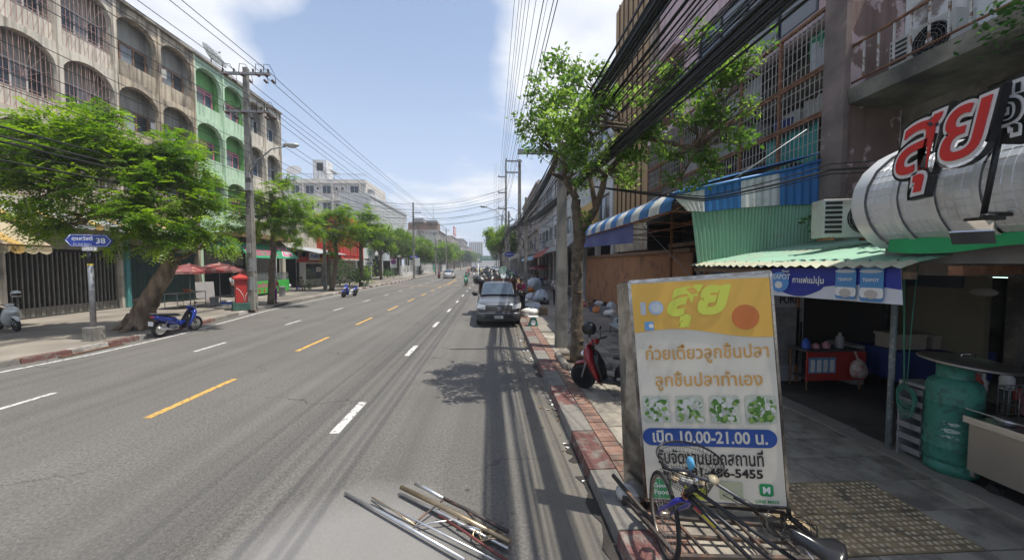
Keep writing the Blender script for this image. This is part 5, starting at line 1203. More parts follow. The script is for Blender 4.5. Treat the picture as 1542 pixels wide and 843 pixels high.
# red script letter sign
def letters():
    X = 3.86; root = thing('letter_sign', 'big red Thai letter sign with white and black outlines on the silver canopy', 'sign', (X, 3.1, 3.5))
    a, up, n = Vector((0, -1, 0)), Vector((0, 0, 1)), Vector((-1, 0, 0)); o = XP(1436, 226, X)
    sc = .57
    for bold, e0, e1, m, nm in ((.085, .05, .12, mat('sign_black', (.012, .012, .014), .35), 'black_letter_body'), (.05, .122, .128, mat('sign_white', (.72, .72, .72), .4), 'white_outline'), (.008, .13, .142, mat('sign_red', (.62, .03, .03), .35, var=.05), 'red_letter')):
        t = text_mb('สุย', bold=bold, extrude=(e1 - e0) / 2 / sc, shear=.22); 
        k_ = sc * .93; t.v = [(v[0] * k_ * 1.05, v[1] * k_ * 1.35, v[2] * sc) for v in t.v]; d = MB(); lay(d, t, o + n * ((e0 + e1) / 2), a, up, n); d.v = [(v[0], v[1], v[2] + (o.y - v[1]) * .09) for v in d.v]; part(nm, d, m, root)
    b = MB(); b.tube([XP(1509, 185, X + .03), XP(1481, 322, X + .06)], .02, 5); part('bracket', b, BLACK, root)
    b = MB(); b.tube([XP(1481, 322, X + .06), XP(1481, 322, X + .06) + Vector((.25, 0, 0))], .018, 5); part('bracket_foot', b, BLACK, root)
    r2 = thing('letter_sign', 'dark rounded sign with white outlined letters cut by the right edge', 'sign', (X + .1, 2.4, 4))
    b = MB(); c = XP(1548, 158, X); lay(b, disc(.26, 24, .34), c + Vector((.03, 0, 0)), a, up, n); lay(b, disc(.26, 24, .34), c + Vector((.10, 0, 0)), -a, up, -n); part('backing', b, mat('sign_black', (.012, .012, .014), .35), r2)
    d = MB(); lay(d, text_mb('อุ่น', h=.42, bold=.05), c + n * .01, a, up, n); part('white_outline', d, MATS['sign_white'], r2); d = MB(); lay(d, text_mb('อุ่น', h=.36), c + n * .018, a, up, n); part('lettering', d, MATS['sign_black'], r2)
letters()
b = MB()
pl = [XP(1385, 190, 5.2), XP(1392, 172, 5.2), XP(1500, 152, 5.2), XP(1542, 118, 5.2), XP(1570, 150, 5.2), XP(1542, 205, 5.2)]
b.add(pl + [p_ + Vector((.1, 0, 0)) for p_ in pl], [tuple(range(6))[::-1], tuple(range(6, 12))] + [(i, (i + 1) % 6, 6 + (i + 1) % 6, 6 + i) for i in range(6)]); single('sign_backboard', b, mat('dark_navy_panel', (.03, .035, .05), .4), 'dark navy backboard standing on the silver canopy behind the red letters', 'sign', tuple(pl[0]))
fl = thing('floodlight', 'broken pale floodlight box on an arm before the silver canopy', 'lamp', tuple(XP(1470, 345, 3.75)))
c = XP(1466, 348, 3.8); M = Matrix.Rotation(.5, 3, 'Z') @ Matrix.Rotation(.6, 3, 'Y'); b = MB(); b.bbox(c, (.14, .2, .1), M); part('housing', b, mat('rusty_white', (.4, .34, .26), .7, var=.2), fl, bevel=.01)
b = MB(); b.bbox(c + M @ Vector((0, 0, -.06)), (.16, .22, .015), M); part('lamp_glass', b, CHROME, fl); b = MB(); b.tube([c + Vector((.04, .0, .05)), c + Vector((.02, -.03, .12)), XP(1500, 325, 3.95)], .014, 5); part('arm', b, BLACK, fl)
b = MB(); b.bbox(XP(1482, 330, 3.86), (.1, .18, .03)); part('bracket', b, BLACK, fl)
# gas cylinder with a wok lid on it
GC = mat('cylinder_green', (.045, .22, .16), .55, .0, var=.3, scale=6, c2=(.035, .13, .1), amt=.55, edge=.03, dscale=12, bump=.2)
gx, gy = 5.42, 3.95
gc = thing('gas_cylinder', 'tall scratched green gas cylinder beside the steel counter', 'gas cylinder', (gx, gy, .16))
b = MB(); R_ = .235; b.lathe([(.19, .1), (R_ * .93, .14), (R_, .2), (R_, .3), (R_ + .006, .31), (R_, .32), (R_, .82), (R_ + .006, .83), (R_, .84), (R_, .98), (R_ * .9, 1.06), (R_ * .6, 1.12), (.06, 1.15), (.06, 1.18)], (gx, gy, .16), n=28); part('body', b, GC, gc)
b = MB(); b.lathe([(.215, 0), (.225, .0), (.225, .13), (.215, .13), (.215, 0)], (gx, gy, .16), n=24); part('foot_ring', b, GC, gc)
b = MB(); b.lathe([(.15, 1.09), (.15, 1.27), (.14, 1.27), (.14, 1.09)], (gx, gy, .16), n=20); part('collar', b, GC, gc); b = MB(); b.lathe([(.03, 1.18), (.03, 1.24), (.02, 1.26)], (gx, gy, .16), n=8); part('valve', b, mat('brass', (.4, .25, .08), .4, .9), gc)
t = MB(); g = random.Random(6)
for k in range(46):                                    # faded, no longer legible stencil strokes
    a0 = PI + .35 + g.uniform(0, .55); z0 = .16 + g.choice((.62, .6, .54, .52, .46)) + g.uniform(-.012, .012); w_ = g.uniform(.01, .04); h_ = g.uniform(.004, .018); q = rect(w_, h_)
    t.add([(gx + (R_ + .004) * math.cos(a0 + v[0] / R_), gy + (R_ + .004) * math.sin(a0 + v[0] / R_), z0 + v[1]) for v in q.v], q.f)
part('stencil', t, mat('stencil_white', (.45, .55, .5), .7), gc, kind='stuff')
b = MB(); M = Matrix.Rotation(.07, 3, 'Y') @ Matrix.Rotation(.06, 3, 'X'); lc = Vector((gx + .03, gy - .08, 1.47)); b.lathe([(.39, -.02), (.4, 0), (.385, .012), (.25, .045), (.08, .06), (.001, .06)], lc, M, 32); ld = thing('cooking_cover', 'large dull metal wok lid laid on top of the green gas cylinder', 'lid', tuple(lc)); part('lid', b, mat('dull_aluminium', (.35, .33, .31), .4, .85, var=.2, scale=4), ld)
b = MB(); b.tube([lc + M @ Vector((-.09, 0, .055)), lc + M @ Vector((-.08, 0, .095)), lc + M @ Vector((.08, 0, .095)), lc + M @ Vector((.09, 0, .055))], .009, 6); part('handle', b, CHROME, ld)
# steel counter running out of the frame
sc_ = thing('steel_counter', 'stainless steel cooking counter with a tan front at the right edge', 'counter', (5.2, 2, .16))
b = MB(); b.box(5.16, -.5, .36, 5.9, 3.62, .88); part('front_panel', b, mat('tan_steel', (.36, .32, .27), .4, .5, var=.08, scale=1.5, c2=(.3, .25, .2), amt=.62, dscale=1.5), sc_, bevel=.008)
b = MB(); b.box(5.13, -.5, .88, 5.95, 3.65, .91); b.box(5.13, -.5, .911, 5.15, 3.65, .95); part('counter_top', b, STEEL, sc_); 
for yy in (3.5, 1.6): b = MB(); b.lathe([(.05, 0), (.05, .06)], (5.3, yy, .2), Matrix.Rotation(PI / 2, 3, 'Y'), 12); part('castor', b, RUBBER, sc_)
b = MB(); b.box(5.17, 3.56, .3, 5.2, 3.6, .36); part('leg', b, STEEL, sc_)
b = MB(); b.tube([(5.14, 3.64, .92), (5.14, 3.64, 1.03), (5.14, -.4, 1.03)], .006, 5); part('guard_wire', b, CHROME, sc_)
def bowl(label, c, r, h, m, nm='bowl', rot=None):
    b = MB(); b.lathe([(r * .35, 0), (r * .7, h * .4), (r, h), (r * .96, h), (r * .65, h * .45), (.001, h * .12)], c, rot, 20); return single(nm, b, m, label, nm, tuple(c))
bowl('upturned shiny bowl at the corner of the steel counter', (5.36, 3.45, .915), .11, .07, STEEL)
bowl('wide black wok on the steel counter behind the shiny bowl', (5.62, 3.1, .915), .26, .13, mat('wok_black', (.02, .018, .016), .5, .5), 'wok')
b = MB(); b.tube([(5.6, 3.2, .98), (5.5, 3.35, 1.25)], .013, 6); b.lathe([(.05, 0), (.05, .01)], (5.6, 3.19, .97), n=10); single('ladle', b, STEEL, 'steel ladle handle sticking up out of the wok', 'ladle', (5.6, 3.2, .98))
pr = thing('plate_rack', 'wire rack holding stacked pink plates at the right edge', 'rack', (5.75, 3.55, .92))
b = MB()
for z in (0, .15, .32): b.tube([(5.6, 3.7, .93 + z), (6.05, 3.7, .93 + z), (6.05, 3.2, .93 + z), (5.6, 3.2, .93 + z)], .006, 4, closed=True)
for k in range(7): x = 5.6 + k * .075; b.tube([(x, 3.7, .93), (x, 3.7, 1.25)], .004, 4); b.tube([(5.6, 3.2 + k * .083, .93), (5.6, 3.2 + k * .083, 1.25)], .004, 4)
part('wire_frame', b, GALV, pr, kind='stuff')
pnk = mat('pink_melamine', (.5, .22, .25), .5, var=.05)
for k in range(9): b = MB(); b.lathe([(.08, 0), (.17, .03), (.175, .035), (.08, .01)], (5.82, 3.46, .95 + k * .024), n=20); single('plate', b, pnk, 'pink plate in the stack held by the wire rack', 'plate', (5.82, 3.46, .95 + k * .024), 'pink plates in the wire rack')
# slatted metal cabinet, rope coil
mc = thing('metal_rack', 'small slatted metal rack left of the gas cylinder', 'rack', (5.3, 4.3, .16)); b = MB(); b.box(5.5, 4.08, .16, 5.52, 4.36, 1.12); b.box(5.22, 4.34, .16, 5.5, 4.36, 1.12); b.box(5.22, 4.08, 1.08, 5.5, 4.34, 1.12); part('case', b, GREY, mc)
for k in range(6): b = MB(); b.box(5.2, 4.09, .24 + k * .15, 5.22, 4.35, .31 + k * .15); part('slat', b, GALV, mc)
rp_ = thing('rope', 'green rope hanging in a coil beside the slatted rack', 'rope', (5.16, 4.35, 1.0)); b = MB(); GRP = mat('green_rope', (.05, .2, .14), .8, var=.2)
b.tube([(4.9, 4.1, 2.6), (5.0, 4.15, 1.8), (5.12, 4.22, 1.1)], .009, 5); b.tube([(4.95, 4.0, 2.6), (5.03, 4.1, 1.8), (5.13, 4.2, 1.1)], .006, 5)
for k in range(7): b.tube([Vector((5.14 + .012 * k % .03, 4.22 + .1 * math.cos(2 * PI * j / 14) * (1 + .1 * math.sin(k)), .98 + (.11 + .012 * k) * math.sin(2 * PI * j / 14) - .02 * k)) for j in range(14)], .007, 4, closed=True)
part('coil', b, GRP, rp_, kind='stuff')
# things deeper in the shop mouth
fr = thing('display_fridge', 'upright display fridge half hidden behind the yellow sign board', 'fridge', (6.2, 7.5, .15)); b = MB(); b.box(5.75, 7.2, .15, 6.45, 7.9, 2.0); part('cabinet', b, mat('fridge_grey', (.3, .31, .32), .5), fr, bevel=.02)
b = MB(); b.box(5.82, 7.17, .5, 6.38, 7.199, 1.7); part('glass_door', b, mat('fridge_glass', (.2, .2, .19), .1, var=.3, scale=5), fr); t = MB(); lay(t, text_mb('PURE', w=.42, bold=.03), (6.12, 7.195, 1.85), (1, 0, 0), (0, 0, 1)); part('lettering', t, BLACK, fr); b = MB(); b.box(6.34, 7.14, .8, 6.37, 7.169, 1.4); part('handle', b, BLACK, fr)
rt_ = rack_table('red clothed drinks table with printed milk bottles under the banner', 6.05, 6.65, 7.2, 7.1, .78, RUST, mat('dark_table_top', (.06, .06, .06), .5), shelves=(.2,))
b = MB(); b.box(6.03, 6.62, .35, 7.22, 6.645, .9); part('front_cloth', b, RED, rt_); b = MB(); b.box(6.06, 6.61, .5, 6.6, 6.618, .8); part('printed_strip', b, mat('strip_blue', (.15, .3, .5), .6), rt_)
t = MB()
for k in range(4): lay(t, rrect(.09, .24, .03), (6.13 + k * .13, 6.605, .64), (1, 0, 0), (0, 0, 1)); 
part('printed_bottle', t, WPR, rt_, kind='stuff')
b = MB(); b.blobby((6.95, 6.5, .42), (.17, .1, .18), 5, .15); b.tube([(6.95, 6.5, .72), (6.95, 6.58, .92)], .02, 5); single('plastic_bag', b, mat('clear_bag', (.5, .42, .38), .3, var=.4, scale=12, c2=(.4, .1, .08), amt=.58, dscale=10), 'bulging clear plastic bag hung on the red drinks table', 'bag', (6.95, 6.5, .42))
for k, (x, m_, h_) in enumerate(((6.2, BLUE, .2), (6.4, pnk, .1), (6.62, pnk, .13), (6.9, GREY, .3))): b = MB(); b.lathe([(.07, 0), (.07, h_ * .7), (.03, h_ * .85), (.03, h_)], (x, 6.85, .93), n=10); single('jar', b, m_, ['blue jar at the left end of the red drinks table', 'low pink jar next to the blue jar', 'taller pink jar in the middle of the drinks table', 'grey bottle on the right end of the drinks table'][k], 'jar', (x, 6.85, .93))
bt2 = rack_table('long table under a dark blue cloth in the shop', 7.6, 6.3, 9.4, 7.2, .8, GALV, mat('blue_cloth', (.015, .035, .16), .8, var=.2, scale=3), shelves=())
b = MB(); b.grid(lambda u, v: Vector((7.58 + 1.84 * u, 6.28 - .03 * math.sin(u * 30) * v, .95 - .55 * v)), 30, 3); part('cloth_front', b, MATS['blue_cloth'], bt2); b = MB(); b.grid(lambda u, v: Vector((7.57 - .03 * math.sin(u * 20) * v, 6.28 + .94 * u, .95 - .55 * v)), 14, 3); part('cloth_side', b, MATS['blue_cloth'], bt2)
b = MB(); b.box(7.7, 6.5, .96, 8.3, 6.9, 1.2); b.box(7.68, 6.48, 1.2, 8.32, 6.92, 1.25); single('foam_box', b, mat('foam_cream', (.35, .3, .24), .8), 'cream foam box on the blue clothed table, left one', 'box', (8, 6.7, .96)); b = MB(); b.box(8.45, 6.5, .96, 9.1, 6.9, 1.18); b.box(8.43, 6.48, 1.18, 9.12, 6.92, 1.23); single('foam_box', b, MATS['foam_cream'], 'cream foam box on the blue clothed table, right one', 'box', (8.8, 6.7, .96))
b = MB(); b.box(7.25, 6.9, .15, 7.5, 7.5, .95); single('grey_bin', b, GREY, 'grey bin between the red table and the blue clothed table', 'bin', (7.3, 7.2, .15), bevel=.02)
b = MB(); b.lathe([(.04, 0), (.04, .14), (.015, .18), (.015, .24)], (6.3, 4.3, .95), n=10); bo = single('sauce_bottle', b, WHITE, 'white sauce bottle on the inner shop table', 'bottle', (6.3, 4.3, .95)); rack_table('low dark table inside the shop behind the gas cylinder', 6.1, 3.6, 7.2, 4.6, .79, RUST, mat('dark_table_top', (.06, .06, .06), .5))
# brown timber wall, ladder and storage frames further up the pavement
bw_ = thing('board_wall', 'flat orange brown plywood wall beyond the street tree', 'wall', (6.3, 17, .15))
for k in range(10): b = MB(); ya = 11.2 + k * 1.31; b.box(6.28, ya, .15, 6.34, ya + 1.3, 2.95); part('panel', b, mat('orange_brown_ply', (.4, .19, .09), .8, var=.12, scale=1, c2=(.2, .1, .06), amt=.6, dscale=1.2, rnd=.06), bw_)
b = MB(); b.box(6.2, 11.2, 2.96, 6.4, 24.4, 3.1); part('top_rail', b, WOODF, bw_)
ld_ = thing('ladder', 'brown wooden ladder leaning at the end of the plywood wall', 'ladder', (5.9, 10.8, .15)); la, lb = Vector((5.75, 10.9, .15)), Vector((6.05, 9.6, 3.2)); o = Vector((.0, .25, .06)) 
for o_ in (Vector((-.17, 0, 0)), Vector((.17, 0, 0))): b = MB(); b.tube([la + o_, lb + o_], .035, 4); part('rail', b, WOODF, ld_)
for k in range(9): p_ = la.lerp(lb, (k + .5) / 9); b = MB(); b.tube([p_ + Vector((-.17, 0, 0)), p_ + Vector((.17, 0, 0))], .02, 4); part('rung', b, WOODF, ld_)
cgx = thing('storage_cage', 'dark rusty storage frame stacked with junk under the striped awning', 'frame', (6, 8.8, .15))
for x in (5.3, 6.3):
    for y in (7.2, 8.8, 10.6): b = MB(); b.box(x - .03, y - .03, .15, x + .03, y + .03, 4.1); part('post', b, RUST, cgx)
for z in (1.1, 2.1, 3.1, 3.7):
    for x in (5.3, 6.3): b = MB(); b.box(x - .02, 7.23, z, x + .02, 10.57, z + .05); part('rail', b, RUST, cgx)
rr = random.Random(4)
for k in range(34):
    x = rr.uniform(5.45, 6.2); y = rr.uniform(7.5, 10.4); z = rr.choice((.15, 1.16, 2.16, 3.16)); w_ = rr.uniform(.15, .4); h_ = rr.uniform(.15, .5)
    mm = rr.choice([GREY, WOODF, mat('junk_tan', (.25, .2, .14), .9), mat('junk_blue', (.06, .1, .18), .7), mat('junk_dark', (.05, .045, .04), .8)])
    b = MB()
    if k % 3 == 0: b.lathe([(w_ * .4, 0), (w_ * .5, h_), (w_ * .35, h_ + .02)], (x, y, z), n=10)
    elif k % 3 == 1: b.bbox((x, y, z + h_ / 2), (w_, w_ * 1.3, h_), Matrix.Rotation(rr.uniform(-.3, .3), 3, 'Z'))
    else: b.blobby((x, y, z), (w_ * .6, w_ * .7, h_ * .5), k, .2, 10, 6, flat=.2)
    single('junk_piece', b, mm, 'odd box or bundle stored in the rusty frame under the striped awning', 'junk', (x, y, z), 'junk stacked in the rusty storage frame')
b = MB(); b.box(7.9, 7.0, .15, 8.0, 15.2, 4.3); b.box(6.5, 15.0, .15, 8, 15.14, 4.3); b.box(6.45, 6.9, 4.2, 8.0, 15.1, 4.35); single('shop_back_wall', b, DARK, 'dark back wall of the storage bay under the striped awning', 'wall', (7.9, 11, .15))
# awnings further along on the right
RCV = mat('rust_red_sheet', (.36, .09, .05), .7, var=.15, scale=3); GZ = mat('grey_zinc_awning', (.33, .33, .31), .6, .3, var=.15, scale=2)
def rawn(label, y0, y1, x0, z0, x1, z1, m):
    root = thing('sheet_awning', label, 'awning', (x1, y0, z1), 'sheet awnings along the right shops'); n_ = max(2, round((y1 - y0) / .9)); w = (y1 - y0) / n_
    for k in range(n_):
        b = MB(); vs = []
        for j in range(9):
            yy = y0 + w * (k + j / 8); o = .035 * (j % 2)
            vs += [(x0, yy, z0 + o), (lerp(x0, x1, .8), yy, lerp(z0, z1, .6) + o), (x1, yy, z1 + o)]
        b.add(vs, [(3 * j + i, 3 * j + i + 1, 3 * j + 4 + i, 3 * j + 3 + i) for j in range(8) for i in range(2)]); part('sheet', b, m, root)
    b = MB(); b.tube([(x1 + .03, y0, z1 - .03), (x1 + .03, y1, z1 - .03)], .03, 4); part('edge_beam', b, RUST, root)
rawn('grey zinc awning just past the plywood wall', 22, 31, 6.5, 4.5, 4.4, 3.5, GZ)
rawn('rust red awning in front of the white shophouses', 31.3, 39, 6.5, 4.5, 4.2, 3.2, RCV)
rawn('blue grey awning beyond the rust red one', 39.4, 60, 6.5, 3.9, 4.2, 2.95, mat('blue_grey_awning', (.25, .35, .42), .6, .2, var=.1))
signbox('yellow ochre shop sign box under the white building', 6.0, 20.5, 23.5, 4.6, 6.2, mat('ochre_sign', (.55, .33, .05), .5, var=.1), [], d=.3)
umbrella('pink parasol over a pavement stall on the right', (6.0, 44, .15), 1.6, 2.35, mat('pink_canvas', (.5, .12, .15), .8, var=.1), mat('pink_canvas2', (.5, .2, .2), .8, var=.1))
for k in range(7):
    b = MB(); b.box(5.2 + (k % 3) * .5, 44 + (k // 3) * .7, .15, 5.6 + (k % 3) * .5, 44.5 + (k // 3) * .7, .6 + .25 * (k % 2)); single('goods_crate', b, [RED, BLUE, WHITE, YPR, DGRN][k % 5], 'small coloured crate of goods below the pink parasol', 'crate', (5.4 + (k % 3) * .5, 44.2, .15), 'crates below the pink parasol')

g = random.Random(31)                                  # crowded noodle shop
def chair_stool(label, c, m):
    root = thing('plastic_stool', label, 'stool', tuple(c), 'stools inside the shop'); c = Vector(c); b = MB(); b.lathe([(.14, .44), (.16, .45), (.15, .47), (.001, .47)], c, None, 12); part('seat', b, m, root)
    for k in range(4): a = PI / 4 + k * PI / 2; b = MB(); b.tube([c + Vector((.11 * math.cos(a), .11 * math.sin(a), .45)), c + Vector((.2 * math.cos(a), .2 * math.sin(a), 0))], .02, 4); part('leg', b, m, root)
for k, (x, y, m) in enumerate(((7.0, 5.3, RED), (7.6, 5.6, RED), (8.2, 4.9, BLUE), (6.9, 3.1, RED), (7.5, 2.8, BLUE), (9.4, 5.5, RED))): chair_stool(['red stool nearest the slatted rack', 'red stool behind the nearest one', 'blue stool deeper in the shop', 'red stool behind the counter', 'blue stool behind the counter', 'red stool at the back wall'][k], (x, y, .12), m)
for k in range(14):
    x, y = g.uniform(6.2, 7.1), g.uniform(3.65, 4.55); h_ = g.uniform(.08, .26); r_ = g.uniform(.03, .07); b = MB(); b.lathe([(r_, 0), (r_, h_ * .6), (r_ * .5, h_ * .8), (r_ * .5, h_)], (x, y, .945), n=10); single('condiment_jar', b, g.choice([WHITE, RED, GREY, MATS['brass'], GLASS, YPR]), 'jar or bottle on the dark table inside the shop', 'jar', (x, y, .945), 'jars on the inner shop table')
for k in range(5):
    b = MB(); b.box(10.88, 3.2 - k * 1.1, 1.5, 10.9, 3.9 - k * 1.1, 2.4); single('wall_poster', b, [MATS['cloth_pale'], MATS['ochre_sign'], LGT, UR, MATS['picture_dark']][k], ['pale poster on the back wall', 'ochre poster on the back wall', 'white poster on the back wall', 'red poster on the back wall', 'dark framed picture on the back wall'][k], 'poster', (10.9, 3.5 - k, 1.9))
b = MB(); b.lathe([(.2, 0), (.22, .3), (.23, .31), (.2, .31)], (5.6, 2.6, .915), None, 20); b.tube([(5.38, 2.6, 1.15), (5.34, 2.6, 1.15)], .02, 5); single('stock_pot', b, STEEL, 'tall steel stock pot on the counter at the right edge', 'pot', (5.6, 2.6, .915))
# ---------------------------------------------------------------- trees
def leaf_mesh(P, D, Nn, L, Wd, tone):
    "one folded leaf per row: base point P, direction D, side Nn, length L, half width Wd"
    n = len(P); mid = P + D * (L * .45)[:, None]; tip = P + D * L[:, None]
    up = np.cross(D, Nn); lift = up * (L * .06)[:, None]
    V = np.stack([P, mid + Nn * Wd[:, None] + lift, tip, mid - Nn * Wd[:, None] + lift], 1).reshape(-1, 3)
    return V, np.repeat(tone, 4)
def unit(a): return a / np.maximum(np.linalg.norm(a, axis=1)[:, None], 1e-9)
def foliage(root, blobs, m, dens, size, style='oval', seed=0, name='crown', droop=.3):
    g = np.random.default_rng(seed); Ps = []; Ds = []; Ss = []; Ls = []; Ws = []; Ts = []
    for (c, r) in blobs:
        c = np.array(c); sub = max(4, int(9 * r * r * 1.0 + 4))
        dd = unit(g.normal(size=(sub, 3))); sc = c + dd * np.array([1, 1, .72]) * r * (g.random(sub)[:, None] ** .45)      # sub clumps
        k = max(3, int(dens * r * r / sub * 14))
        for s_ in sc:
            out = unit((s_ - c)[None] + 1e-6)[0]; cr = r * .30
            q = s_ + g.normal(size=(k, 3)) * cr * np.array([1, 1, .5]) * .75
            tone0 = np.clip(.35 + .35 * g.normal(), 0, 1)
            if style == 'oval':
                m_ = 5; p = np.repeat(q, m_, 0) + g.normal(size=(k * m_, 3)) * size * .7
                d = unit(g.normal(size=(k * m_, 3)) + out * .6 + np.array([0, 0, -.25])); n_ = unit(np.cross(d, unit(g.normal(size=(k * m_, 3)) * .6 + np.array([0, 0, 1.0]))))
                L = size * (.6 + .8 * g.random(k * m_)); Ps.append(p); Ds.append(d); Ss.append(n_); Ls.append(L); Ws.append(L * .27); Ts.append(np.clip(tone0 + .25 * g.normal(size=k * m_), 0, 1))
            else:
                a = g.random(k) * 6.283; d0 = unit(np.stack([np.cos(a), np.sin(a), -droop + .35 * g.normal(size=k)], 1) + out * .55)
                sd = unit(np.cross(d0, np.array([0, 0, 1.0]) + .25 * g.normal(size=(k, 3)))); fl = size * 4.2 * (.7 + .5 * g.random(k))
                for t in np.linspace(.12, 1, 7):
                    for sg in (-1, 1):
                        p = q + d0 * (fl * t)[:, None] + np.array([0, 0, -1.0]) * (fl * t * t * .22)[:, None]
                        d = unit(sd * sg + d0 * .55 + np.array([0, 0, -.15]) + .15 * g.normal(size=(k, 3))); L = size * (1.25 - .45 * t) * np.ones(k)
                        Ps.append(p); Ds.append(d); Ss.append(unit(d0 + .1 * g.normal(size=(k, 3)))); Ls.append(L); Ws.append(L * .29); Ts.append(np.clip(tone0 + .2 * g.normal(size=k), 0, 1))
    P, D, Sd, L, Wd, T = map(np.concatenate, (Ps, Ds, Ss, Ls, Ws, Ts)); V, tone = leaf_mesh(P, D, Sd, L, Wd, T)
    V -= np.array(ORG[root.name]); n = len(P)
    me = bpy.data.meshes.new(name); me.vertices.add(4 * n); me.vertices.foreach_set('co', V.astype(np.float32).ravel()); me.loops.add(4 * n); me.loops.foreach_set('vertex_index', np.arange(4 * n, dtype=np.int32))
    me.polygons.add(n); me.polygons.foreach_set('loop_start', np.arange(0, 4 * n, 4, dtype=np.int32)); me.polygons.foreach_set('loop_total', np.full(n, 4, dtype=np.int32)); me.update(calc_edges=True); me.materials.append(m)
    at = me.attributes.new('tone', 'FLOAT', 'POINT'); at.data.foreach_set('value', tone.astype(np.float32))
    o = bpy.data.objects.new(name, me); COL.objects.link(o); o.parent = root; o['kind'] = 'stuff'; return n
def wobble(a, b, n, amp, rr):
    a, b = Vector(a), Vector(b); d = (b - a).length
    return [a.lerp(b, i / n) + Vector((rr.gauss(0, amp), rr.gauss(0, amp), rr.gauss(0, amp * .5))) * d * (0 if i in (0, n) else 1) for i in range(n + 1)]
def tree(label, base, trunk, rads, forks, blobs, m, dens, size, style, bark, seed, group='street trees', roots=False, root_r=0, inner=True, droop=.3, knots=0):
    root = thing('street_tree', label, 'tree', tuple(base), group); rr = random.Random(seed)
    b = MB(); pts = []; rs = []
    for i in range(len(trunk) - 1):
        for k in range(5): t = k / 5; pts.append(Vector(trunk[i]).lerp(Vector(trunk[i + 1]), t) + Vector((rr.gauss(0, .012), rr.gauss(0, .012), 0))); rs.append(lerp(rads[i], rads[i + 1], t) * rr.uniform(.93, 1.08))
    pts.append(Vector(trunk[-1])); rs.append(rads[-1]); b.tube(pts, rs, 10)
    if roots:
        for k in range(7):
            a = k * .9 + rr.random() * .4; L = rr.uniform(.35, .75); p = Vector(base); dv = Vector((math.cos(a), math.sin(a), 0)); b.tube([p + dv * rads[0] * .3 + Vector((0, 0, .5)), p + dv * rads[0] * .9 + Vector((0, 0, .15)), p + dv * (rads[0] + L * .5) + Vector((0, 0, .03)), p + dv * (rads[0] + L) + Vector((0, 0, -.02))], [rads[0] * .5, rads[0] * .38, rads[0] * .2, .02], 6)
    for k in range(knots):
        i = rr.randrange(2, len(pts) - 2); a = rr.random() * 6.28; q = pts[i] + Vector((math.cos(a), math.sin(a), 0)) * rs[i] * .8; b.blobby(q, (rs[i] * .4, rs[i] * .4, rs[i] * .3), k, .2, 7, 5)
    part('trunk', b, bark, root, kind=None)
    tops = [(Vector(f[0]), f[1]) for f in forks] or [(Vector(trunk[-1]), rads[-1])]
    for (c, r) in blobs:
        c = Vector(c); o, ro = min(tops, key=lambda q: (q[0] - c).length); lb = MB(); pp = wobble(o, c, 5, .06, rr); r0 = ro * .75; lb.tube(pp, [max(.008, r0 * (1 - i / 5.5)) for i in range(6)], 6)
        for k in range(5):
            d = Vector((rr.gauss(0, 1), rr.gauss(0, 1), rr.gauss(0, .6))).normalized(); s0 = pp[rr.choice((2, 3, 4))]; lb.tube(wobble(s0, c + d * r * .8, 3, .06, rr), [r0 * .3 + .004, r0 * .2 + .003, r0 * .12 + .003, .003], 4)
        part('limb', lb, bark, root)
    foliage(root, [(tuple(c), r) for c, r in blobs], m, dens, size, style, seed, droop=droop)
    return root
def B(px, py, Y, rpx): return (YP(px, py, Y), rpx / 549 * Y)
# the pavement tree on the right
tb = Vector((2.08, 8.9, .15))
tree('tall street tree with oval leaves growing through the cables on the right pavement', tb, [tb, YP(869, 470, 8.9), YP(868, 400, 8.85), YP(872, 352, 8.8), YP(868, 300, 8.8)], [.17, .14, .13, .15, .11],
     [(YP(868, 300, 8.8), .1), (YP(893, 318, 8.6), .09), (YP(850, 270, 8.8), .08), (YP(910, 262, 8.2), .07), (YP(960, 205, 7.4), .06), (YP(1050, 225, 6.2), .04)],
     [B(848, 108, 8.0, 36), B(822, 150, 7.3, 34), B(803, 185, 7.9, 26), B(868, 165, 6.9, 44), B(845, 215, 8.3, 44), B(845, 195, 6.6, 36), B(893, 215, 7.3, 44), B(905, 160, 7.6, 38), B(880, 120, 7.2, 30), B(858, 240, 6.9, 26), B(925, 255, 7.9, 36), B(955, 205, 7.4, 42), B(985, 150, 7.0, 38), B(1020, 120, 6.6, 34), B(1060, 125, 6.3, 36),
      B(1098, 98, 6.0, 30), B(1135, 85, 5.8, 22), B(1045, 180, 6.2, 34), B(1095, 160, 5.9, 30), B(1130, 155, 5.8, 18), B(1060, 225, 6.1, 28), B(1100, 210, 5.9, 28), B(1010, 235, 6.5, 28), B(1080, 262, 6.0, 24), B(1015, 280, 6.4, 20), B(1050, 55, 6.3, 18), B(690 + 190, 332, 8.5, 9), B(870, 260, 8.7, 26)],
     LEAF2, 36, .095, 'oval', BARK, 21, knots=30)
b = MB()
for (p_, q, r) in ((YP(872, 352, 8.8), YP(897, 315, 8.5), .09), (YP(897, 315, 8.5), YP(912, 262, 8.2), .075), (YP(897, 315, 8.5), YP(884, 250, 8.6), .06), (YP(868, 300, 8.8), YP(850, 270, 8.8), .08), (YP(912, 262, 8.2), YP(960, 205, 7.4), .06), (YP(960, 205, 7.4), YP(1050, 225, 6.2), .045)):
    b.tube([p_, p_.lerp(q, .5) + Vector((.02, 0, 0)), q], [r * 1.1, r, r * .9], 8)
trr = [o for o in bpy.data.objects if o.get('label', '').startswith('tall street tree')][0]; part('forks', b, BARK, trr, kind=None)
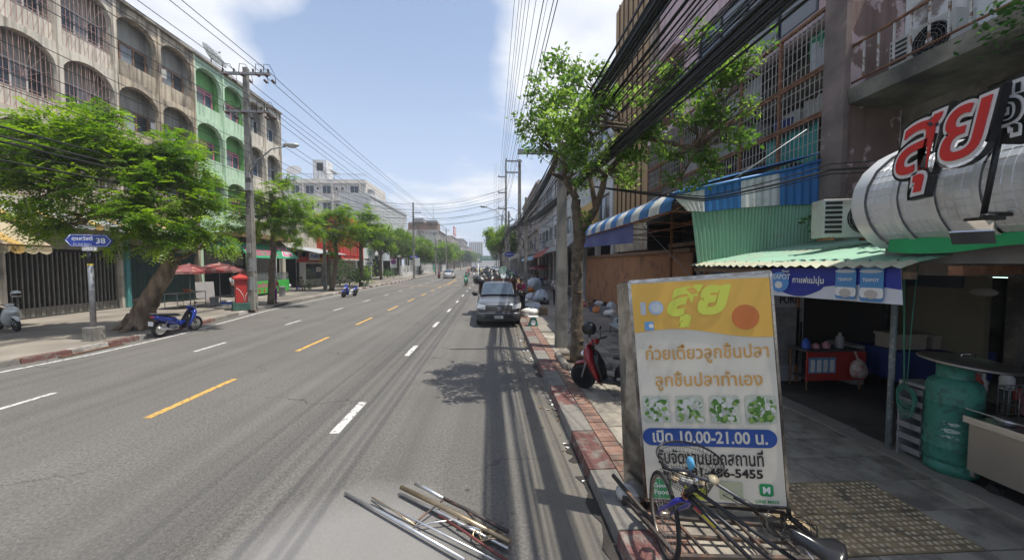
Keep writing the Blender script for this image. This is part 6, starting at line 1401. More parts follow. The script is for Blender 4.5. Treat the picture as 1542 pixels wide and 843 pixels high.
# concrete kerb ring round its pit
pit = thing('tree_pit', 'broken square concrete kerb around the pavement tree', 'kerb', (2.1, 8.95, .15))
for (x0, y0, x1, y1) in ((1.72, 8.25, 2.75, 8.25), (1.72, 9.6, 2.7, 9.6), (1.72, 8.3, 1.72, 9.55), (2.72, 8.3, 2.72, 9.55)):
    b = MB(); b.tube([(x0, y0, .19), (x1, y1, .19)], .085, 8); part('kerb_piece', b, CONC, pit)
b = MB(); b.box(1.76, 8.3, .12, 2.68, 9.55, .165); part('soil', b, mat('soil', (.1, .075, .05), .95, var=.3, scale=6, bump=.6), pit)
# feathery trees on the left
tb = Vector((-13.35, 14.4, .15))
T1 = [tb, YP(219, 462, 14.4), YP(236, 432, 14.4), YP(256, 398, 14.4), YP(236, 378, 14.4), YP(215, 345, 14.3), YP(197, 312, 14.2)]
tree('old leaning street tree with twisted trunk and feathery bright leaves on the left', tb, T1, [.42, .34, .28, .25, .22, .19, .16], [(YP(197, 312, 14.2), .15), (YP(256, 392, 14.4), .13), (YP(150, 262, 14.0), .1), (YP(225, 262, 14.4), .1)],
     [B(*q) for q in ((95, 185, 13.6, 34), (60, 215, 13.2, 42), (140, 205, 13.8, 44), (20, 235, 12.8, 42), (100, 250, 13.2, 46), (185, 225, 14.2, 40), (225, 240, 14.6, 44), (262, 225, 14.9, 34), (280, 262, 14.8, 40), (300, 300, 14.6, 34), (240, 290, 14.2, 40), (190, 300, 13.4, 34), (40, 285, 12.6, 36),
      (110, 300, 13.3, 34), (185, 342, 13.2, 26), (90, 335, 13.6, 24), (55, 325, 12.9, 24), (175, 366, 13.2, 13), (235, 335, 13.6, 34), (290, 340, 14.2, 28), (325, 355, 14.6, 24), (250, 368, 13.4, 20), (200, 330, 12.9, 26), (150, 170, 14.2, 24), (0, 200, 13, 26), (60, 350, 13.4, 12))],
     LEAF1, 17, .135, 'frond', BARKO, 5, roots=True, knots=8, droop=.35)
def simple_tree(label, base, h, cr, seed, m=None, style='frond', size=.1, dens=11, lean=0, ch=None, group='street trees'):
    rr = random.Random(seed); base = Vector(base); top = base + Vector((lean, 0, h * .48)); bl = []
    ch = ch or cr * 1.1; nb = 9
    for k in range(nb):
        a = 2 * PI * k / nb * 1.618 * 2; q = (k + .5) / nb; rad_ = cr * .72 * math.sqrt(rr.uniform(.15, 1)); bl.append((top + Vector((rad_ * math.cos(a), rad_ * math.sin(a), h * .14 + ch * (q * 1.1 - .15))), cr * rr.uniform(.36, .52)))
    tree(label, base, [base, base.lerp(top, .5) + Vector((rr.gauss(0, .05), 0, 0)), top], [h * .026 + .03, h * .019 + .03, h * .015 + .02], [(top, h * .013 + .02)], bl, m or LEAF1, dens, size, style, BARK, seed, group)
tb = G(408, 458, .15)
tree('slim dark trunked tree in front of the 25 awning', tb, [tb, YP(409, 420, 22.8), YP(412, 380, 22.8), YP(411, 345, 22.8)], [.2, .17, .16, .14], [(YP(411, 345, 22.8), .12), (YP(398, 325, 22.8), .07), (YP(425, 320, 22.6), .07)],
     [B(*q) for q in ((420, 295, 22.5, 24), (448, 305, 22.4, 24), (392, 305, 22.8, 24), (365, 325, 22.8, 20), (345, 335, 22.9, 16), (435, 335, 22.2, 22), (462, 330, 22.2, 18), (405, 325, 22.4, 24), (380, 345, 22.6, 16), (430, 270, 22.8, 14), (475, 345, 22, 13), (445, 355, 22, 13))], LEAF1, 15, .12, 'frond', BARK, 9, droop=.45)
tb = G(499, 437.6, .15)
tree('leaning tree before the red building', tb, [tb, YP(504, 410, 34), YP(507, 385, 34), YP(505, 365, 34)], [.24, .2, .18, .16], [(YP(505, 365, 34), .13)], [B(*q) for q in ((480, 330, 34, 18), (505, 325, 34, 19), (530, 335, 34, 18), (470, 345, 33.5, 14), (515, 350, 33.5, 18), (545, 345, 34.5, 15), (495, 350, 33, 15), (460, 322, 34, 12), (520, 315, 34.5, 13), (500, 375, 33, 10))], LEAF1, 15, .12, 'frond', BARK, 12, droop=.4)
tb = G(544, 430, .15)
tree('upright leafy tree beside the green lettered sign box', tb, [tb, YP(544, 400, 40), YP(543, 375, 40)], [.24, .2, .17], [(YP(543, 375, 40), .14)], [B(*q) for q in ((540, 335, 40, 15), (557, 330, 40, 15), (548, 318, 40.5, 11), (560, 350, 40, 14), (535, 352, 39.5, 14), (572, 345, 40.5, 10), (550, 362, 39.5, 13), (528, 365, 40, 9), (565, 365, 40, 8))], LEAF1, 14, .13, 'frond', BARK, 13)
def px_tree(label, px, pyb, wpx, top, seed, m=None, style='oval', hx=None):
    b_ = G(px, pyb, .15); Y = b_.y; h = (2.6 + (397 - top) / 549 * Y); cr = wpx * 1.25 / 549 * Y / 2; simple_tree(label, b_, h / 1.0, cr, seed, m, style, .16 + Y * .0016, 15 if Y < 90 else 7, ch=h * .34)
px_tree('rounded green tree before the white building', 596, 415, 50, 350, 31, LEAF1)
px_tree('bright tree just beyond the upright leafy tree', 574, 421, 40, 345, 44, LEAF1)
px_tree('tree between the rounded tree and the blue name sign', 615, 412, 34, 362, 45, LEAF1)
px_tree('tree right of the yellow warning sign', 674, 406.5, 26, 372, 46, LEAF1)
px_tree('pale green tree by the blue name sign', 632, 413, 42, 366, 32, LEAF1)
px_tree('bushy tree behind the yellow warning sign', 662, 408.5, 38, 370, 33, LEAF1)
px_tree('small tree on the left pavement just beyond the white car', 684, 405.5, 22, 372, 34, LEAF1)
px_tree('small dark tree on the left beside the distant motorcycles', 698, 403.2, 20, 380, 35, LEAF3)
px_tree('tree on the left pavement near the far end of the road', 708, 401.8, 16, 382, 36, LEAF1)
px_tree('farthest small tree on the left pavement', 716, 401, 12, 384, 37, LEAF3)
px_tree('leafy tree on the right pavement behind the pickup', 754, 417, 44, 346, 38, LEAF1)
px_tree('second dark tree on the right pavement further down', 748, 406, 16, 376, 39, LEAF3)
px_tree('tall tree standing in the open lot behind the white fence', 640, 409, 34, 378, 40, LEAF3)
for k, (px, py, r, h) in enumerate(((541, 432, 1.0, 1.3), (553, 430, .8, .9), (520, 430, 1.1, 1.6), (590, 418, 1.6, .8), (634, 413, 1.3, .6), (560, 426, .9, 1.2))):
    c = G(px, py, .15) + Vector((-.6, 0, 0)); tuft(['dark leafy shrub right of the leaning tree trunk', 'low shrub beside the blue and white scooter', 'tall dark potted bushes under the red building', 'low bush under the no parking sign', 'small bush at the foot of the blue name sign pole', 'light shrub before the green lettered sign box'][k], tuple(c), (r, r, h), 260, LEAF3 if k != 5 else LEAF1, .3, 50 + k, 'shrub', 'shrub')
tuft('small potted plant by the seated person', tuple(G(465, 436, .15)), (.3, .3, .35), 60, LEAF3, .2, 61, 'potted_plant')

# ---------------------------------------------------------------- poles, wires
def insul(b, c, n=3, r=.06, ax=Vector((0, 0, 1))):
    M = ax.to_track_quat('Z', 'Y').to_matrix()
    for k in range(n): b.lathe([(r * .4, 0), (r, .02), (r * .4, .06)], Vector(c) + ax * (.065 * k), M, 8)
def pole(label, x, y, h, w=.3, arms=(), lamp=None, group='concrete utility poles', name='utility_pole', z0=.15, boxes=()):
    root = thing(name, label, 'pole', (x, y, z0), group); b = MB()
    v = [(x + a * w / 2 * s_, y + c * w / 2 * s_, z) for z, s_ in ((z0, 1), (h, .62)) for a, c in ((-1, -1), (1, -1), (1, 1), (-1, 1))]
    b.add(v, [(0, 1, 5, 4), (1, 2, 6, 5), (2, 3, 7, 6), (3, 0, 4, 7), (4, 5, 6, 7)]); part('shaft', b, POLEC, root, bevel=.02)
    for (xa, xb, z, ins) in arms:
        b = MB(); b.box(x + xa, y - w / 2 - .09, z - .06, x + xb, y - w / 2 + .02, z + .06); part('crossarm', b, mat('grey_steel_arm', (.24, .25, .25), .6, .3, var=.2), root)
        for q in ins: b = MB(); insul(b, (x + q, y - w / 2 - .04, z + .06)); part('insulator', b, mat('brown_insulator', (.08, .04, .035), .3), root)
        b = MB(); b.tube([(x + xa * .6, y - w / 2 - .05, z - .05), (x, y - w / 2, z - .55)], .018, 4); part('brace', b, GALV, root)
    for (dx, dy, z, sx_, sy_, sz_) in boxes: b = MB(); b.bbox((x + dx, y + dy, z), (sx_, sy_, sz_)); part('junction_box', b, GREY, root, bevel=.01)
    if lamp: lamp_arm(root, lamp, x, y)
    return root
def lamp_arm(root, pts, x, y, m=None):
    b = MB(); b.tube(pts, .035, 6); part('lamp_arm', b, m or GALV, root)
    e = Vector(pts[-1]); d = (e - Vector(pts[-2])).normalized(); b = MB(); M = d.to_track_quat('X', 'Z').to_matrix(); b.blobby(e + d * .3 + Vector((0, 0, -.1)), (.42, .17, .12), 1, .02, 14, 8); part('lamp_head', b, mat('lamp_grey', (.45, .46, .46), .4, .3), root)
    b = MB(); b.blobby(e + d * .34 + Vector((0, 0, -.15)), (.26, .13, .09), 1, .0, 12, 7); part('lamp_glass', b, mat('lamp_cover', (.5, .5, .48), .2), root)
px_, py_ = -12.79, 20.1
LP_ = pole('tall old utility pole with two insulated crossarms beside the post box', px_, py_, 12.75, .34, arms=[(-1.15, 1.35, 12.35, (-1.0, -.45, .5, .9, 1.25)), (-.9, 1.3, 10.45, (-.8, -.3, .45, .85, 1.15))],
     lamp=[(px_, py_ - .2, 6.9), (px_ + .5, py_ - .2, 7.9), (px_ + 1.3, py_ - .2, 8.55), (px_ + 2.0, py_ - .2, 8.7)], boxes=[(.1, -.2, 6.6, .25, .2, .4), (.0, -.22, 3.4, .2, .1, .5), (.1, -.2, 7.2, .2, .15, .3)])
b = MB()
for z in (1.2, 2.2): b.lathe([(.21, z), (.21, z + .7)], (px_, py_, 0), n=8)
part('metal_wrap', b, GALV, LP_, split=True)
# horizontal strain insulators and loops on the left pole
b = MB()
for z in (12.3, 10.4):
    for q in (-.8, 0, .8, 1.2):
        for sg in (-1, 1): insul(b, (px_ + q, py_ + sg * .2, z - .05), 4, .07, Vector((0, sg, -.12)).normalized())
part('strain_insulator', b, MATS['brown_insulator'], LP_, kind='stuff')
b = MB()
for z in (12.3, 10.4):
    for q in (-.8, .0, .8, 1.2): b.tube([(px_ + q, py_ - .55, z - .08), (px_ + q + .02, py_ - .5, z + .4), (px_ + q, py_, z + .62), (px_ + q - .02, py_ + .5, z + .35), (px_ + q, py_ + .55, z - .1)], .016, 4)
part('jumper_loop', b, CABLE, LP_, kind='stuff')
pole('utility pole far down the left side by the white building', -13.0, 61, 12.6, .34, arms=[(-.2, 1.3, 10.9, (.5, 1.1)), (-.2, 1.2, 9.4, (.5, 1.0))])
c = G(490, 436, .15); pole('plain low concrete pole beside the sign boxes on the left', c.x, c.y, 7.6, .28)
pole('utility pole on the left beyond the fence', -13.2, 105, 12.6, .34, arms=[(-1, 1, 12, (-.8, .8))]); pole('distant utility pole on the left', -13.2, 150, 12.6, .34, arms=[(-1, 1, 12, (-.8, .8))])
pole('low concrete pole by the yellow warning sign', -13.0, 84, 8.4, .3)
pole('near weathered concrete pole standing beside the pavement tree', 2.01, 10.6, 6.1, .34, arms=[(-1.3, .2, 5.75, ())])
pole('tall concrete pole with steel hangers behind the pickup', 2.42, 33, 11.9, .38, arms=[(-1.3, .2, 11.7, (-1.2,)), (-1.3, -.0, 10.7, (-1.2,))], boxes=[(-.2, -.25, 6.2, .5, .3, .4), (.1, -.3, 5.6, .3, .3, .5)])
b = MB(); b.box(1.12, 32.7, 10.7, 1.2, 32.8, 11.7); single('steel_hanger', b, GALV, 'steel hanger closing the bracket at the top of the tall pole', 'bracket', (1.15, 32.75, 11))
pole('shorter concrete pole just right of the tall hanger pole', 2.36, 26, 7.3, .26)
pole('slim concrete pole behind the tall hanger pole', 1.7, 47, 15.5, .34, arms=[(-1.0, 0, 13.6, (-.9,)), (-1.0, 0, 11.6, (-.9,)), (-1.0, 0, 9.6, (-.9,))])
pole('short pole tangled in cables left of the tall hanger pole', 1.75, 40, 8.3, .3, lamp=[(1.7, 40, 6.2), (1.1, 40, 7.6), (.3, 40, 8.4), (-.7, 40, 8.7)])
pole('distant right hand utility pole with lamp', 1.9, 75, 12.5, .34, arms=[(-1, 1, 11.6, (-.8, .8))], lamp=[(1.8, 75, 7.2), (1.0, 75, 8.9), (0, 75, 9.8), (-.4, 75, 9.9)])
pole('far utility pole on the right near the gantry', 1.9, 120, 12.5, .34, arms=[(-1, 1, 11.6, (-.8, .8))]); pole('utility pole on the right behind the far tree', 1.9, 95, 12.5, .34)
lat = thing('lattice_mast', 'thin lattice mast behind the right hand poles', 'mast', (.6, 90, .15)); b = MB()
for (dx, dy) in ((-.5, 0), (.5, 0), (0, .6)): b.tube([(.9 + dx, 90 + dy, .15), (.9 + dx, 90 + dy, 27)], .04, 4)
for k in range(24): b.tube([(.4, 90, 1 + k * 1.1), (1.4, 90, 2.1 + k * 1.1)], .03, 3)
part('lattice', b, GREY, lat)
NC = [0]
def cable(label, pts, sag, r, group, n=12, m=None, name='overhead_cable'):
    b = MB(); full = []
    for p_, q in zip(pts, pts[1:]):
        p_, q = Vector(p_), Vector(q)
        for i in range(n): t = i / n; v = p_.lerp(q, t); v.z -= 4 * sag * t * (1 - t); full.append(v)
    full.append(Vector(pts[-1])); b.tube(full, r, 4); NC[0] += 1
    return single(name, b, m or CABLE, label, 'cable', tuple(pts[0]), group)
for k, (x, h, r) in enumerate(((.76, 12, .011), (.92, 12, .011), (1.02, 12, .011), (1.14, 12, .012), (1.28, 12.05, .012), (1.5, 12, .012), (1.82, 12, .02), (1.95, 12, .010), (2.16, 12, .018), (2.3, 12, .02))):
    cable('thin overhead wire running high along the right pavement' if r < .015 else 'thick black overhead wire running high along the right pavement', [(x, -22, h), (x + (0 if k < 6 else -.1), 33, h - .3), (x - .1, 75, h - .1), (x - .1, 120, h), (x, 200, h)], .25, r, 'high wires on the right')
b = MB(); c = YP(800, 115, 9.2); b.tube([c - Vector((.14, 0, 0)), c + Vector((.14, 0, 0))], .016, 5); b.tube([c - Vector((0, 0, .16)), c + Vector((0, 0, .2))], .02, 5); single('cable_spacer', b, GREY, 'small grey spacer clipped to the high wires against the sky', 'spacer', tuple(c))
g = random.Random(3)
for (x, h, n_, jit, rmax) in ((2.22, 6.1, 26, .13, .022), (2.35, 4.78, 18, .10, .022), (2.5, 5.45, 9, .22, .012)):
    for k in range(n_):
        dx, dz = g.gauss(0, jit), g.gauss(0, jit); r = g.uniform(.006, rmax); s_ = g.uniform(.05, .35) + (0.12 if jit > .2 else 0)
        cable('black cable in the heavy bundles slung along the right pavement', [(x + dx * 1.6 + .15, -14, h + dz + .25), (x - .1 + dx * .7, 10.45, h + dz * .8), (2.3 + dx, 26, h * .5 + 3.1 + dz), (2.35 + dx * 1.3, 33, 6.3 + dz), (1.75 + dx, 40, 6.3 + dz * 2), (1.8 + dx, 75, 6.8 + dz * 2), (2, 140, 7)], s_ * .8, r, 'cable bundles on the right', 10)
for k in range(22):                                     # slack loops and tangles round the poles
    Y = g.choice((26, 30, 33, 33, 40, 40, 36)); x = 2.2 + g.gauss(0, .35); z = g.uniform(3.8, 7.0); rr_ = g.uniform(.2, .8); b = MB(); a0 = g.random() * 6
    b.tube([(x + rr_ * math.cos(a0 + t * .45) * (1 - t * .02), Y + g.gauss(0, .15) + t * .02, z + rr_ * math.sin(a0 + t * .45) * .8) for t in range(g.randrange(10, 26))], g.uniform(.012, .03), 4)
    single('cable_coil', b, CABLE, 'slack black cable coil hung on the right hand poles', 'cable', (x, Y, z), 'slack cable coils')
for k in range(26):                                     # service drops from the poles to the white fronts
    Y = g.uniform(20, 45); cable('thin service wire sagging from the poles to the right hand fronts', [(2.3, g.choice((26, 33, 40)), g.uniform(4.5, 7)), (6.45, Y, g.uniform(4, 9.5))], g.uniform(.1, .9), g.uniform(.006, .014), 'service wires on the right')
for k in range(10):
    cable('thin black wire crossing in front of the caged balconies', [(2.2 + g.gauss(0, .1), 10.4, 5.6 + g.gauss(0, .35)), (g.uniform(4.5, 6.0), g.uniform(-1, 4), g.uniform(6.5, 9))], g.uniform(0, .3), g.uniform(.005, .011), 'wires before the cages')
for (ya, yb, yc, r) in ((212, 247, 296, .011), (224, 256, 300, .02), (236, 262, 303, .010)): cable('black cable running low past the peeling wall to the red letter sign', [XP(1600, ya - 6, 4.5), XP(1250, yb, 4.6), XP(1060, yc, 3.4), (2.2, 10.4, 4.9)], .03, r, 'cables before the peeling wall')
for (pa, pb, r) in ((YP(1075, 290, 7.0), YP(1215, 195, 6.4), .008), (YP(905, 350, 13), YP(1000, 290, 9.5), .012)): 
    b = MB(); b.tube([pa, pb], r, 5); single('white_pole', b, WHITE, 'thin pale rod slanting up from the striped awning', 'rod', tuple(pa), 'pale rods above the awning')
for k, (z, r) in enumerate(((12.55, .015), (12.5, .015), (12.5, .015), (12.5, .015), (10.6, .014), (10.6, .014), (10.6, .014), (10.6, .014))):
    x = px_ + (-1.0, -.4, .8, 1.25)[k % 4]; cable('power wire strung along the left pole crossarms', [(x - .2, -26, z + .3), (x, py_, z), (x - .2, 61, z - (.0 if k < 4 else 1)), (-13, 105, 12.4), (-13, 150, 12.4), (-13, 260, 12.4)], .3, r, 'power wires on the left')
for k in range(15):
    z = (9.3, 8.9, 8.6, 8.2, 7.7, 6.35, 6.2, 6.1, 5.9, 5.75, 5.6, 5.45, 5.3, 5.2, 6.0)[k]; th = k in (5, 6, 8, 10); x = px_ + g.gauss(0, .12)
    cable('thick black telecom cable strung low through the left trees' if th else 'thin black telecom wire strung through the left trees', [(x - .3, -20, z + .2), (x, py_, z - (.0 if k > 4 else .5)), (x - .1, c.y * 0 + 43, z - .3), (x, 61, z), (x, 105, 6.6), (x, 200, 6.6)], g.uniform(.2, .5), .03 if th else .012, 'telecom cables on the left')
for k in range(11):
    z = 12.3 - k * .36; cable('wire spanning the road between the far poles', [(-22, 52 + k * .2, z + .9), (-12.9, 60, z), (1.7, 46, z - .3 + (k % 3) * .2)], g.uniform(.2, .9), .016 if k % 3 else .028, 'wires across the road')
for k in range(5): cable('wire from the far left pole across the roofs', [(-12.9, 61, 12 - k * .5), (-31, 50, 12.2 - k * .3)], .6, .02, 'wires across the roofs')
# small signs along the far pavements
def rsign(label, base, h, plate, name='traffic_sign'):
    root = thing(name, label, 'sign', tuple(base)); b = MB(); b.tube([base, base + Vector((0, 0, h))], .045, 6); part('post', b, GALV, root)
    for (src, dz, m, nm) in plate: d = MB(); lay(d, src, base + Vector((0, -.06 - .006 * plate.index((src, dz, m, nm)), h + dz)), (1, 0, 0), (0, 0, 1)); part(nm, d, m, root)
    return root
def thick(src, d=.03): 
    n = len(src.v); o = MB(); o.add([(v[0], v[1], 0) for v in src.v] + [(v[0], v[1], -d) for v in src.v], [tuple(range(n)), tuple(range(n, 2 * n))[::-1]] + [(i, n + i, n + (i + 1) % n, (i + 1) % n) for i in range(n)]); return o
c = G(593, 419, .15); rsign('round blue and red no parking sign on a post before the rounded tree', c, 2.9, [(thick(rrect(1.1, 1.5, .08)), -.4, LGT, 'plate'), (disc(.45, 18), -.1, RED, 'red_ring'), (disc(.34, 18), -.1, MATS['sign_blue'], 'blue_disc'), (rrect(.12, .7, .03), -.1, RED, 'slash')])
c = G(651, 408, .15); rsign('yellow diamond warning sign on the left pavement', c, 3.6, [(thick(MB().add([(-.85, 0, 0), (0, -.85, 0), (.85, 0, 0), (0, .85, 0)], [(0, 1, 2, 3)])), 0, YPR, 'plate'), (rrect(.2, .7, .05), 0, BLACK, 'symbol')])
c = G(624, 416, .15); rsign('small blue arrow name sign on a pole by the pale green tree', c, 3.8, [(thick(MB().add([(-.85, 0, 0), (-.6, -.28, 0), (.6, -.28, 0), (.85, 0, 0), (.6, .28, 0), (-.6, .28, 0)], [(0, 1, 2, 3, 4, 5)])), 0, MATS['sign_blue'], 'plate'), (text_mb('ซอย 36', w=.9, bold=.02), 0, WPR, 'lettering')])
c = G(629, 415, .15); rsign('plain white board sign next to the small blue name sign', c, 3.3, [(thick(rrect(1.0, 1.7, .05)), -.5, LGT, 'plate')])
c = Vector((1.5, 33, .15)); rsign('blue oval name sign on the right pavement behind the pickup', c, 3.3, [(thick(disc(.24, 20, .45)), 0, MATS['sign_blue'], 'plate'), (text_mb('สุขสวัสดิ์ 35', w=.62, bold=.02), 0, WPR, 'lettering')])
# ---------------------------------------------------------------- people
def skin_mesh(name, pts, edges, radii, m, root_i=0, sub=1):
    me = bpy.data.meshes.new(name); me.from_pydata([tuple(p) for p in pts], edges, []); o = bpy.data.objects.new(name, me); COL.objects.link(o)
    md = o.modifiers.new('s', 'SKIN'); md.use_smooth_shade = True
    for i, r in enumerate(radii):
        sv = me.skin_vertices[0].data[i]; sv.radius = (r, r) if not isinstance(r, tuple) else r; sv.use_root = (i == root_i)
    o.modifiers.new('u', 'SUBSURF').levels = sub
    bpy.context.view_layer.update(); me2 = bpy.data.meshes.new_from_object(o.evaluated_get(bpy.context.evaluated_depsgraph_get())); bpy.data.objects.remove(o); bpy.data.meshes.remove(me)
    me2.name = name; me2.materials.clear(); me2.materials.append(m)
    me2.polygons.foreach_set('use_smooth', [True] * len(me2.polygons)); return me2
POSE = {
    'stand': dict(hip=.9, knee=[(.03, .1, .48), (.0, -.1, .48)], ank=[(-.02, .1, .08), (-.04, -.1, .08)], elb=[(-.03, .26, 1.1), (.05, -.26, 1.1)], hand=[(.08, .27, .86), (.18, -.2, .92)], tilt=0),
    'work': dict(hip=.9, knee=[(.06, .12, .48), (-.04, -.1, .48)], ank=[(.05, .14, .08), (-.12, -.1, .08)], elb=[(.16, .25, 1.1), (.16, -.25, 1.12)], hand=[(.38, .14, 1.05), (.38, -.12, 1.1)], tilt=.12),
    'sit': dict(hip=.47, knee=[(.42, .12, .5), (.42, -.12, .5)], ank=[(.4, .13, .08), (.45, -.12, .08)], elb=[(.12, .24, .72), (.14, -.24, .72)], hand=[(.34, .12, .62), (.36, -.1, .62)], tilt=.16),
    'ride': dict(hip=.8, knee=[(.36, .17, .78), (.36, -.17, .78)], ank=[(.22, .2, .36), (.22, -.2, .36)], elb=[(.26, .27, 1.06), (.26, -.27, 1.06)], hand=[(.5, .27, 1.02), (.5, -.27, 1.02)], tilt=.05),
}
def person(label, loc, rz, pose, shirt, trousers, hair=True, helmet=None, sc=1, group=None, sleeve=True):
    P = POSE[pose]; h = P['hip']; t = P['tilt']
    root = thing('person', label, 'person', (0, 0, 0), group)
    J = [(0, 0, h), (t * .4, 0, h + .22), (t * .8, 0, h + .42), (t, 0, h + .545), (t + .01, 0, h + .60), (t + .03, 0, h + .69), (t + .02, 0, h + .76)]
    E_ = [(i, i + 1) for i in range(6)]; Rr = [(.125, .1), (.12, .09), (.145, .1), (.055, .055), (.055, .055), (.085, .078), (.062, .06)]
    for s_, k in ((1, 0), (-1, 1)):
        n = len(J); sh = (t * .85, .175 * s_, h + .47); J += [sh, P['elb'][k], P['hand'][k]]; E_ += [(2, n), (n, n + 1), (n + 1, n + 2)]; Rr += [.055, .04, .03]
        hd = Vector(P['hand'][k]); fw = (hd - Vector(P['elb'][k])).normalized()
        n2 = len(J); J += [tuple(hd + fw * .07), tuple(hd + fw * .15)]; E_ += [(n + 2, n2), (n2, n2 + 1)]; Rr += [(.036, .018), (.022, .012)]
        n = len(J); J += [(0, .09 * s_, h - .06), P['knee'][k], P['ank'][k], (P['ank'][k][0] + .13, P['ank'][k][1], .035)]; E_ += [(0, n), (n, n + 1), (n + 1, n + 2), (n + 2, n + 3)]; Rr += [.085, .058, .04, (.038, .03)]
    def add(nm, me, par=root): o = bpy.data.objects.new(nm, me); COL.objects.link(o); o.parent = par; return o
    add('body', skin_mesh('body', J, E_, Rr, SKIN))
    def sub(idx, grow, edges): 
        mp_ = {a: i for i, a in enumerate(idx)}; return [J[a] for a in idx], [(mp_[a], mp_[b_]) for a, b_ in edges], [tuple(x + grow for x in (Rr[a] if isinstance(Rr[a], tuple) else (Rr[a], Rr[a]))) for a in idx]
    # indices: torso 0-6, left arm 7-11, left leg 12-15, right arm 16-20, right leg 21-24
    add('shirt', skin_mesh('shirt', *sub([0, 1, 2, 7, 8, 16, 17], .016, [(0, 1), (1, 2), (2, 7), (7, 8), (2, 16), (16, 17)]), shirt))
    add('trousers', skin_mesh('trousers', *sub([0, 12, 13, 14, 21, 22, 23], .014, [(0, 12), (12, 13), (13, 14), (0, 21), (21, 22), (22, 23)]), trousers))
    hc = Vector((t + .015, 0, h + .715))
    if helmet: b = MB(); b.lathe([(.125, -.06), (.14, .0), (.13, .07), (.08, .12), (.001, .135)], hc, None, 14, sx=1.08); part('helmet', b, helmet, root)
    elif hair: b = MB(); b.lathe([(.09, -.05), (.102, .0), (.09, .07), (.05, .105), (.001, .11)], hc - Vector((.02, 0, 0)), None, 12, sx=1.05, sy=.92); part('hair', b, HAIR, root)
    for s_ in (1, -1): b = MB(); b.blobby(hc + Vector((.088, .03 * s_, -.03)), (.01, .014, .009), 1, 0, 6, 4); part('eye', b, BLACK, root); b = MB(); b.blobby(hc + Vector((.0, .088 * s_, -.05)), (.02, .01, .03), 1, 0, 6, 4); part('ear', b, SKIN, root)
    b = MB(); b.blobby(hc + Vector((.1, 0, -.06)), (.015, .013, .02), 1, 0, 6, 4); part('nose', b, SKIN, root)
    for s_, k in ((1, 0), (-1, 1)): a = P['ank'][k]; b = MB(); b.blobby((a[0] + .05, a[1], .0), (.13, .05, .05), 2, .02, 10, 6, flat=.1); part('shoe', b, BLACK, root)
    return place(root, loc, rz, sc=sc)

# ---------------------------------------------------------------- scooters
def wheel(root, x, r, w, rim_m, name='wheel', spokes=5, y=0):
    b = MB(); b.lathe([(r * .72, -w / 2), (r * .9, -w / 2), (r, -w / 4), (r, w / 4), (r * .9, w / 2), (r * .72, w / 2), (r * .72, -w / 2)], (x, y, r), Matrix.Rotation(PI / 2, 3, 'X'), 24); t = part('tyre', b, RUBBER, root)
    b = MB(); b.lathe([(r * .74, -w * .3), (r * .64, -w * .3), (r * .64, w * .3), (r * .74, w * .3)], (x, y, r), Matrix.Rotation(PI / 2, 3, 'X'), 24)
    for k in range(spokes): a = 2 * PI * k / spokes; b.tube([(x, y, r), (x + r * .68 * math.cos(a), y, r + r * .68 * math.sin(a))], [r * .09, r * .05], 5)
    b.lathe([(r * .16, -w * .4), (r * .16, w * .4)], (x, y, r), Matrix.Rotation(PI / 2, 3, 'X'), 10); part('rim', b, rim_m, t)
    return t
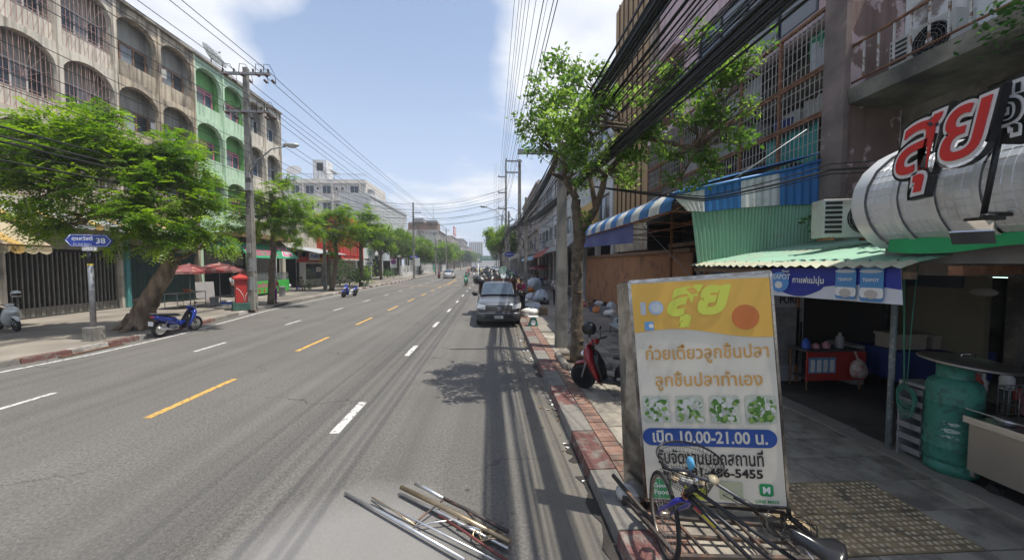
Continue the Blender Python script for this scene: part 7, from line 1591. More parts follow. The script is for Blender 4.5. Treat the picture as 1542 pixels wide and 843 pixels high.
def scooter(label, loc, rz, paint, accent=BLACK, rim=CHROME, floor=True, lean=0, steer=0, group='parked scooters', sc=1, full=True, wheelm=BLACK):
    root = thing('scooter', label, 'scooter', (0, 0, 0), group); fx, rx, R_ = .64, -.6, .255 if floor else .285
    wheel(root, fx, R_, .09, rim); wheel(root, rx, R_, .1, rim)
    b = MB(); 
    for s_ in (-1, 1): b.tube([(fx, .07 * s_, R_), (fx - .1, .07 * s_, R_ + .33), (fx - .14, .05 * s_, R_ + .42)], .022, 6)
    part('fork', b, GREY, root)
    def shell(nm, secs, m, n=10):
        "closed loft through sections (x, z, half width, half height, slant)"
        b = MB(); vs = [(x + sl * math.sin(2 * PI * j / n) * hh, w_ * math.cos(2 * PI * j / n), z + hh * math.sin(2 * PI * j / n)) for (x, z, w_, hh, sl) in secs for j in range(n)]
        k = len(secs); b.add(vs, [(i * n + j, i * n + (j + 1) % n, (i + 1) * n + (j + 1) % n, (i + 1) * n + j) for i in range(k - 1) for j in range(n)] + [tuple(range(n))[::-1], tuple(range((k - 1) * n, k * n))], 0, True); return part(nm, b, m, root)
    shell('front_fender', [(fx + .22, R_ + .12, .02, .015, 0), (fx + .13, R_ + .24, .07, .03, 0), (fx - .02, R_ + .30, .08, .035, 0), (fx - .18, R_ + .24, .07, .03, 0), (fx - .26, R_ + .08, .05, .02, 0)], paint)
    # nose, leg shield
    shell('front_cowl', [(fx - .02, R_ + .44, .05, .05, 0), (fx - .09, R_ + .5, .16, .14, 0), (fx - .17, R_ + .42, .23, .26, .1), (fx - .27, R_ + .26, .25, .3, .2), (fx - .35, R_ + .1, .2, .22, .2)], paint)
    shell('leg_shield', [(fx - .3, .62, .17, .2, .2), (fx - .4, .42, .18, .22, .1), (fx - .44, .28, .15, .1, 0)], accent)
    b = MB(); b.blobby((fx - .04, 0, R_ + .42), (.06, .12, .05), 1, .0, 12, 7); part('headlight', b, mat('headlamp_glass', (.75, .77, .77), .1, spec=.9), root)
    if floor: shell('floor_board', [(.3, .27, .15, .06, 0), (.1, .26, .17, .05, 0), (-.15, .28, .16, .06, 0)], accent)
    else: shell('frame_cover', [(.3, .42, .07, .09, 0), (.05, .4, .08, .1, 0), (-.15, .48, .09, .1, 0)], paint)
    shell('under_seat', [(-.02, .42, .1, .12, 0), (-.15, .5, .15, .17, 0), (-.4, .58, .16, .14, 0), (-.7, .68, .13, .1, 0), (-.9, .76, .06, .05, 0)], paint if not floor else accent)
    shell('side_fairing', [(-.2, .55, .17, .08, 0), (-.5, .63, .19, .11, 0), (-.75, .72, .15, .08, 0), (-.88, .76, .08, .03, 0)], paint)
    shell('seat', [(.02, .72, .06, .03, 0), (-.12, .745, .13, .05, 0), (-.4, .765, .15, .05, 0), (-.7, .81, .13, .05, 0), (-.82, .82, .06, .03, 0)], BLACK)
    b = MB(); b.blobby((-.9, 0, .72), (.04, .1, .035), 1, 0, 10, 6); part('tail_light', b, RED, root)
    b = MB(); b.tube([(fx - .14, 0, R_ + .4), (fx - .24, 0, .93), (fx - .26, 0, .98)], .035, 6); part('steering_stem', b, accent, root)
    b = MB(); b.tube([(fx - .38, -.33, 1.0), (fx - .3, -.15, 1.0), (fx - .26, 0, .97), (fx - .3, .15, 1.0), (fx - .38, .33, 1.0)], .016, 6); part('handlebar', b, BLACK, root)
    shell('handlebar_cover', [(fx - .16, .95, .06, .05, 0), (fx - .22, .97, .13, .06, 0), (fx - .32, .97, .1, .05, 0)], paint)
    if full:
        for s_ in (-1, 1):
            b = MB(); b.tube([(fx - .3, .2 * s_, 1.0), (fx - .27, .26 * s_, 1.15)], .006, 4); b.blobby((fx - .27, .28 * s_, 1.14), (.012, .06, .035), 2, 0, 10, 6); part('mirror', b, BLACK, root)
        b = MB(); b.tube([(-.1, -.1, .3), (-.35, -.14, .26), (-.5, -.16, .3), (-.85, -.17, .38)], [.02, .025, .05, .055], 8); part('exhaust', b, BLACK if floor else CHROME, root)
        b = MB(); b.bbox((-.2, 0, .3), (.3, .2, .22)); part('engine', b, GREY, root, bevel=.03)
        b = MB(); b.tube([(-.15, .1, .2), (-.22, .2, .02), (-.1, .24, .01)], .01, 5); part('side_stand', b, BLACK, root)
        b = MB(); b.bbox((-.93, 0, .52), (.01, .2, .15)); part('number_plate', b, WPR, root)
        for s_ in (-1, 1): b = MB(); b.tube([(rx, .1 * s_, R_), (-.45, .13 * s_, .62)], .022, 6); part('shock_absorber', b, GREY, root)
        b = MB(); b.tube([(-.6, -.12, .82), (-.9, -.1, .88), (-.95, 0, .88), (-.9, .1, .88), (-.6, .12, .82)], .012, 5); part('grab_rail', b, GREY, root)
        shell('rear_fender', [(-.75, R_ + .28, .05, .02, 0), (-.88, R_ + .22, .06, .02, 0), (-.95, R_ + .05, .05, .015, 0)], BLACK)
    place(root, loc, rz, sc=sc); root.rotation_euler = (lean, 0, rz); return root
MRED = mat('scooter_dark_red', (.24, .015, .02), .25, .2, var=.05, coat=.6); MBLU = mat('scooter_blue', (.02, .05, .34), .25, .2, var=.05, coat=.6); MWHT = mat('scooter_white', (.6, .61, .6), .25, var=.05, coat=.6); MGRN = mat('bike_green', (.03, .25, .15), .4)
fw = G(876, 583, .15); d = Vector((.8, -.6, 0)); c = fw + d * .68; scooter('dark red scooter parked beside the pavement tree behind the sign board', (c.x, c.y, .15), math.atan2(-d.y, -d.x), MRED, BLACK, mat('dark_rim', (.12, .12, .12), .35, .6), lean=-.1)
r_, f_ = G(242, 507), G(291, 498); c = (r_ + f_) / 2; scooter('bright blue underbone motorcycle parked at the kerb beside the leaning tree', (c.x, c.y, 0), math.atan2((f_ - r_).y, (f_ - r_).x), MBLU, BLACK, CHROME, floor=False, lean=.1)
fw = G(27, 499, .15); d = Vector((-.93, .36, 0)); c = fw + d * .68; scooter('white scooter parked before the barred gate at the left edge', (c.x, c.y, .15), math.atan2(-d.y, -d.x), MWHT, mat('dark_grey_plastic', (.05, .05, .055), .5), CHROME, lean=.08)
f_, r_ = G(519, 448), G(533, 445.5); c = (f_ + r_) / 2; scooter('blue and white scooter parked at the kerb by the red building', (c.x, c.y, 0), -1.9, MBLU, MWHT, BLACK, lean=-.1)
def helmet(label, c, m, stripe=None, rz=0):
    root = thing('helmet', label, 'helmet', (0, 0, 0)); b = MB(); b.lathe([(.10, -.09), (.125, -.04), (.13, .03), (.11, .09), (.06, .13), (.001, .14)], (0, 0, 0), None, 18, sx=1.12); part('shell', b, m, root)
    b = MB(); b.grid(lambda u, v: Vector((.152 * math.cos((u - .5) * 2.3) , .137 * math.sin((u - .5) * 2.3), -.05 + .09 * v)), 10, 3); part('visor', b, mat('dark_visor', (.02, .02, .025), .1), root)
    if stripe: b = MB(); b.grid(lambda u, v: Vector((-.02 + .1 * u, -.132, -.02 + .03 * v + .02 * u)), 3, 1); part('stripe', b, stripe, root)
    return place(root, c, rz)
helmet('black helmet with red mark resting on the dark red scooter handlebar', YP(887, 495, 6.85), BLACK, RED, 2.0)
helmet('white helmet on the handlebar of the white scooter', YP(24, 443, G(27, 499, .15).y + .1), MWHT, None, -.4)
for k, (px, py, lab, sh, tr_, hm, mc_, rz) in enumerate(((702, 430, 'rider in teal shirt on a green motorcycle coming towards the camera', (.03, .25, .22), (.1, .1, .12), None, MGRN, -PI / 2), (705.5, 416, 'rider with red helmet on a dark motorcycle behind the teal shirted rider', (.35, .05, .06), (.05, .05, .08), RED, BLACK, -PI / 2),
        (714, 419, 'rider on a white scooter near the centre of the road', (.1, .1, .12), (.05, .05, .06), BLACK, MWHT, -PI / 2), (722, 417, 'rider on a dark scooter just left of the pickup', (.05, .2, .2), (.05, .05, .06), BLUE, BLACK, -PI / 2), (661, 419.5, 'rider in blue with a red helmet beside the white car', (.03, .06, .25), (.04, .04, .06), RED, RED, PI / 2),
        (731, 409, 'distant rider in white towards the far end of the road', (.5, .5, .5), (.05, .05, .06), BLACK, BLACK, -PI / 2))):
    c = G(px, py); scooter(['green motorcycle under the teal shirted rider', 'dark motorcycle under the rider with the red helmet', 'white scooter ridden near the centre of the road', 'dark scooter ridden just left of the pickup', 'red motorcycle ridden beside the white car', 'distant motorcycle towards the far end of the road'][k], c, rz, mc_, floor=False, group='motorcycles in traffic', full=False)
    person(lab, c + Vector((0, 0 if rz > 0 else 0, .0)) + Vector((0, (.12 if rz < 0 else -.12), .02)), rz, 'ride', cloth('r%d' % k, sh), cloth('t%d' % k, tr_), helmet=hm, group='riders')
# ---------------------------------------------------------------- cars
def loft(secs, mb=None, mi=0):
    "sections (x, half width bottom, half width top, z bottom, z top, edge) from front to back"
    b = mb or MB(); n = 10; vs = []
    for (x, wb, wt, zb, zt, e) in secs:
        half = [(0, zb), (wb * .9, zb), (wb, zb + .08), (lerp(wb, wt, .5) + .01, (zb + zt) / 2), (wt, zt - e), (wt - e, zt - e * .25), (wt * .5, zt), (0, zt + .01)]
        ring = half + [(-y, z) for y, z in half[-2:0:-1]]; vs += [(x, y, z) for y, z in ring]
    m_ = len(vs) // len(secs); k = len(secs)
    b.add(vs, [(i * m_ + j, i * m_ + (j + 1) % m_, (i + 1) * m_ + (j + 1) % m_, (i + 1) * m_ + j) for i in range(k - 1) for j in range(m_)] + [tuple(range(m_))[::-1], tuple(range((k - 1) * m_, k * m_))], mi, True); return b
CARG = mat('car_glass', (.08, .11, .14), .06, .45, spec=1, var=.3, scale=3)
def car(label, loc, rz, paint, kind='suv', sc=1, group='cars on the road'):
    root = thing('car', label, 'car', (0, 0, 0), group)
    if kind == 'suv': body = [(2.15, .7, .66, .4, .72, .1), (2.0, .84, .78, .25, .85, .12), (1.2, .9, .84, .22, .98, .12), (.6, .9, .86, .22, 1.02, .1), (-1.6, .9, .86, .22, 1.06, .1), (-2.05, .88, .82, .25, 1.05, .12), (-2.2, .8, .76, .4, .9, .12)]; gh = [(1.0, .78, .74, .95, 1.0, .03), (.35, .8, .66, .95, 1.5, .07), (-.3, .8, .66, .95, 1.6, .08), (-1.4, .8, .64, .95, 1.56, .08), (-1.95, .78, .6, .95, 1.15, .05)]; ws = (1.35, -1.35)
    else: body = [(2.5, .74, .7, .45, .85, .1), (2.3, .88, .84, .3, 1.0, .12), (1.1, .92, .88, .28, 1.12, .1), (-.6, .92, .88, .28, 1.12, .08), (-2.5, .9, .88, .3, 1.12, .06)]; gh = [(1.0, .8, .76, 1.05, 1.1, .03), (.35, .8, .66, 1.05, 1.7, .07), (-.5, .8, .66, 1.05, 1.74, .08), (-.85, .8, .66, 1.05, 1.3, .05)]; ws = (1.55, -1.5)
    part('body', loft(body), paint, root); part('glasshouse', loft(gh), CARG, root); r0 = gh[1]; r1 = gh[-2]
    part('roof', MB().add([(r0[0] - .05, -r0[2], r0[4] - .02), (r1[0] + .05, -r1[2], r1[4] - .02), (r1[0] + .05, r1[2], r1[4] - .02), (r0[0] - .05, r0[2], r0[4] - .02), (r0[0] - .1, -r0[2] + .05, r0[4] + .025), (r1[0] + .1, -r1[2] + .05, r1[4] + .025), (r1[0] + .1, r1[2] - .05, r1[4] + .025), (r0[0] - .1, r0[2] - .05, r0[4] + .025)], [(4, 5, 6, 7), (0, 1, 5, 4), (1, 2, 6, 5), (2, 3, 7, 6), (3, 0, 4, 7)]), paint, root)
    for x in ws:
        for s_ in (-1, 1): wheel(root, x, .35, .22, GREY, y=.8 * s_)
    for s_ in (-1, 1):
        b = MB(); b.blobby((body[0][0] - .13, .62 * s_, body[0][4] - .02), (.1, .18, .07), 1, 0, 10, 6); part('headlight', b, MATS['headlamp_glass'], root)
        b = MB(); b.bbox((body[-1][0] + .03, .68 * s_, body[-1][4] + .02), (.12, .14, .26)); part('tail_light', b, RED, root); b = MB(); b.blobby((.75, .98 * s_, 1.02), (.06, .11, .07), 1, 0, 8, 6); part('mirror', b, paint, root)
    b = MB(); b.bbox((body[-1][0] - .01, 0, .62), (.02, .36, .12)); part('number_plate', b, WPR, root); b = MB(); b.bbox((body[0][0] + .0, 0, .62), (.04, .9, .2)); part('grille', b, BLACK, root)
    return place(root, loc, rz, sc=sc)
CWH = mat('white_car_paint', (.55, .56, .56), .25, .1, var=.03, coat=.5); CDK = mat('dark_car_paint', (.03, .03, .035), .25, .2, coat=.5, var=.05); CSV = mat('silver_car_paint', (.4, .41, .42), .3, .5, coat=.5, var=.05); CTX = mat('taxi_yellow', (.6, .4, .03), .3, coat=.5, var=.05)
car('white sport utility car driving away in the left lane', G(675, 419.6) + Vector((0, 2, 0)), PI / 2, CWH)
for px, py, rz, m, k, lb in ((713, 408.5, PI / 2, CDK, 'pickup', 'dark pickup driving away beyond the white car'), (721.5, 409, -PI / 2, CTX, 'suv', 'yellow taxi coming towards the camera far off'), (727.5, 406, -PI / 2, CWH, 'suv', 'distant white car behind the yellow taxi'), (743.5, 407.5, -PI / 2, CSV, 'pickup', 'silver pickup parked along the right kerb in the distance'), (718, 403.5, PI / 2, CSV, 'suv', 'small silver car far down the left lane'), (734, 404, -PI / 2, CDK, 'suv', 'small dark car near the gantry'), (748.5, 409.5, -PI / 2, CWH, 'suv', 'white van like car parked on the right behind the silver pickup')):
    car(lb, G(px, py), rz, m, k)
def pickup():
    root = thing('pickup_truck', 'grey pickup truck parked at the right kerb loaded with black rubbish bags', 'pickup truck', (0, 0, 0)); PT = mat('pickup_grey', (.13, .137, .15), .3, .4, var=.06, scale=3, coat=.6)
    part('body', loft([(2.62, .62, .66, .62, .86, .08), (2.52, .82, .8, .55, .98, .08), (2.3, .9, .88, .5, 1.04, .1), (1.7, .93, .9, .5, 1.12, .1), (1.05, .93, .9, .45, 1.17, .1), (.8, .93, .89, .4, 1.17, .06), (-.78, .93, .89, .4, 1.17, .06)]), PT, root)
    part('bumper', loft([(2.72, .55, .6, .3, .56, .05), (2.66, .84, .86, .26, .62, .06), (2.45, .93, .93, .26, .64, .06), (2.25, .94, .94, .3, .6, .05)]), mat('bumper_grey', (.06, .064, .07), .4, .2), root)
    b = MB(); b.grid(lambda u, v: Vector((2.70 + .03 * math.cos((u - .5) * 2), -.54 + u * 1.08, .65 + v * .25 )), 8, 2); b.v = [(p[0], p[1] * (1 - .08 * (.9 - p[2])), p[2]) for p in b.v]; gl = part('grille', b, BLACK, root)
    for z in (.69, .77, .85): b = MB(); b.tube([(2.725, -.5, z), (2.742, 0, z), (2.725, .5, z)], .012, 5); part('grille_bar', b, GREY, gl)
    b = MB(); M = Matrix.Rotation(PI / 2, 3, 'Y'); cc = Vector((2.75, 0, .78))
    b.tube([cc + Vector((0, .085 * math.cos(t * PI / 10), .06 * math.sin(t * PI / 10))) for t in range(20)], .008, 5, closed=True); b.tube([cc + Vector((0, .035 * math.cos(t * PI / 8), .055 * math.sin(t * PI / 8))) for t in range(16)], .007, 4, closed=True); b.tube([cc + Vector((0, .065 * math.cos(t * PI / 8), .022 + .02 * math.sin(t * PI / 8))) for t in range(16)], .007, 4, closed=True); part('emblem', b, CHROME, gl)
    for s_ in (-1, 1):
        b = MB(); b.add([(2.63, .5 * s_, .9), (2.63, .5 * s_, .74), (2.5, .86 * s_, .78), (2.3, .915 * s_, .86), (2.28, .9 * s_, 1.0), (2.5, .8 * s_, .97)], [(0, 1, 2, 5), (2, 3, 4, 5)]); b.v = [(p[0] + .06, p[1] * 1.03, p[2]) for p in b.v]; part('headlight', b, MATS['headlamp_glass'], root)
        b = MB(); b.blobby((2.6, .58 * s_, .82), (.05, .06, .05), 1, 0, 8, 6); part('lamp_reflector', b, CHROME, root); b = MB(); b.blobby((2.56, .72 * s_, .80), (.035, .03, .025), 1, 0, 8, 6); part('indicator', b, mat('amber', (.7, .25, .05), .3), root)
        b = MB(); b.add([(2.69, .5 * s_, .5), (2.69, .56 * s_, .34), (2.6, .84 * s_, .4), (2.6, .82 * s_, .6)], [(0, 1, 2, 3)]); b.v = [(p[0] + .05, p[1], p[2]) for p in b.v]; part('fog_lamp_recess', b, BLACK, root)
        b = MB(); b.blobby((.82, 1.06 * s_, 1.14), (.07, .13, .1), 1, 0, 12, 8); b.tube([(.85, .9 * s_, 1.16), (.82, 1.02 * s_, 1.18)], .025, 5); part('mirror', b, BLACK, root)
    b = MB(); b.bbox((2.735, 0, .44), (.03, 1.1, .17)); part('air_intake', b, BLACK, root); b = MB(); b.bbox((2.76, 0, .44), (.015, .36, .12)); part('number_plate', b, mat('plate_blur', (.4, .4, .38), .6), root)
    gh = [(1.12, .8, .78, 1.12, 1.17, .03), (.45, .84, .68, 1.12, 1.70, .06), (.3, .84, .68, 1.12, 1.74, .07), (-.6, .84, .68, 1.12, 1.75, .07), (-.75, .84, .68, 1.12, 1.6, .05)]
    part('cab', loft(gh), PT, root)
    def wsh(u, v): x = lerp(1.10, .46, v) + .012; return Vector((x + .03, lerp(-.72, .72, u) * lerp(1.0, .86, v), lerp(1.19, 1.66, v) + .03 + .02 * math.sin(u * PI)))
    b = MB(); b.grid(wsh, 8, 4); part('windshield', b, CARG, root)
    for s_ in (-1, 1): b = MB(); b.add([(.95, .86 * s_, 1.2), (.4, .735 * s_, 1.64), (-.55, .735 * s_, 1.66), (-.6, .86 * s_, 1.2)], [(0, 1, 2, 3)]); part('side_window', b, CARG, root); b = MB(); b.tube([(1.0, .3 * s_ + .1, 1.24), (.85, .35 * s_ - .25, 1.33)], .008, 4); part('wiper', b, BLACK, root)
    for x in (1.65, -1.45):
        for s_ in (-1, 1): wheel(root, x, .37, .24, GREY, y=.82 * s_)
    b = MB(); b.box(-.82, -.92, .5, -2.7, .92, .62); b.box(-.82, -.92, .62, -2.7, -.88, 1.1); b.box(-.82, .88, .62, -2.7, .92, 1.1); part('bed', b, PT, root)
    DB = mat('rust_brown_rack', (.1, .045, .03), .8, var=.2)
    for s_ in (-1, 1):
        for k in range(5): b = MB(); b.box(-.9, .9 * s_ - .02, 1.12 + k * .14, -2.65, .9 * s_ + .02, 1.22 + k * .14); part('rack_board', b, DB, root)
        b = MB(); b.box(-.86, .9 * s_ - .03, 1.1, -.92, .9 * s_ + .03, 1.9); part('rack_post', b, DB, root)
    b = MB(); b.box(-.84, -.95, 1.72, -.9, .95, 1.86); part('front_rail', b, DB, root); b = MB(); b.box(-.86, -.9, 1.1, -.9, .9, 1.72); part('front_board', b, DB, root)
    b = MB(); b.tube([(-.95, .97 * -1, 1.0), (-.95, -.97, 2.6)], .02, 5); part('pole', b, WHITE, root)
    return place(root, (.24, 17.45, 0), -PI / 2)
pickup()
BAGB = mat('black_bin_bag', (.02, .021, .022), .35, var=.3, scale=6, bump=.5, bscale=12); BAGW = mat('white_sack', (.7, .68, .63), .7, var=.12, scale=4, bump=.6, bscale=9); BAGL = mat('pale_blue_bag', (.52, .56, .6), .45, var=.2, scale=5, bump=.6, bscale=9)
BAGC = mat('clear_blue_bag', (.45, .5, .55), .3, var=.35, scale=9, bump=.8, bscale=12); BAGO = mat('orange_bag', (.5, .17, .04), .6, var=.2, scale=5, bump=.5)
def bag(label, c, r, m, seed, group=None, tie=True, flat=.35, cr=.06):
    root = thing('rubbish_bag', label, 'bag', tuple(c), group); b = MB(); b.blobby(c, r, seed, .26, 22, 13, flat=flat, crease=cr * 1.6, freq=3.1); part('sack', b, m, root)
    if tie: t = Vector(c) + Vector((0, 0, r[2] * (1.55 + (1 - flat) * .2) * .98)); b = MB(); b.lathe([(.09, -.1), (.03, -.01), (.07, .06), (.09, .09)], t, None, 8); part('knot', b, m, root)
    return root
for k, (dx, dy, z, r, m, lb) in enumerate(((-.55, 18.6, 1.55, (.38, .4, .32), BAGB, 'big black bag at the left of the pickup load'), (.05, 18.7, 1.55, (.42, .4, .38), BAGB, 'largest black bag in the middle of the pickup load'), (.62, 18.7, 1.5, (.36, .4, .3), MATS['cloth_grey'], 'crumpled grey bag in the pickup load'), (.95, 18.6, 1.6, (.22, .3, .2), BAGB, 'small black bag at the right edge of the pickup load'), (-.2, 19.5, 1.6, (.5, .4, .4), BAGB, 'black bag behind the front row of the pickup load'), (.6, 19.6, 1.7, (.45, .4, .4), mat('green_net', (.05, .09, .08), .7, var=.3, scale=8), 'dark netted bundle at the back of the pickup load'))): bag(lb, (dx, dy, z), r, m, 70 + k, 'bags loaded on the pickup', tie=k < 3)
for k, (px, py, w, hh, m, lb) in enumerate(((803, 437, 24, 26, BAGL, 'huge pale blue sack behind the heap on the right pavement'), (797, 440, 12, 11, BAGO, 'orange bag squeezed between the pale sacks'), (814, 453, 22, 22, BAGC, 'big clear blue bag beside the pavement heap'), (799, 450, 14, 12, BAGL, 'light blue bag left of the clear blue bag'), (820, 458, 13, 11, BAGB, 'black bag at the right of the pavement heap'),
        (802, 464, 30, 12, MATS['cloth_pale'], 'flattened pale bundle of sacks on the kerb side heap'), (798, 476, 26, 17, BAGW, 'white stuffed sack at the front of the heap'), (810, 468, 12, 12, BAGC, 'small clear bag behind the white stuffed sack'), (791, 460, 12, 14, BAGW, 'grey white sack next to the pickup mirror'))):
    c = G(px, py, .15); s_ = c.y / 549 / 2; bag(lb, c, (w * s_, w * s_ * .8, hh * s_ * .85), m, 90 + k, 'rubbish heap beside the pickup', tie=k in (0, 2, 4))
c = G(818, 474, .15); b = MB(); b.bbox(c + Vector((0, 0, .17)), (.34, .3, .34), Matrix.Rotation(.2, 3, 'Z')); b.bbox(c + Vector((.0, -.02, .35)), (.3, .2, .02), Matrix.Rotation(.6, 3, 'X')); single('cardboard_box', b, mat('cardboard', (.25, .17, .11), .9, var=.2), 'worn brown box with a red mark beside the white sack', 'box', tuple(c))
c = G(803, 490, .15); sc2 = thing('weighing_scale', 'green weighing scale with a round dial and a pale tray on the pavement', 'scale', tuple(c)); b = MB(); o = [(-.2, -.12, 0), (.2, -.12, 0), (.2, .12, 0), (-.2, .12, 0)]; p_ = [(-.11, -.08, .3), (.11, -.08, .3), (.11, .08, .3), (-.11, .08, .3)]; b.add([c + Vector(q) for q in o + p_], [(3, 2, 1, 0), (4, 5, 6, 7), (0, 1, 5, 4), (1, 2, 6, 5), (2, 3, 7, 6), (3, 0, 4, 7)]); part('body', b, MATS['green_gate'], sc2, bevel=.012)
b = MB(); lay(b, disc(.1, 20), c + Vector((-.01, -.115, .14)), (1, 0, 0), (0, .18, .98)); part('dial', b, WPR, sc2); b = MB(); b.bbox(c + Vector((0, 0, .36)), (.4, .3, .025)); b.tube([c + Vector((0, 0, .29)), c + Vector((0, 0, .35))], .03, 6); part('tray', b, WHITE, sc2)
g = random.Random(8)
labs = ['white bag hanging on the plywood wall', 'grey bag at the foot of the plywood wall, farthest one', 'orange and white bag by the plywood wall', 'black bag between the bags along the wall', 'round white bag against the plywood wall near the sign board', 'clear bag by the low wooden table', 'small white bag next to the round white bag', 'pale bag at the left end of the wall heap', 'pinkish cloth bundle in the wall heap', 'dull grey sack in the wall heap', 'dark sack behind the orange and white bag', 'loose white sack near the tree trunk']
for k, (px, py, w, hh, m, z) in enumerate(((892, 438, 11, 14, BAGW, 0), (876, 455, 14, 14, BAGC, 0), (901, 470, 19, 12, BAGO, 0), (913, 466, 14, 13, BAGB, 0), (929, 470, 18, 20, BAGL, 0), (920, 476, 18, 15, BAGW, 0), (940, 480, 18, 14, BAGW, 0), (866, 452, 12, 10, BAGL, 0), (886, 462, 18, 12, MATS['pink_canvas'], 0), (934, 488, 22, 14, MATS['cloth_grey'], 0), (906, 460, 12, 12, BAGB, 0), (928, 462, 14, 12, BAGW, 0))):
    c = G(px, py, .15); 
    if c.x > 6.0: c.x = 6.0
    s_ = c.y / 549 / 2; bag(labs[k], c, (w * s_, w * s_ * .9, hh * s_ * .85), m, 120 + k, 'rubbish along the plywood wall', tie=k % 3 == 0)
rack_table('low wooden table with cloth beside the wall rubbish', 4.1, 11.6, 5.2, 12.6, .35, WOODF, MATS['cloth_pale'], shelves=())
for k in range(16):
    c = Vector((g.uniform(5.0, 6.1), g.uniform(12, 22), .15)); b = MB(); b.bbox(c + Vector((0, 0, .1)), (g.uniform(.2, .5), g.uniform(.2, .5), g.uniform(.1, .5)), Matrix.Rotation(g.random() * 3, 3, 'Z')); single('scrap_box', b, g.choice([MATS['cardboard'], GREY, MATS['junk_tan'], MATS['junk_blue'], WHITE]), 'scrap box or panel lying at the foot of the plywood wall', 'box', tuple(c), 'scrap along the plywood wall')
# people on the pavements
PK_ = cloth('magenta', (.45, .03, .14)); DK_ = cloth('dark', (.04, .04, .05)); WH_ = cloth('white', (.5, .5, .5)); PU_ = cloth('purple', (.2, .03, .2)); GR_ = cloth('greenish', (.05, .1, .06)); YE_ = cloth('ochre', (.5, .4, .2)); BL_ = cloth('blue', (.03, .1, .35))
person('woman in a magenta top standing between the pickup and the rubbish heap', Vector((1.58, 19.4, .15)), -2.2, 'work', PK_, DK_)
person('person in white shirt and dark trousers walking behind the concrete pole', Vector((3.75, 21.5, .15)), 1.2, 'stand', WH_, DK_)
person('person in ochre behind the rubbish heap', Vector((1.75, 24.5, .15)), -1.6, 'stand', YE_, DK_)
person('person in blue far along the right pavement', Vector((3.4, 52, .15)), 2, 'stand', BL_, DK_); person('person in dark clothes below the pink parasol', Vector((5.6, 46, .15)), -1.6, 'stand', GR_, DK_); person('person in pink further along the right pavement', Vector((4.6, 60, .15)), 1, 'stand', PK_, DK_)
person('person in a pink and purple top standing at the 25 stall behind the slim tree', G(413, 457, .15), -.6, 'stand', PK_, PU_)
c = G(452, 438, .15); person('person in dark green sitting on a blue stool by the stall', c, -.4, 'sit', GR_, mat('cloth_brown', (.12, .09, .07), .9)); 
def stool(label, c, m):
    root = thing('plastic_stool', label, 'stool', tuple(c), 'plastic stools by the stall'); c = Vector(c); b = MB(); b.lathe([(.15, .44), (.16, .45), (.15, .47), (.001, .47)], c, None, 14); part('seat', b, m, root)
    for k in range(4): a = PI / 4 + k * PI / 2; b = MB(); b.tube([c + Vector((.11 * math.cos(a), .11 * math.sin(a), .45)), c + Vector((.2 * math.cos(a), .2 * math.sin(a), 0))], .02, 4); part('leg', b, m, root)
    b = MB(); b.tube([c + Vector((.16 * math.cos(PI / 2 * k + PI / 4), .16 * math.sin(PI / 2 * k + PI / 4), .2)) for k in range(4)], .012, 4, closed=True); part('stretcher', b, m, root)
stool('white plastic stool with a bag on it near the seated person', G(436, 439, .15), WHITE); stool('blue plastic stool under the seated person', G(449, 438.5, .15), BLUE); stool('white plastic stool partly behind the slim tree', G(430, 440, .15), WHITE)
c = G(436, 439, .15); bag('small pale bag lying on the white stool', c + Vector((0, 0, .48)), (.14, .14, .1), BAGC, 3)
person('shopkeeper in grey standing inside the green food stall', Vector((-18.9, 27.5, .15)), 0, 'stand', MATS['cloth_grey'], DK_)
b = MB(); c = G(425, 446, .15); b.lathe([(.2, 0), (.23, .7), (.25, .72), (.2, .74)], c, None, 14); single('dustbin', b, GREY, 'grey dustbin at the end of the green stall', 'bin', tuple(c))
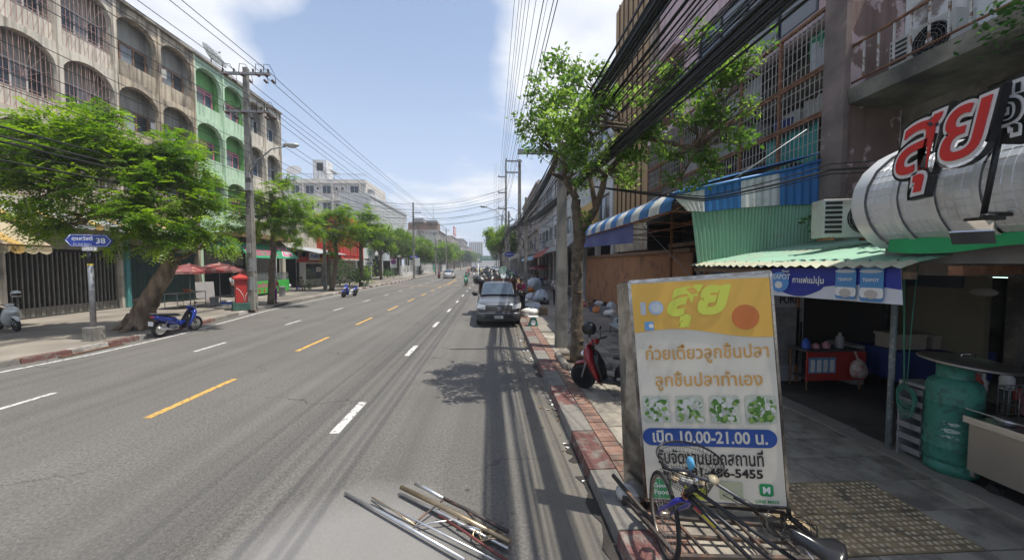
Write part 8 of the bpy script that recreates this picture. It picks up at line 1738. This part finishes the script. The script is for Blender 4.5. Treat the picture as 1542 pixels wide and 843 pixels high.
# ---------------------------------------------------------------- the big sign board
def sign_board():
    o = Vector((1.516, 3.448, .259)); yaw, lean, roll, Wd, H = -.28, .026, .086, 1.239, 2.17
    r = Vector((math.cos(yaw), math.sin(yaw), 0)); n = Vector((-math.sin(yaw), math.cos(yaw), 0)); u = Vector((0, 0, 1)) * math.cos(lean) + n * math.sin(lean)
    a = r * math.cos(roll) + u * math.sin(roll); up = (r * -math.sin(roll) + u * math.cos(roll)); nb = a.cross(up).normalized()   # towards the viewer
    if nb.y > 0: nb = -nb
    root = thing('sign_board', 'large yellow and cream light box sign with Thai lettering in a chrome frame', 'sign', tuple(o))
    def P(x, y, e=0): return o + a * (x * Wd) + up * ((1 - y) * H) + nb * e
    D = .17
    b = MB(); v = [P(0, 0), P(1, 0), P(1, 1), P(0, 1)]; w = [q - nb * D for q in v]; b.add(v + w, [(0, 3, 2, 1), (4, 5, 6, 7), (0, 1, 5, 4), (1, 2, 6, 5), (2, 3, 7, 6), (3, 0, 4, 7)]); part('light_box', b, MIRROR, root)
    CF = mat('sign_cream', (.72, .66, .54), .5, var=.05, scale=1.5, c2=(.63, .57, .46), amt=.62, dscale=2.5); OR = mat('sign_orange', (.8, .46, .08), .5, var=.06, scale=2)
    b = MB(); b.grid(lambda x, y: P(lerp(.012, .988, x), lerp(.01, .99, y), .0065 + .0025 * math.sin(x * 9 + y * 5) * math.sin(y * 7)), 16, 24); part('face_sheet', b, CF, root)
    def wave(x): return .235 + .022 * x - .018 * math.sin(x * 5.2)
    b = MB(); b.grid(lambda x, y: P(lerp(.012, .988, x), lerp(.012 + .012 * x * x, wave(x), y), .0115 + .002 * math.sin(x * 9 + y * 1.2)), 30, 8); part('orange_field', b, OR, root)
    def put(src, x, y, m, nm='lettering', e=.017):
        d = MB(); lay(d, src, P(x, y, e), a, up, nb); return part(nm, d, m, root)
    LG_ = mat('logo_lime', (.7, .72, .09), .5, var=.05); OT = mat('print_orange', (.62, .34, .09), .5); NV = mat('print_navy', (.02, .07, .28), .45, var=.05)
    put(text_mb('สุย', w=.58, h=.40, bold=.05, shear=.3), .50, .125, LG_, e=.017)
    put(disc(.115, 32), .81, .185, mat('print_terracotta', (.6, .17, .04), .5), 'round_mark'); 
    put(disc(.068, 24), .185, .125, mat('print_pale_blue', (.4, .52, .65), .5, var=.15, scale=20), 'round_sticker'); put(disc(.05, 20), .185, .125, mat('print_grey_white', (.55, .58, .6), .5), 'sticker_centre', .0185)
    put(rrect(.05, .13, .02), .09, .125, mat('print_grey_white', (.55, .58, .6), .5), 'small_sticker'); put(rect(.085, .085), .125, .205, mat('print_sky', (.15, .35, .6), .5), 'square_sticker'); put(disc(.022, 16), .14, .205, WPR, 'sticker_mark', .018)
    put(text_mb('ก๋วยเตี๋ยวลูกชิ้นปลา', w=1.07, h=.19, bold=.012), .515, .335, OT); put(text_mb('ลูกชิ้นปลาทำเอง', w=.93, h=.19, bold=.012), .515, .455, OT)
    g = random.Random(5); FG = [mat('food_pale', (.5, .52, .42), .5, var=.15, scale=30), mat('food_green', (.08, .2, .03), .5, var=.4, scale=25), mat('food_white', (.6, .6, .54), .5, var=.1, scale=30), mat('food_leaf', (.22, .35, .08), .5, var=.3, scale=25)]
    for k in range(4):
        x0 = .13 + k * .245; rt = put(rrect(.255, .265, .03), x0, .582, FG[0], 'food_photo', .0155)
        tone = [(3, 2, 2, 1), (2, 3, 0, 1), (1, 1, 3, 2), (1, 3, 2, 1)][k]
        ms = [MB() for _ in range(4)]
        for i in range(70):
            ww = g.uniform(.018, .042); q = P(x0 + g.uniform(-.082, .082), .582 + g.uniform(-.046, .046), .0165 + i * .00015); sgl = rrect(ww * g.uniform(1, 2.0), ww, ww * .42); t = g.random() * 3
            aa = a * math.cos(t) + up * math.sin(t); lay(ms[tone[g.randrange(4)]], sgl, q, aa, nb.cross(aa).normalized(), nb)
        for ti in range(4):
            if ms[ti].v: part('food_print', ms[ti], FG[ti], root, kind='stuff')
    put(rrect(1.17, .17, .083, 8), .485, .706, NV, 'blue_band'); put(text_mb('เปิด 10.00-21.00 น.', w=1.0, h=.125, bold=.025), .49, .702, mat('print_cream', (.6, .57, .5), .5), e=.019)
    put(text_mb('รับจัดงานนอกสถานที่', w=.92, h=.155, bold=.012), .485, .79, BLACK); put(text_mb('โทร 081-486-5455', w=.88, h=.1, bold=.03), .49, .855, BLACK)
    put(rect(.19, .19), .12, .94, mat('print_green', (.02, .28, .09), .5), 'green_square'); put(text_mb('Good', w=.13, bold=.02), .12, .925, WPR, e=.018); put(text_mb('Food', w=.13, bold=.02), .12, .955, WPR, e=.018)
    put(rect(.2, .16), .37, .945, mat('print_yellow_green', (.45, .48, .05), .5), 'yellow_square'); put(rect(.2, .17), .62, .935, mat('print_faded_green', (.4, .42, .28), .5), 'faded_square')
    put(rrect(.115, .115, .025), .86, .925, MATS['print_green'], 'app_icon'); put(text_mb('M', w=.06, bold=.05), .86, .925, WPR, e=.019); put(text_mb('LINE MAN', w=.19, bold=.02), .86, .975, MATS['print_green'])
    # chrome frame strips, the left side flares out towards the ground
    for (x0, y0, x1, y1, wd) in ((0, 0, 1, 0, .028), (1, 0, 1, 1, .022), (0, 1, 1, 1, .02), (0, 0, 0, 1, .03)):
        b = MB(); p, q = P(x0, y0, .012), P(x1, y1, .012); dd = (q - p).normalized(); sd = nb.cross(dd).normalized() * wd; b.add([p - sd * .5, q - sd * .5, q + sd * .5, p + sd * .5, p - sd * .5 - nb * .03, q - sd * .5 - nb * .03, q + sd * .5 - nb * .03, p + sd * .5 - nb * .03], [(0, 1, 2, 3), (0, 1, 5, 4), (2, 3, 7, 6), (1, 2, 6, 5), (3, 0, 4, 7)]); part('frame_strip', b, MIRROR, root)
    b = MB(); b.add([P(-.012, 0, .014), P(-.012, 1.0, .014), P(-.155, .985, -.24), P(-.085, .012, -.24)], [(0, 1, 2, 3)]); b.add([P(-.155, .985, -.24), P(-.085, .012, -.24), P(0, 0, -.24), P(0, 1, -.24)], [(0, 1, 2, 3)]); part('side_panel', b, MIRROR, root)
    b = MB(); b.tube([P(1.005, 1.0, -.02), P(1.01, 1.05, -.02)], .02, 6); b.tube([P(.02, 1, -.05), P(.0, 1.05, -.05)], .02, 6); part('leg', b, BLACK, root, split=True)
sign_board()
# slatted steel cart bed the sign stands on, reaching towards the camera
cb = thing('cart_bed', 'flat rusty steel cart bed under the sign board with open slats', 'cart', (1.9, 3.0, .15)); DKS = mat('dark_worn_steel', (.07, .06, .055), .6, .4, var=.3, scale=5, c2=(.2, .11, .07), amt=.6, dscale=8)
A0, A1, B0, B1 = G(948, 742, .24), G(1192, 768, .24), G(1030, 836, .3), G(1222, 842, .3)
A0 = Vector((1.33, 3.55, .23)); A1 = Vector((2.78, 3.25, .23)); B0 = G(1020, 838, .24); B1 = G(1260, 842, .24)
def bar(p, q, w, nm='bar'): b = MB(); d = (q - p); M = d.to_track_quat('X', 'Z').to_matrix(); b.bbox((p + q) / 2, (d.length, w, w), M); return part(nm, b, DKS, cb)
for p, q in ((A0, A1), (A0, B0), (A1, B1), (B0, B1)): bar(p, q, .035, 'frame_rail')
for t in (.33, .66): bar(A0.lerp(B0, t) + Vector((0, 0, -.02)), A1.lerp(B1, t) + Vector((0, 0, -.02)), .028, 'cross_rail')
for k in range(1, 5): t = k / 5; bar(A0.lerp(A1, t) + Vector((0, 0, .012)), B0.lerp(B1, t) + Vector((0, 0, .012)), .022, 'slat')
for p in (A0, A1, B0, B1): bar(p, Vector((p.x, p.y, .15)), .04, 'leg')
bar(Vector((1.28, 3.75, .34)), Vector((1.5, 3.0, .22)), .03, 'frame_rail')
b = MB(); b.blobby(Vector((1.42, 3.62, .15)), (.15, .12, .09), 4, .1, 10, 6, flat=.3); single('broken_stone', b, KWHT, 'pale broken stone wedged beside the foot of the sign board', 'stone', (1.42, 3.62, .15))
b = MB(); g = random.Random(14)
for k in range(6):
    c = G(1165 + k * 9, 800, .3); r_ = g.uniform(.06, .2); b.tube([c + Vector((r_ * math.cos(t * .5) * (1 + .1 * math.sin(t)), r_ * math.sin(t * .5), .04 + .03 * math.sin(t * 1.3 + k))) for t in range(14)], .004, 4)
single('wire_tangle', b, CABLE, 'tangle of thin black wires lying on the cart bed behind the saddle', 'wire', tuple(G(1180, 800, .3)))

# ---------------------------------------------------------------- old black bicycle with a wire basket
def bicycle():
    root = thing('bicycle', 'old black bicycle with blue fork and wire basket leaning at the sign board', 'bicycle', (1.6, 2.6, .15))
    BK = mat('bicycle_black', (.018, .018, .022), .35, .2, var=.15, scale=12, c2=(.12, .08, .05), amt=.68, edge=.02, dscale=22); BF = mat('fork_blue', (.025, .03, .32), .35, var=.1, coat=.3); RM = mat('rusty_rim', (.28, .24, .2), .35, .8, var=.3, scale=14)
    R_ = .335; hub = Vector((1.44, 2.92, .15 + R_)); dw = Vector((.10, .995, 0)).normalized(); ax = Vector((dw.y, -dw.x, 0)); tl = Vector((0, 0, 1))
    def wheel3(hub, dw, ax):
        M = Matrix((dw, tl, ax)).transposed(); b = MB(); K = 40
        def ring(r, z): return [hub + dw * (r * math.cos(2 * PI * k / K)) + tl * (r * math.sin(2 * PI * k / K)) + ax * z for k in range(K)]
        b.tube(ring(R_ - .018, 0), .018, 8, closed=True); ty = part('tyre', b, RUBBER, root); b = MB()
        r1, r2, r3, r4 = ring(R_ - .034, -.014), ring(R_ - .034, .014), ring(R_ - .052, .009), ring(R_ - .052, -.009); vs = r1 + r2 + r3 + r4
        b.add(vs, [(q * K + k, q * K + (k + 1) % K, ((q + 1) % 4) * K + (k + 1) % K, ((q + 1) % 4) * K + k) for q in range(4) for k in range(K)], 0, True); part('rim', b, RM, ty)
        b = MB()
        for k in range(32):
            s_ = 1 if k % 2 else -1; a0 = 2 * PI * k / 32; a1 = a0 + (.9 if k % 4 < 2 else -.9); h0 = hub + ax * (.03 * s_) + (dw * math.cos(a1) + tl * math.sin(a1)) * .025
            b.tube([h0, hub + (dw * math.cos(a0) + tl * math.sin(a0)) * (R_ - .05)], .0014, 3, cap=False)
        part('spokes', b, CHROME, ty, kind='stuff'); b = MB(); b.tube([hub - ax * .05, hub - ax * .03, hub + ax * .03, hub + ax * .05], [.012, .028, .028, .012], 10); part('hub', b, RM, ty)
    wheel3(hub, dw, ax)
    fd = Vector((-.64, .77, 0)).normalized()              # the way the frame points
    hb_ = G(1045, 768, .93) ; ht = G(1064, 738, 1.06)
    crown = hub + tl * (R_ + .05) + (hb_ - hub) * .12; crown = Vector((lerp(hub.x, hb_.x, .7), lerp(hub.y, hb_.y, .7), hub.z + R_ + .05))
    hb_ = crown + Vector((.0, -.01, .05)); ht = hb_ + Vector((.03, -.09, .13))
    for s_ in (-1, 1): b = MB(); b.tube([hub + ax * .055 * s_, lerp(hub, crown, .35) + ax * .07 * s_ + dw * .015, lerp(hub, crown, .8) + ax * .065 * s_, crown + ax * .05 * s_ + tl * .012, crown + tl * .02], [.009, .013, .016, .018, .018], 8); part('fork_blade', b, BF, root)
    b = MB(); b.tube([hb_, ht], .021, 10); part('head_tube', b, BK, root); b = MB(); b.lathe([(.028, 0), (.028, .02)], hb_, (ht - hb_).to_track_quat('Z', 'Y').to_matrix(), 12); part('headset', b, mat('copper_brown', (.3, .15, .08), .4, .6), root)
    seat = G(1232, 836, .93); st = seat + Vector((0, 0, -.09)); bbk = Vector((1.93, 2.12, .43))
    rh = Vector((2.2, 1.78, .15 + R_))
    for p, q, r in ((ht - Vector((0, 0, .03)), seat + (bbk - seat) * .3, .014), (hb_ + Vector((0, 0, .02)), bbk, .016), (hb_ + Vector((0, 0, .05)), seat + (bbk - seat) * .62, .013), (st, bbk, .016), (seat + (bbk - seat) * .25, rh, .009), (bbk, rh, .011)):
        b = MB(); b.tube([p, q], r, 8); part('frame_tube', b, BK, root)
    b = MB(); m_ = hb_.lerp(bbk, .18); m2 = hb_.lerp(bbk, .30); b.tube([m_ + Vector((0, 0, .001)), m2], .0172, 8); part('decal', b, YPR, root)
    b = MB(); m_ = hb_.lerp(bbk, .1); m2 = hb_.lerp(bbk, .16); b.tube([m_, m2], .0172, 8); part('decal', b, RED, root)
    ra = (rh - bbk); ra.z = 0; ra.normalize(); wheel3(rh, ra, Vector((ra.y, -ra.x, 0)))
    L, R2 = G(998, 702, 1.10), G(1142, 766, 1.04); c = ht + Vector((0, -.01, .07)); b = MB(); b.tube([ht, c], .014, 8); part('stem', b, CHROME, root)
    b = MB(); b.tube([L, L.lerp(c, .35) + Vector((0, 0, .005)), L.lerp(c, .75) + Vector((0, .03, .01)), c, c.lerp(R2, .3) + Vector((0, .02, .02)), c.lerp(R2, .62) + Vector((0, 0, .01)), R2], .0115, 8); part('handlebar', b, mat('worn_dark_bar', (.08, .08, .09), .35, .7, var=.2), root)
    for p, q in ((L, L.lerp(c, .3)), (R2, R2.lerp(c, .38))): b = MB(); b.tube([p, q], .0165, 8); part('grip', b, BLACK, root)
    for p, q in ((c.lerp(L, .6), L.lerp(c, .1)), (c.lerp(R2, .55), R2.lerp(c, .12))): o_ = Vector((-.02, .04, -.03)); b = MB(); b.tube([p + o_ * .4, p + o_, q + o_ * 1.2], .005, 5); part('brake_lever', b, CHROME, root)
    for k in range(2): b = MB(); b.tube([c + Vector((.05, .03, 0)), c + Vector((.12, .1, -.05 - .05 * k)), c + Vector((.1, .03, -.2)), hb_ + Vector((.02, 0, -.02))], .003, 4); part('brake_cable', b, CABLE, root)
    bl = c.lerp(R2, .3) + Vector((0, .01, .035)); b = MB(); b.lathe([(.034, 0), (.034, .012), (.02, .024), (.001, .028)], bl, Matrix.Rotation(.5, 3, 'X'), 16); part('bell', b, mat('cream_brass', (.5, .42, .28), .3, .5), root)
    b = MB(); b.blobby(c + Vector((-.03, .03, .03)), (.022, .03, .05), 4, .2, 10, 6); part('blue_rag', b, mat('cloth_sky', (.1, .35, .55), .8), root)
    # wire basket: shallow oval scoop in front of the bar
    BC = G(1040, 708, 1.08) + Vector((0, .05, 0)); bx = (R2 - L); bx.z = 0; bx.normalize(); by = Vector((-bx.y, bx.x, 0)); 
    def bp(t, q):
        "t round the rim, q from the rim (0) to the floor (1)"
        e = 1 - .42 * q; x = .235 * math.cos(t) * e; y = .17 * math.sin(t) * e + .04; z = (.05 + .045 * math.sin(t)) * (1 - q) - .17 * q
        return BC + bx * x + by * y + Vector((0, 0, z))
    b = MB(); K = 44
    for q in (0, .02, .14, .28, .42, .56, .7, .84, 1): b.tube([bp(2 * PI * k / K, q) for k in range(K)], .005 if q < .03 else .002, 4, closed=True)
    for k in range(K): b.tube([bp(2 * PI * k / K, 0), bp(2 * PI * k / K + .12, .5), bp(2 * PI * k / K + .24, 1)], .0013, 3, cap=False); b.tube([bp(2 * PI * k / K, 0), bp(2 * PI * k / K - .12, .5), bp(2 * PI * k / K - .24, 1)], .0013, 3, cap=False)
    for k in range(-5, 6): f = math.sqrt(1 - (k / 6) ** 2); p = BC + bx * (.122 * k / 6) + by * .04 + Vector((0, 0, -.17)); b.tube([p - by * (.087 * f), p + by * (.087 * f)], .0013, 3)
    bk = part('basket', b, BK, root, kind='stuff')
    g = random.Random(2)
    for k in range(9): p = BC + bx * g.uniform(-.09, .09) + by * g.uniform(-.0, .09) + Vector((0, 0, -.155)); b = MB(); b.blobby(p, (g.uniform(.02, .05), g.uniform(.02, .04), g.uniform(.015, .035)), k, .2, 9, 6); single('basket_item', b, [mat('tan_rag', (.35, .27, .17), .9), BLACK, GREY, MATS['cream_brass']][k % 4], ['tan rag lying in the bicycle basket', 'black strap bundle in the bicycle basket', 'grey lump in the bicycle basket', 'brassy lock in the bicycle basket', 'second tan rag nearer the bell', 'small black pouch in the basket', 'grey cap in the basket', 'brassy fitting in the basket', 'folded tan rag at the basket edge'][k], 'rag', tuple(p))
    # saddle
    nose = G(1190, 806, .95); rear = G(1260, 828, .95); d = (rear - nose); L_ = d.length; d.normalize(); sd = Vector((-d.y, d.x, 0)).normalized(); b = MB(); vs = []; K = 14; S_ = 12
    for i in range(S_ + 1):
        t = i / S_; w_ = .03 + .115 * (1 / (1 + math.exp(-(t - .58) * 11))); w_ *= math.sqrt(max(.02, 1 - max(0, (t - .8) / .22) ** 2)) * (.55 + .45 * min(1, t * 8)); z0 = .012 * math.cos(t * 5) ; cc = nose + d * (t * (L_ + .04))
        for j in range(K): ang = PI * j / (K - 1); vs.append(cc + sd * (w_ * math.cos(ang)) + Vector((0, 0, z0 + .034 * math.sin(ang) - .03 * (abs(math.cos(ang)) ** 4))))
    b.add(vs, [(i * K + j, (i + 1) * K + j, (i + 1) * K + j + 1, i * K + j + 1) for i in range(S_) for j in range(K - 1)] + [tuple(range(K)), tuple(range(S_ * K, (S_ + 1) * K))[::-1]] + [(i * K, i * K + K - 1, (i + 1) * K + K - 1, (i + 1) * K) for i in range(S_)], 0, True); part('saddle', b, mat('saddle_vinyl', (.02, .02, .022), .22, var=.2, scale=8), root)
    b = MB(); b.tube([st + Vector((0, 0, .05)), st], .012, 8); b.tube([nose + d * .05 + Vector((0, 0, -.02)), st + Vector((0, 0, .03)), rear + Vector((0, 0, -.04))], .005, 5); part('seat_post', b, CHROME, root)
bicycle()
# ---------------------------------------------------------------- tube rack built in place of a blurred stitching remnant
mr = thing('metal_rack', 'tube rack standing in for a blurred stitching remnant on the road at the bottom of the photo', 'rack', tuple(G(650, 790, .02)))
def lt2(pa, pb, r, m, z0=.03, z1=.03, nm='tube'): b = MB(); p, q = G(*pa, z0), G(*pb, z1); b.tube([p, p.lerp(q, .4) + Vector((0, 0, .01)), q], r, 8); part(nm, b, m, mr)
RT = mat('bronze_tube', (.36, .28, .18), .35, .75, var=.3, scale=7); SV = mat('worn_silver_tube', (.6, .6, .6), .35, .85, var=.2, scale=6)
for a_, b_, r, m, z0, z1 in (((520, 742), (700, 842), .016, SV, .03, .05), ((560, 752), (760, 850), .010, SV, .05, .05), ((604, 733), (768, 815), .024, RT, .08, .08), ((602, 742), (765, 825), .014, SV, .04, .05), ((625, 728), (668, 750), .018, SV, .1, .1), ((668, 750), (765, 800), .018, DKS, .1, .08),
        ((560, 748), (625, 790), .007, RT, .04, .06), ((622, 790), (668, 752), .009, DKS, .05, .1), ((625, 792), (700, 780), .008, SV, .05, .06), ((660, 775), (765, 845), .012, mat('maroon_tube', (.16, .05, .045), .5, .4), .06, .05), ((690, 790), (760, 806), .012, SV, .05, .07), ((700, 765), (730, 800), .016, DKS, .09, .06)): lt2(a_, b_, r, m, z0, z1)
b = MB(); c = G(735, 805, .05)
for rr_ in (.09, .05): b.tube([c + Vector((rr_ * 1.6 * math.cos(t * PI / 9), rr_ * .8 * math.sin(t * PI / 9), .02 * math.sin(t))) for t in range(18)], .009, 6, closed=True)
part('bent_loop', b, RT, mr, split=True)

# ---------------------------------------------------------------- air that fades the far end of the street
hm = bpy.data.materials.new('haze'); hm.use_nodes = True; hn = hm.node_tree.nodes; hn.clear()
pvn = hn.new('ShaderNodeVolumePrincipled'); pvn.inputs['Color'].default_value = (.93, .96, 1, 1); pvn.inputs['Density'].default_value = .0011; pvn.inputs['Anisotropy'].default_value = .3
ho = hn.new('ShaderNodeOutputMaterial'); hm.node_tree.links.new(pvn.outputs[0], ho.inputs['Volume'])
hz_ = part('haze', MB().box(-161, -61, -1.03, 161, 701, 40), hm); tag(hz_, kind='stuff'); S.cycles.volume_max_steps = 64
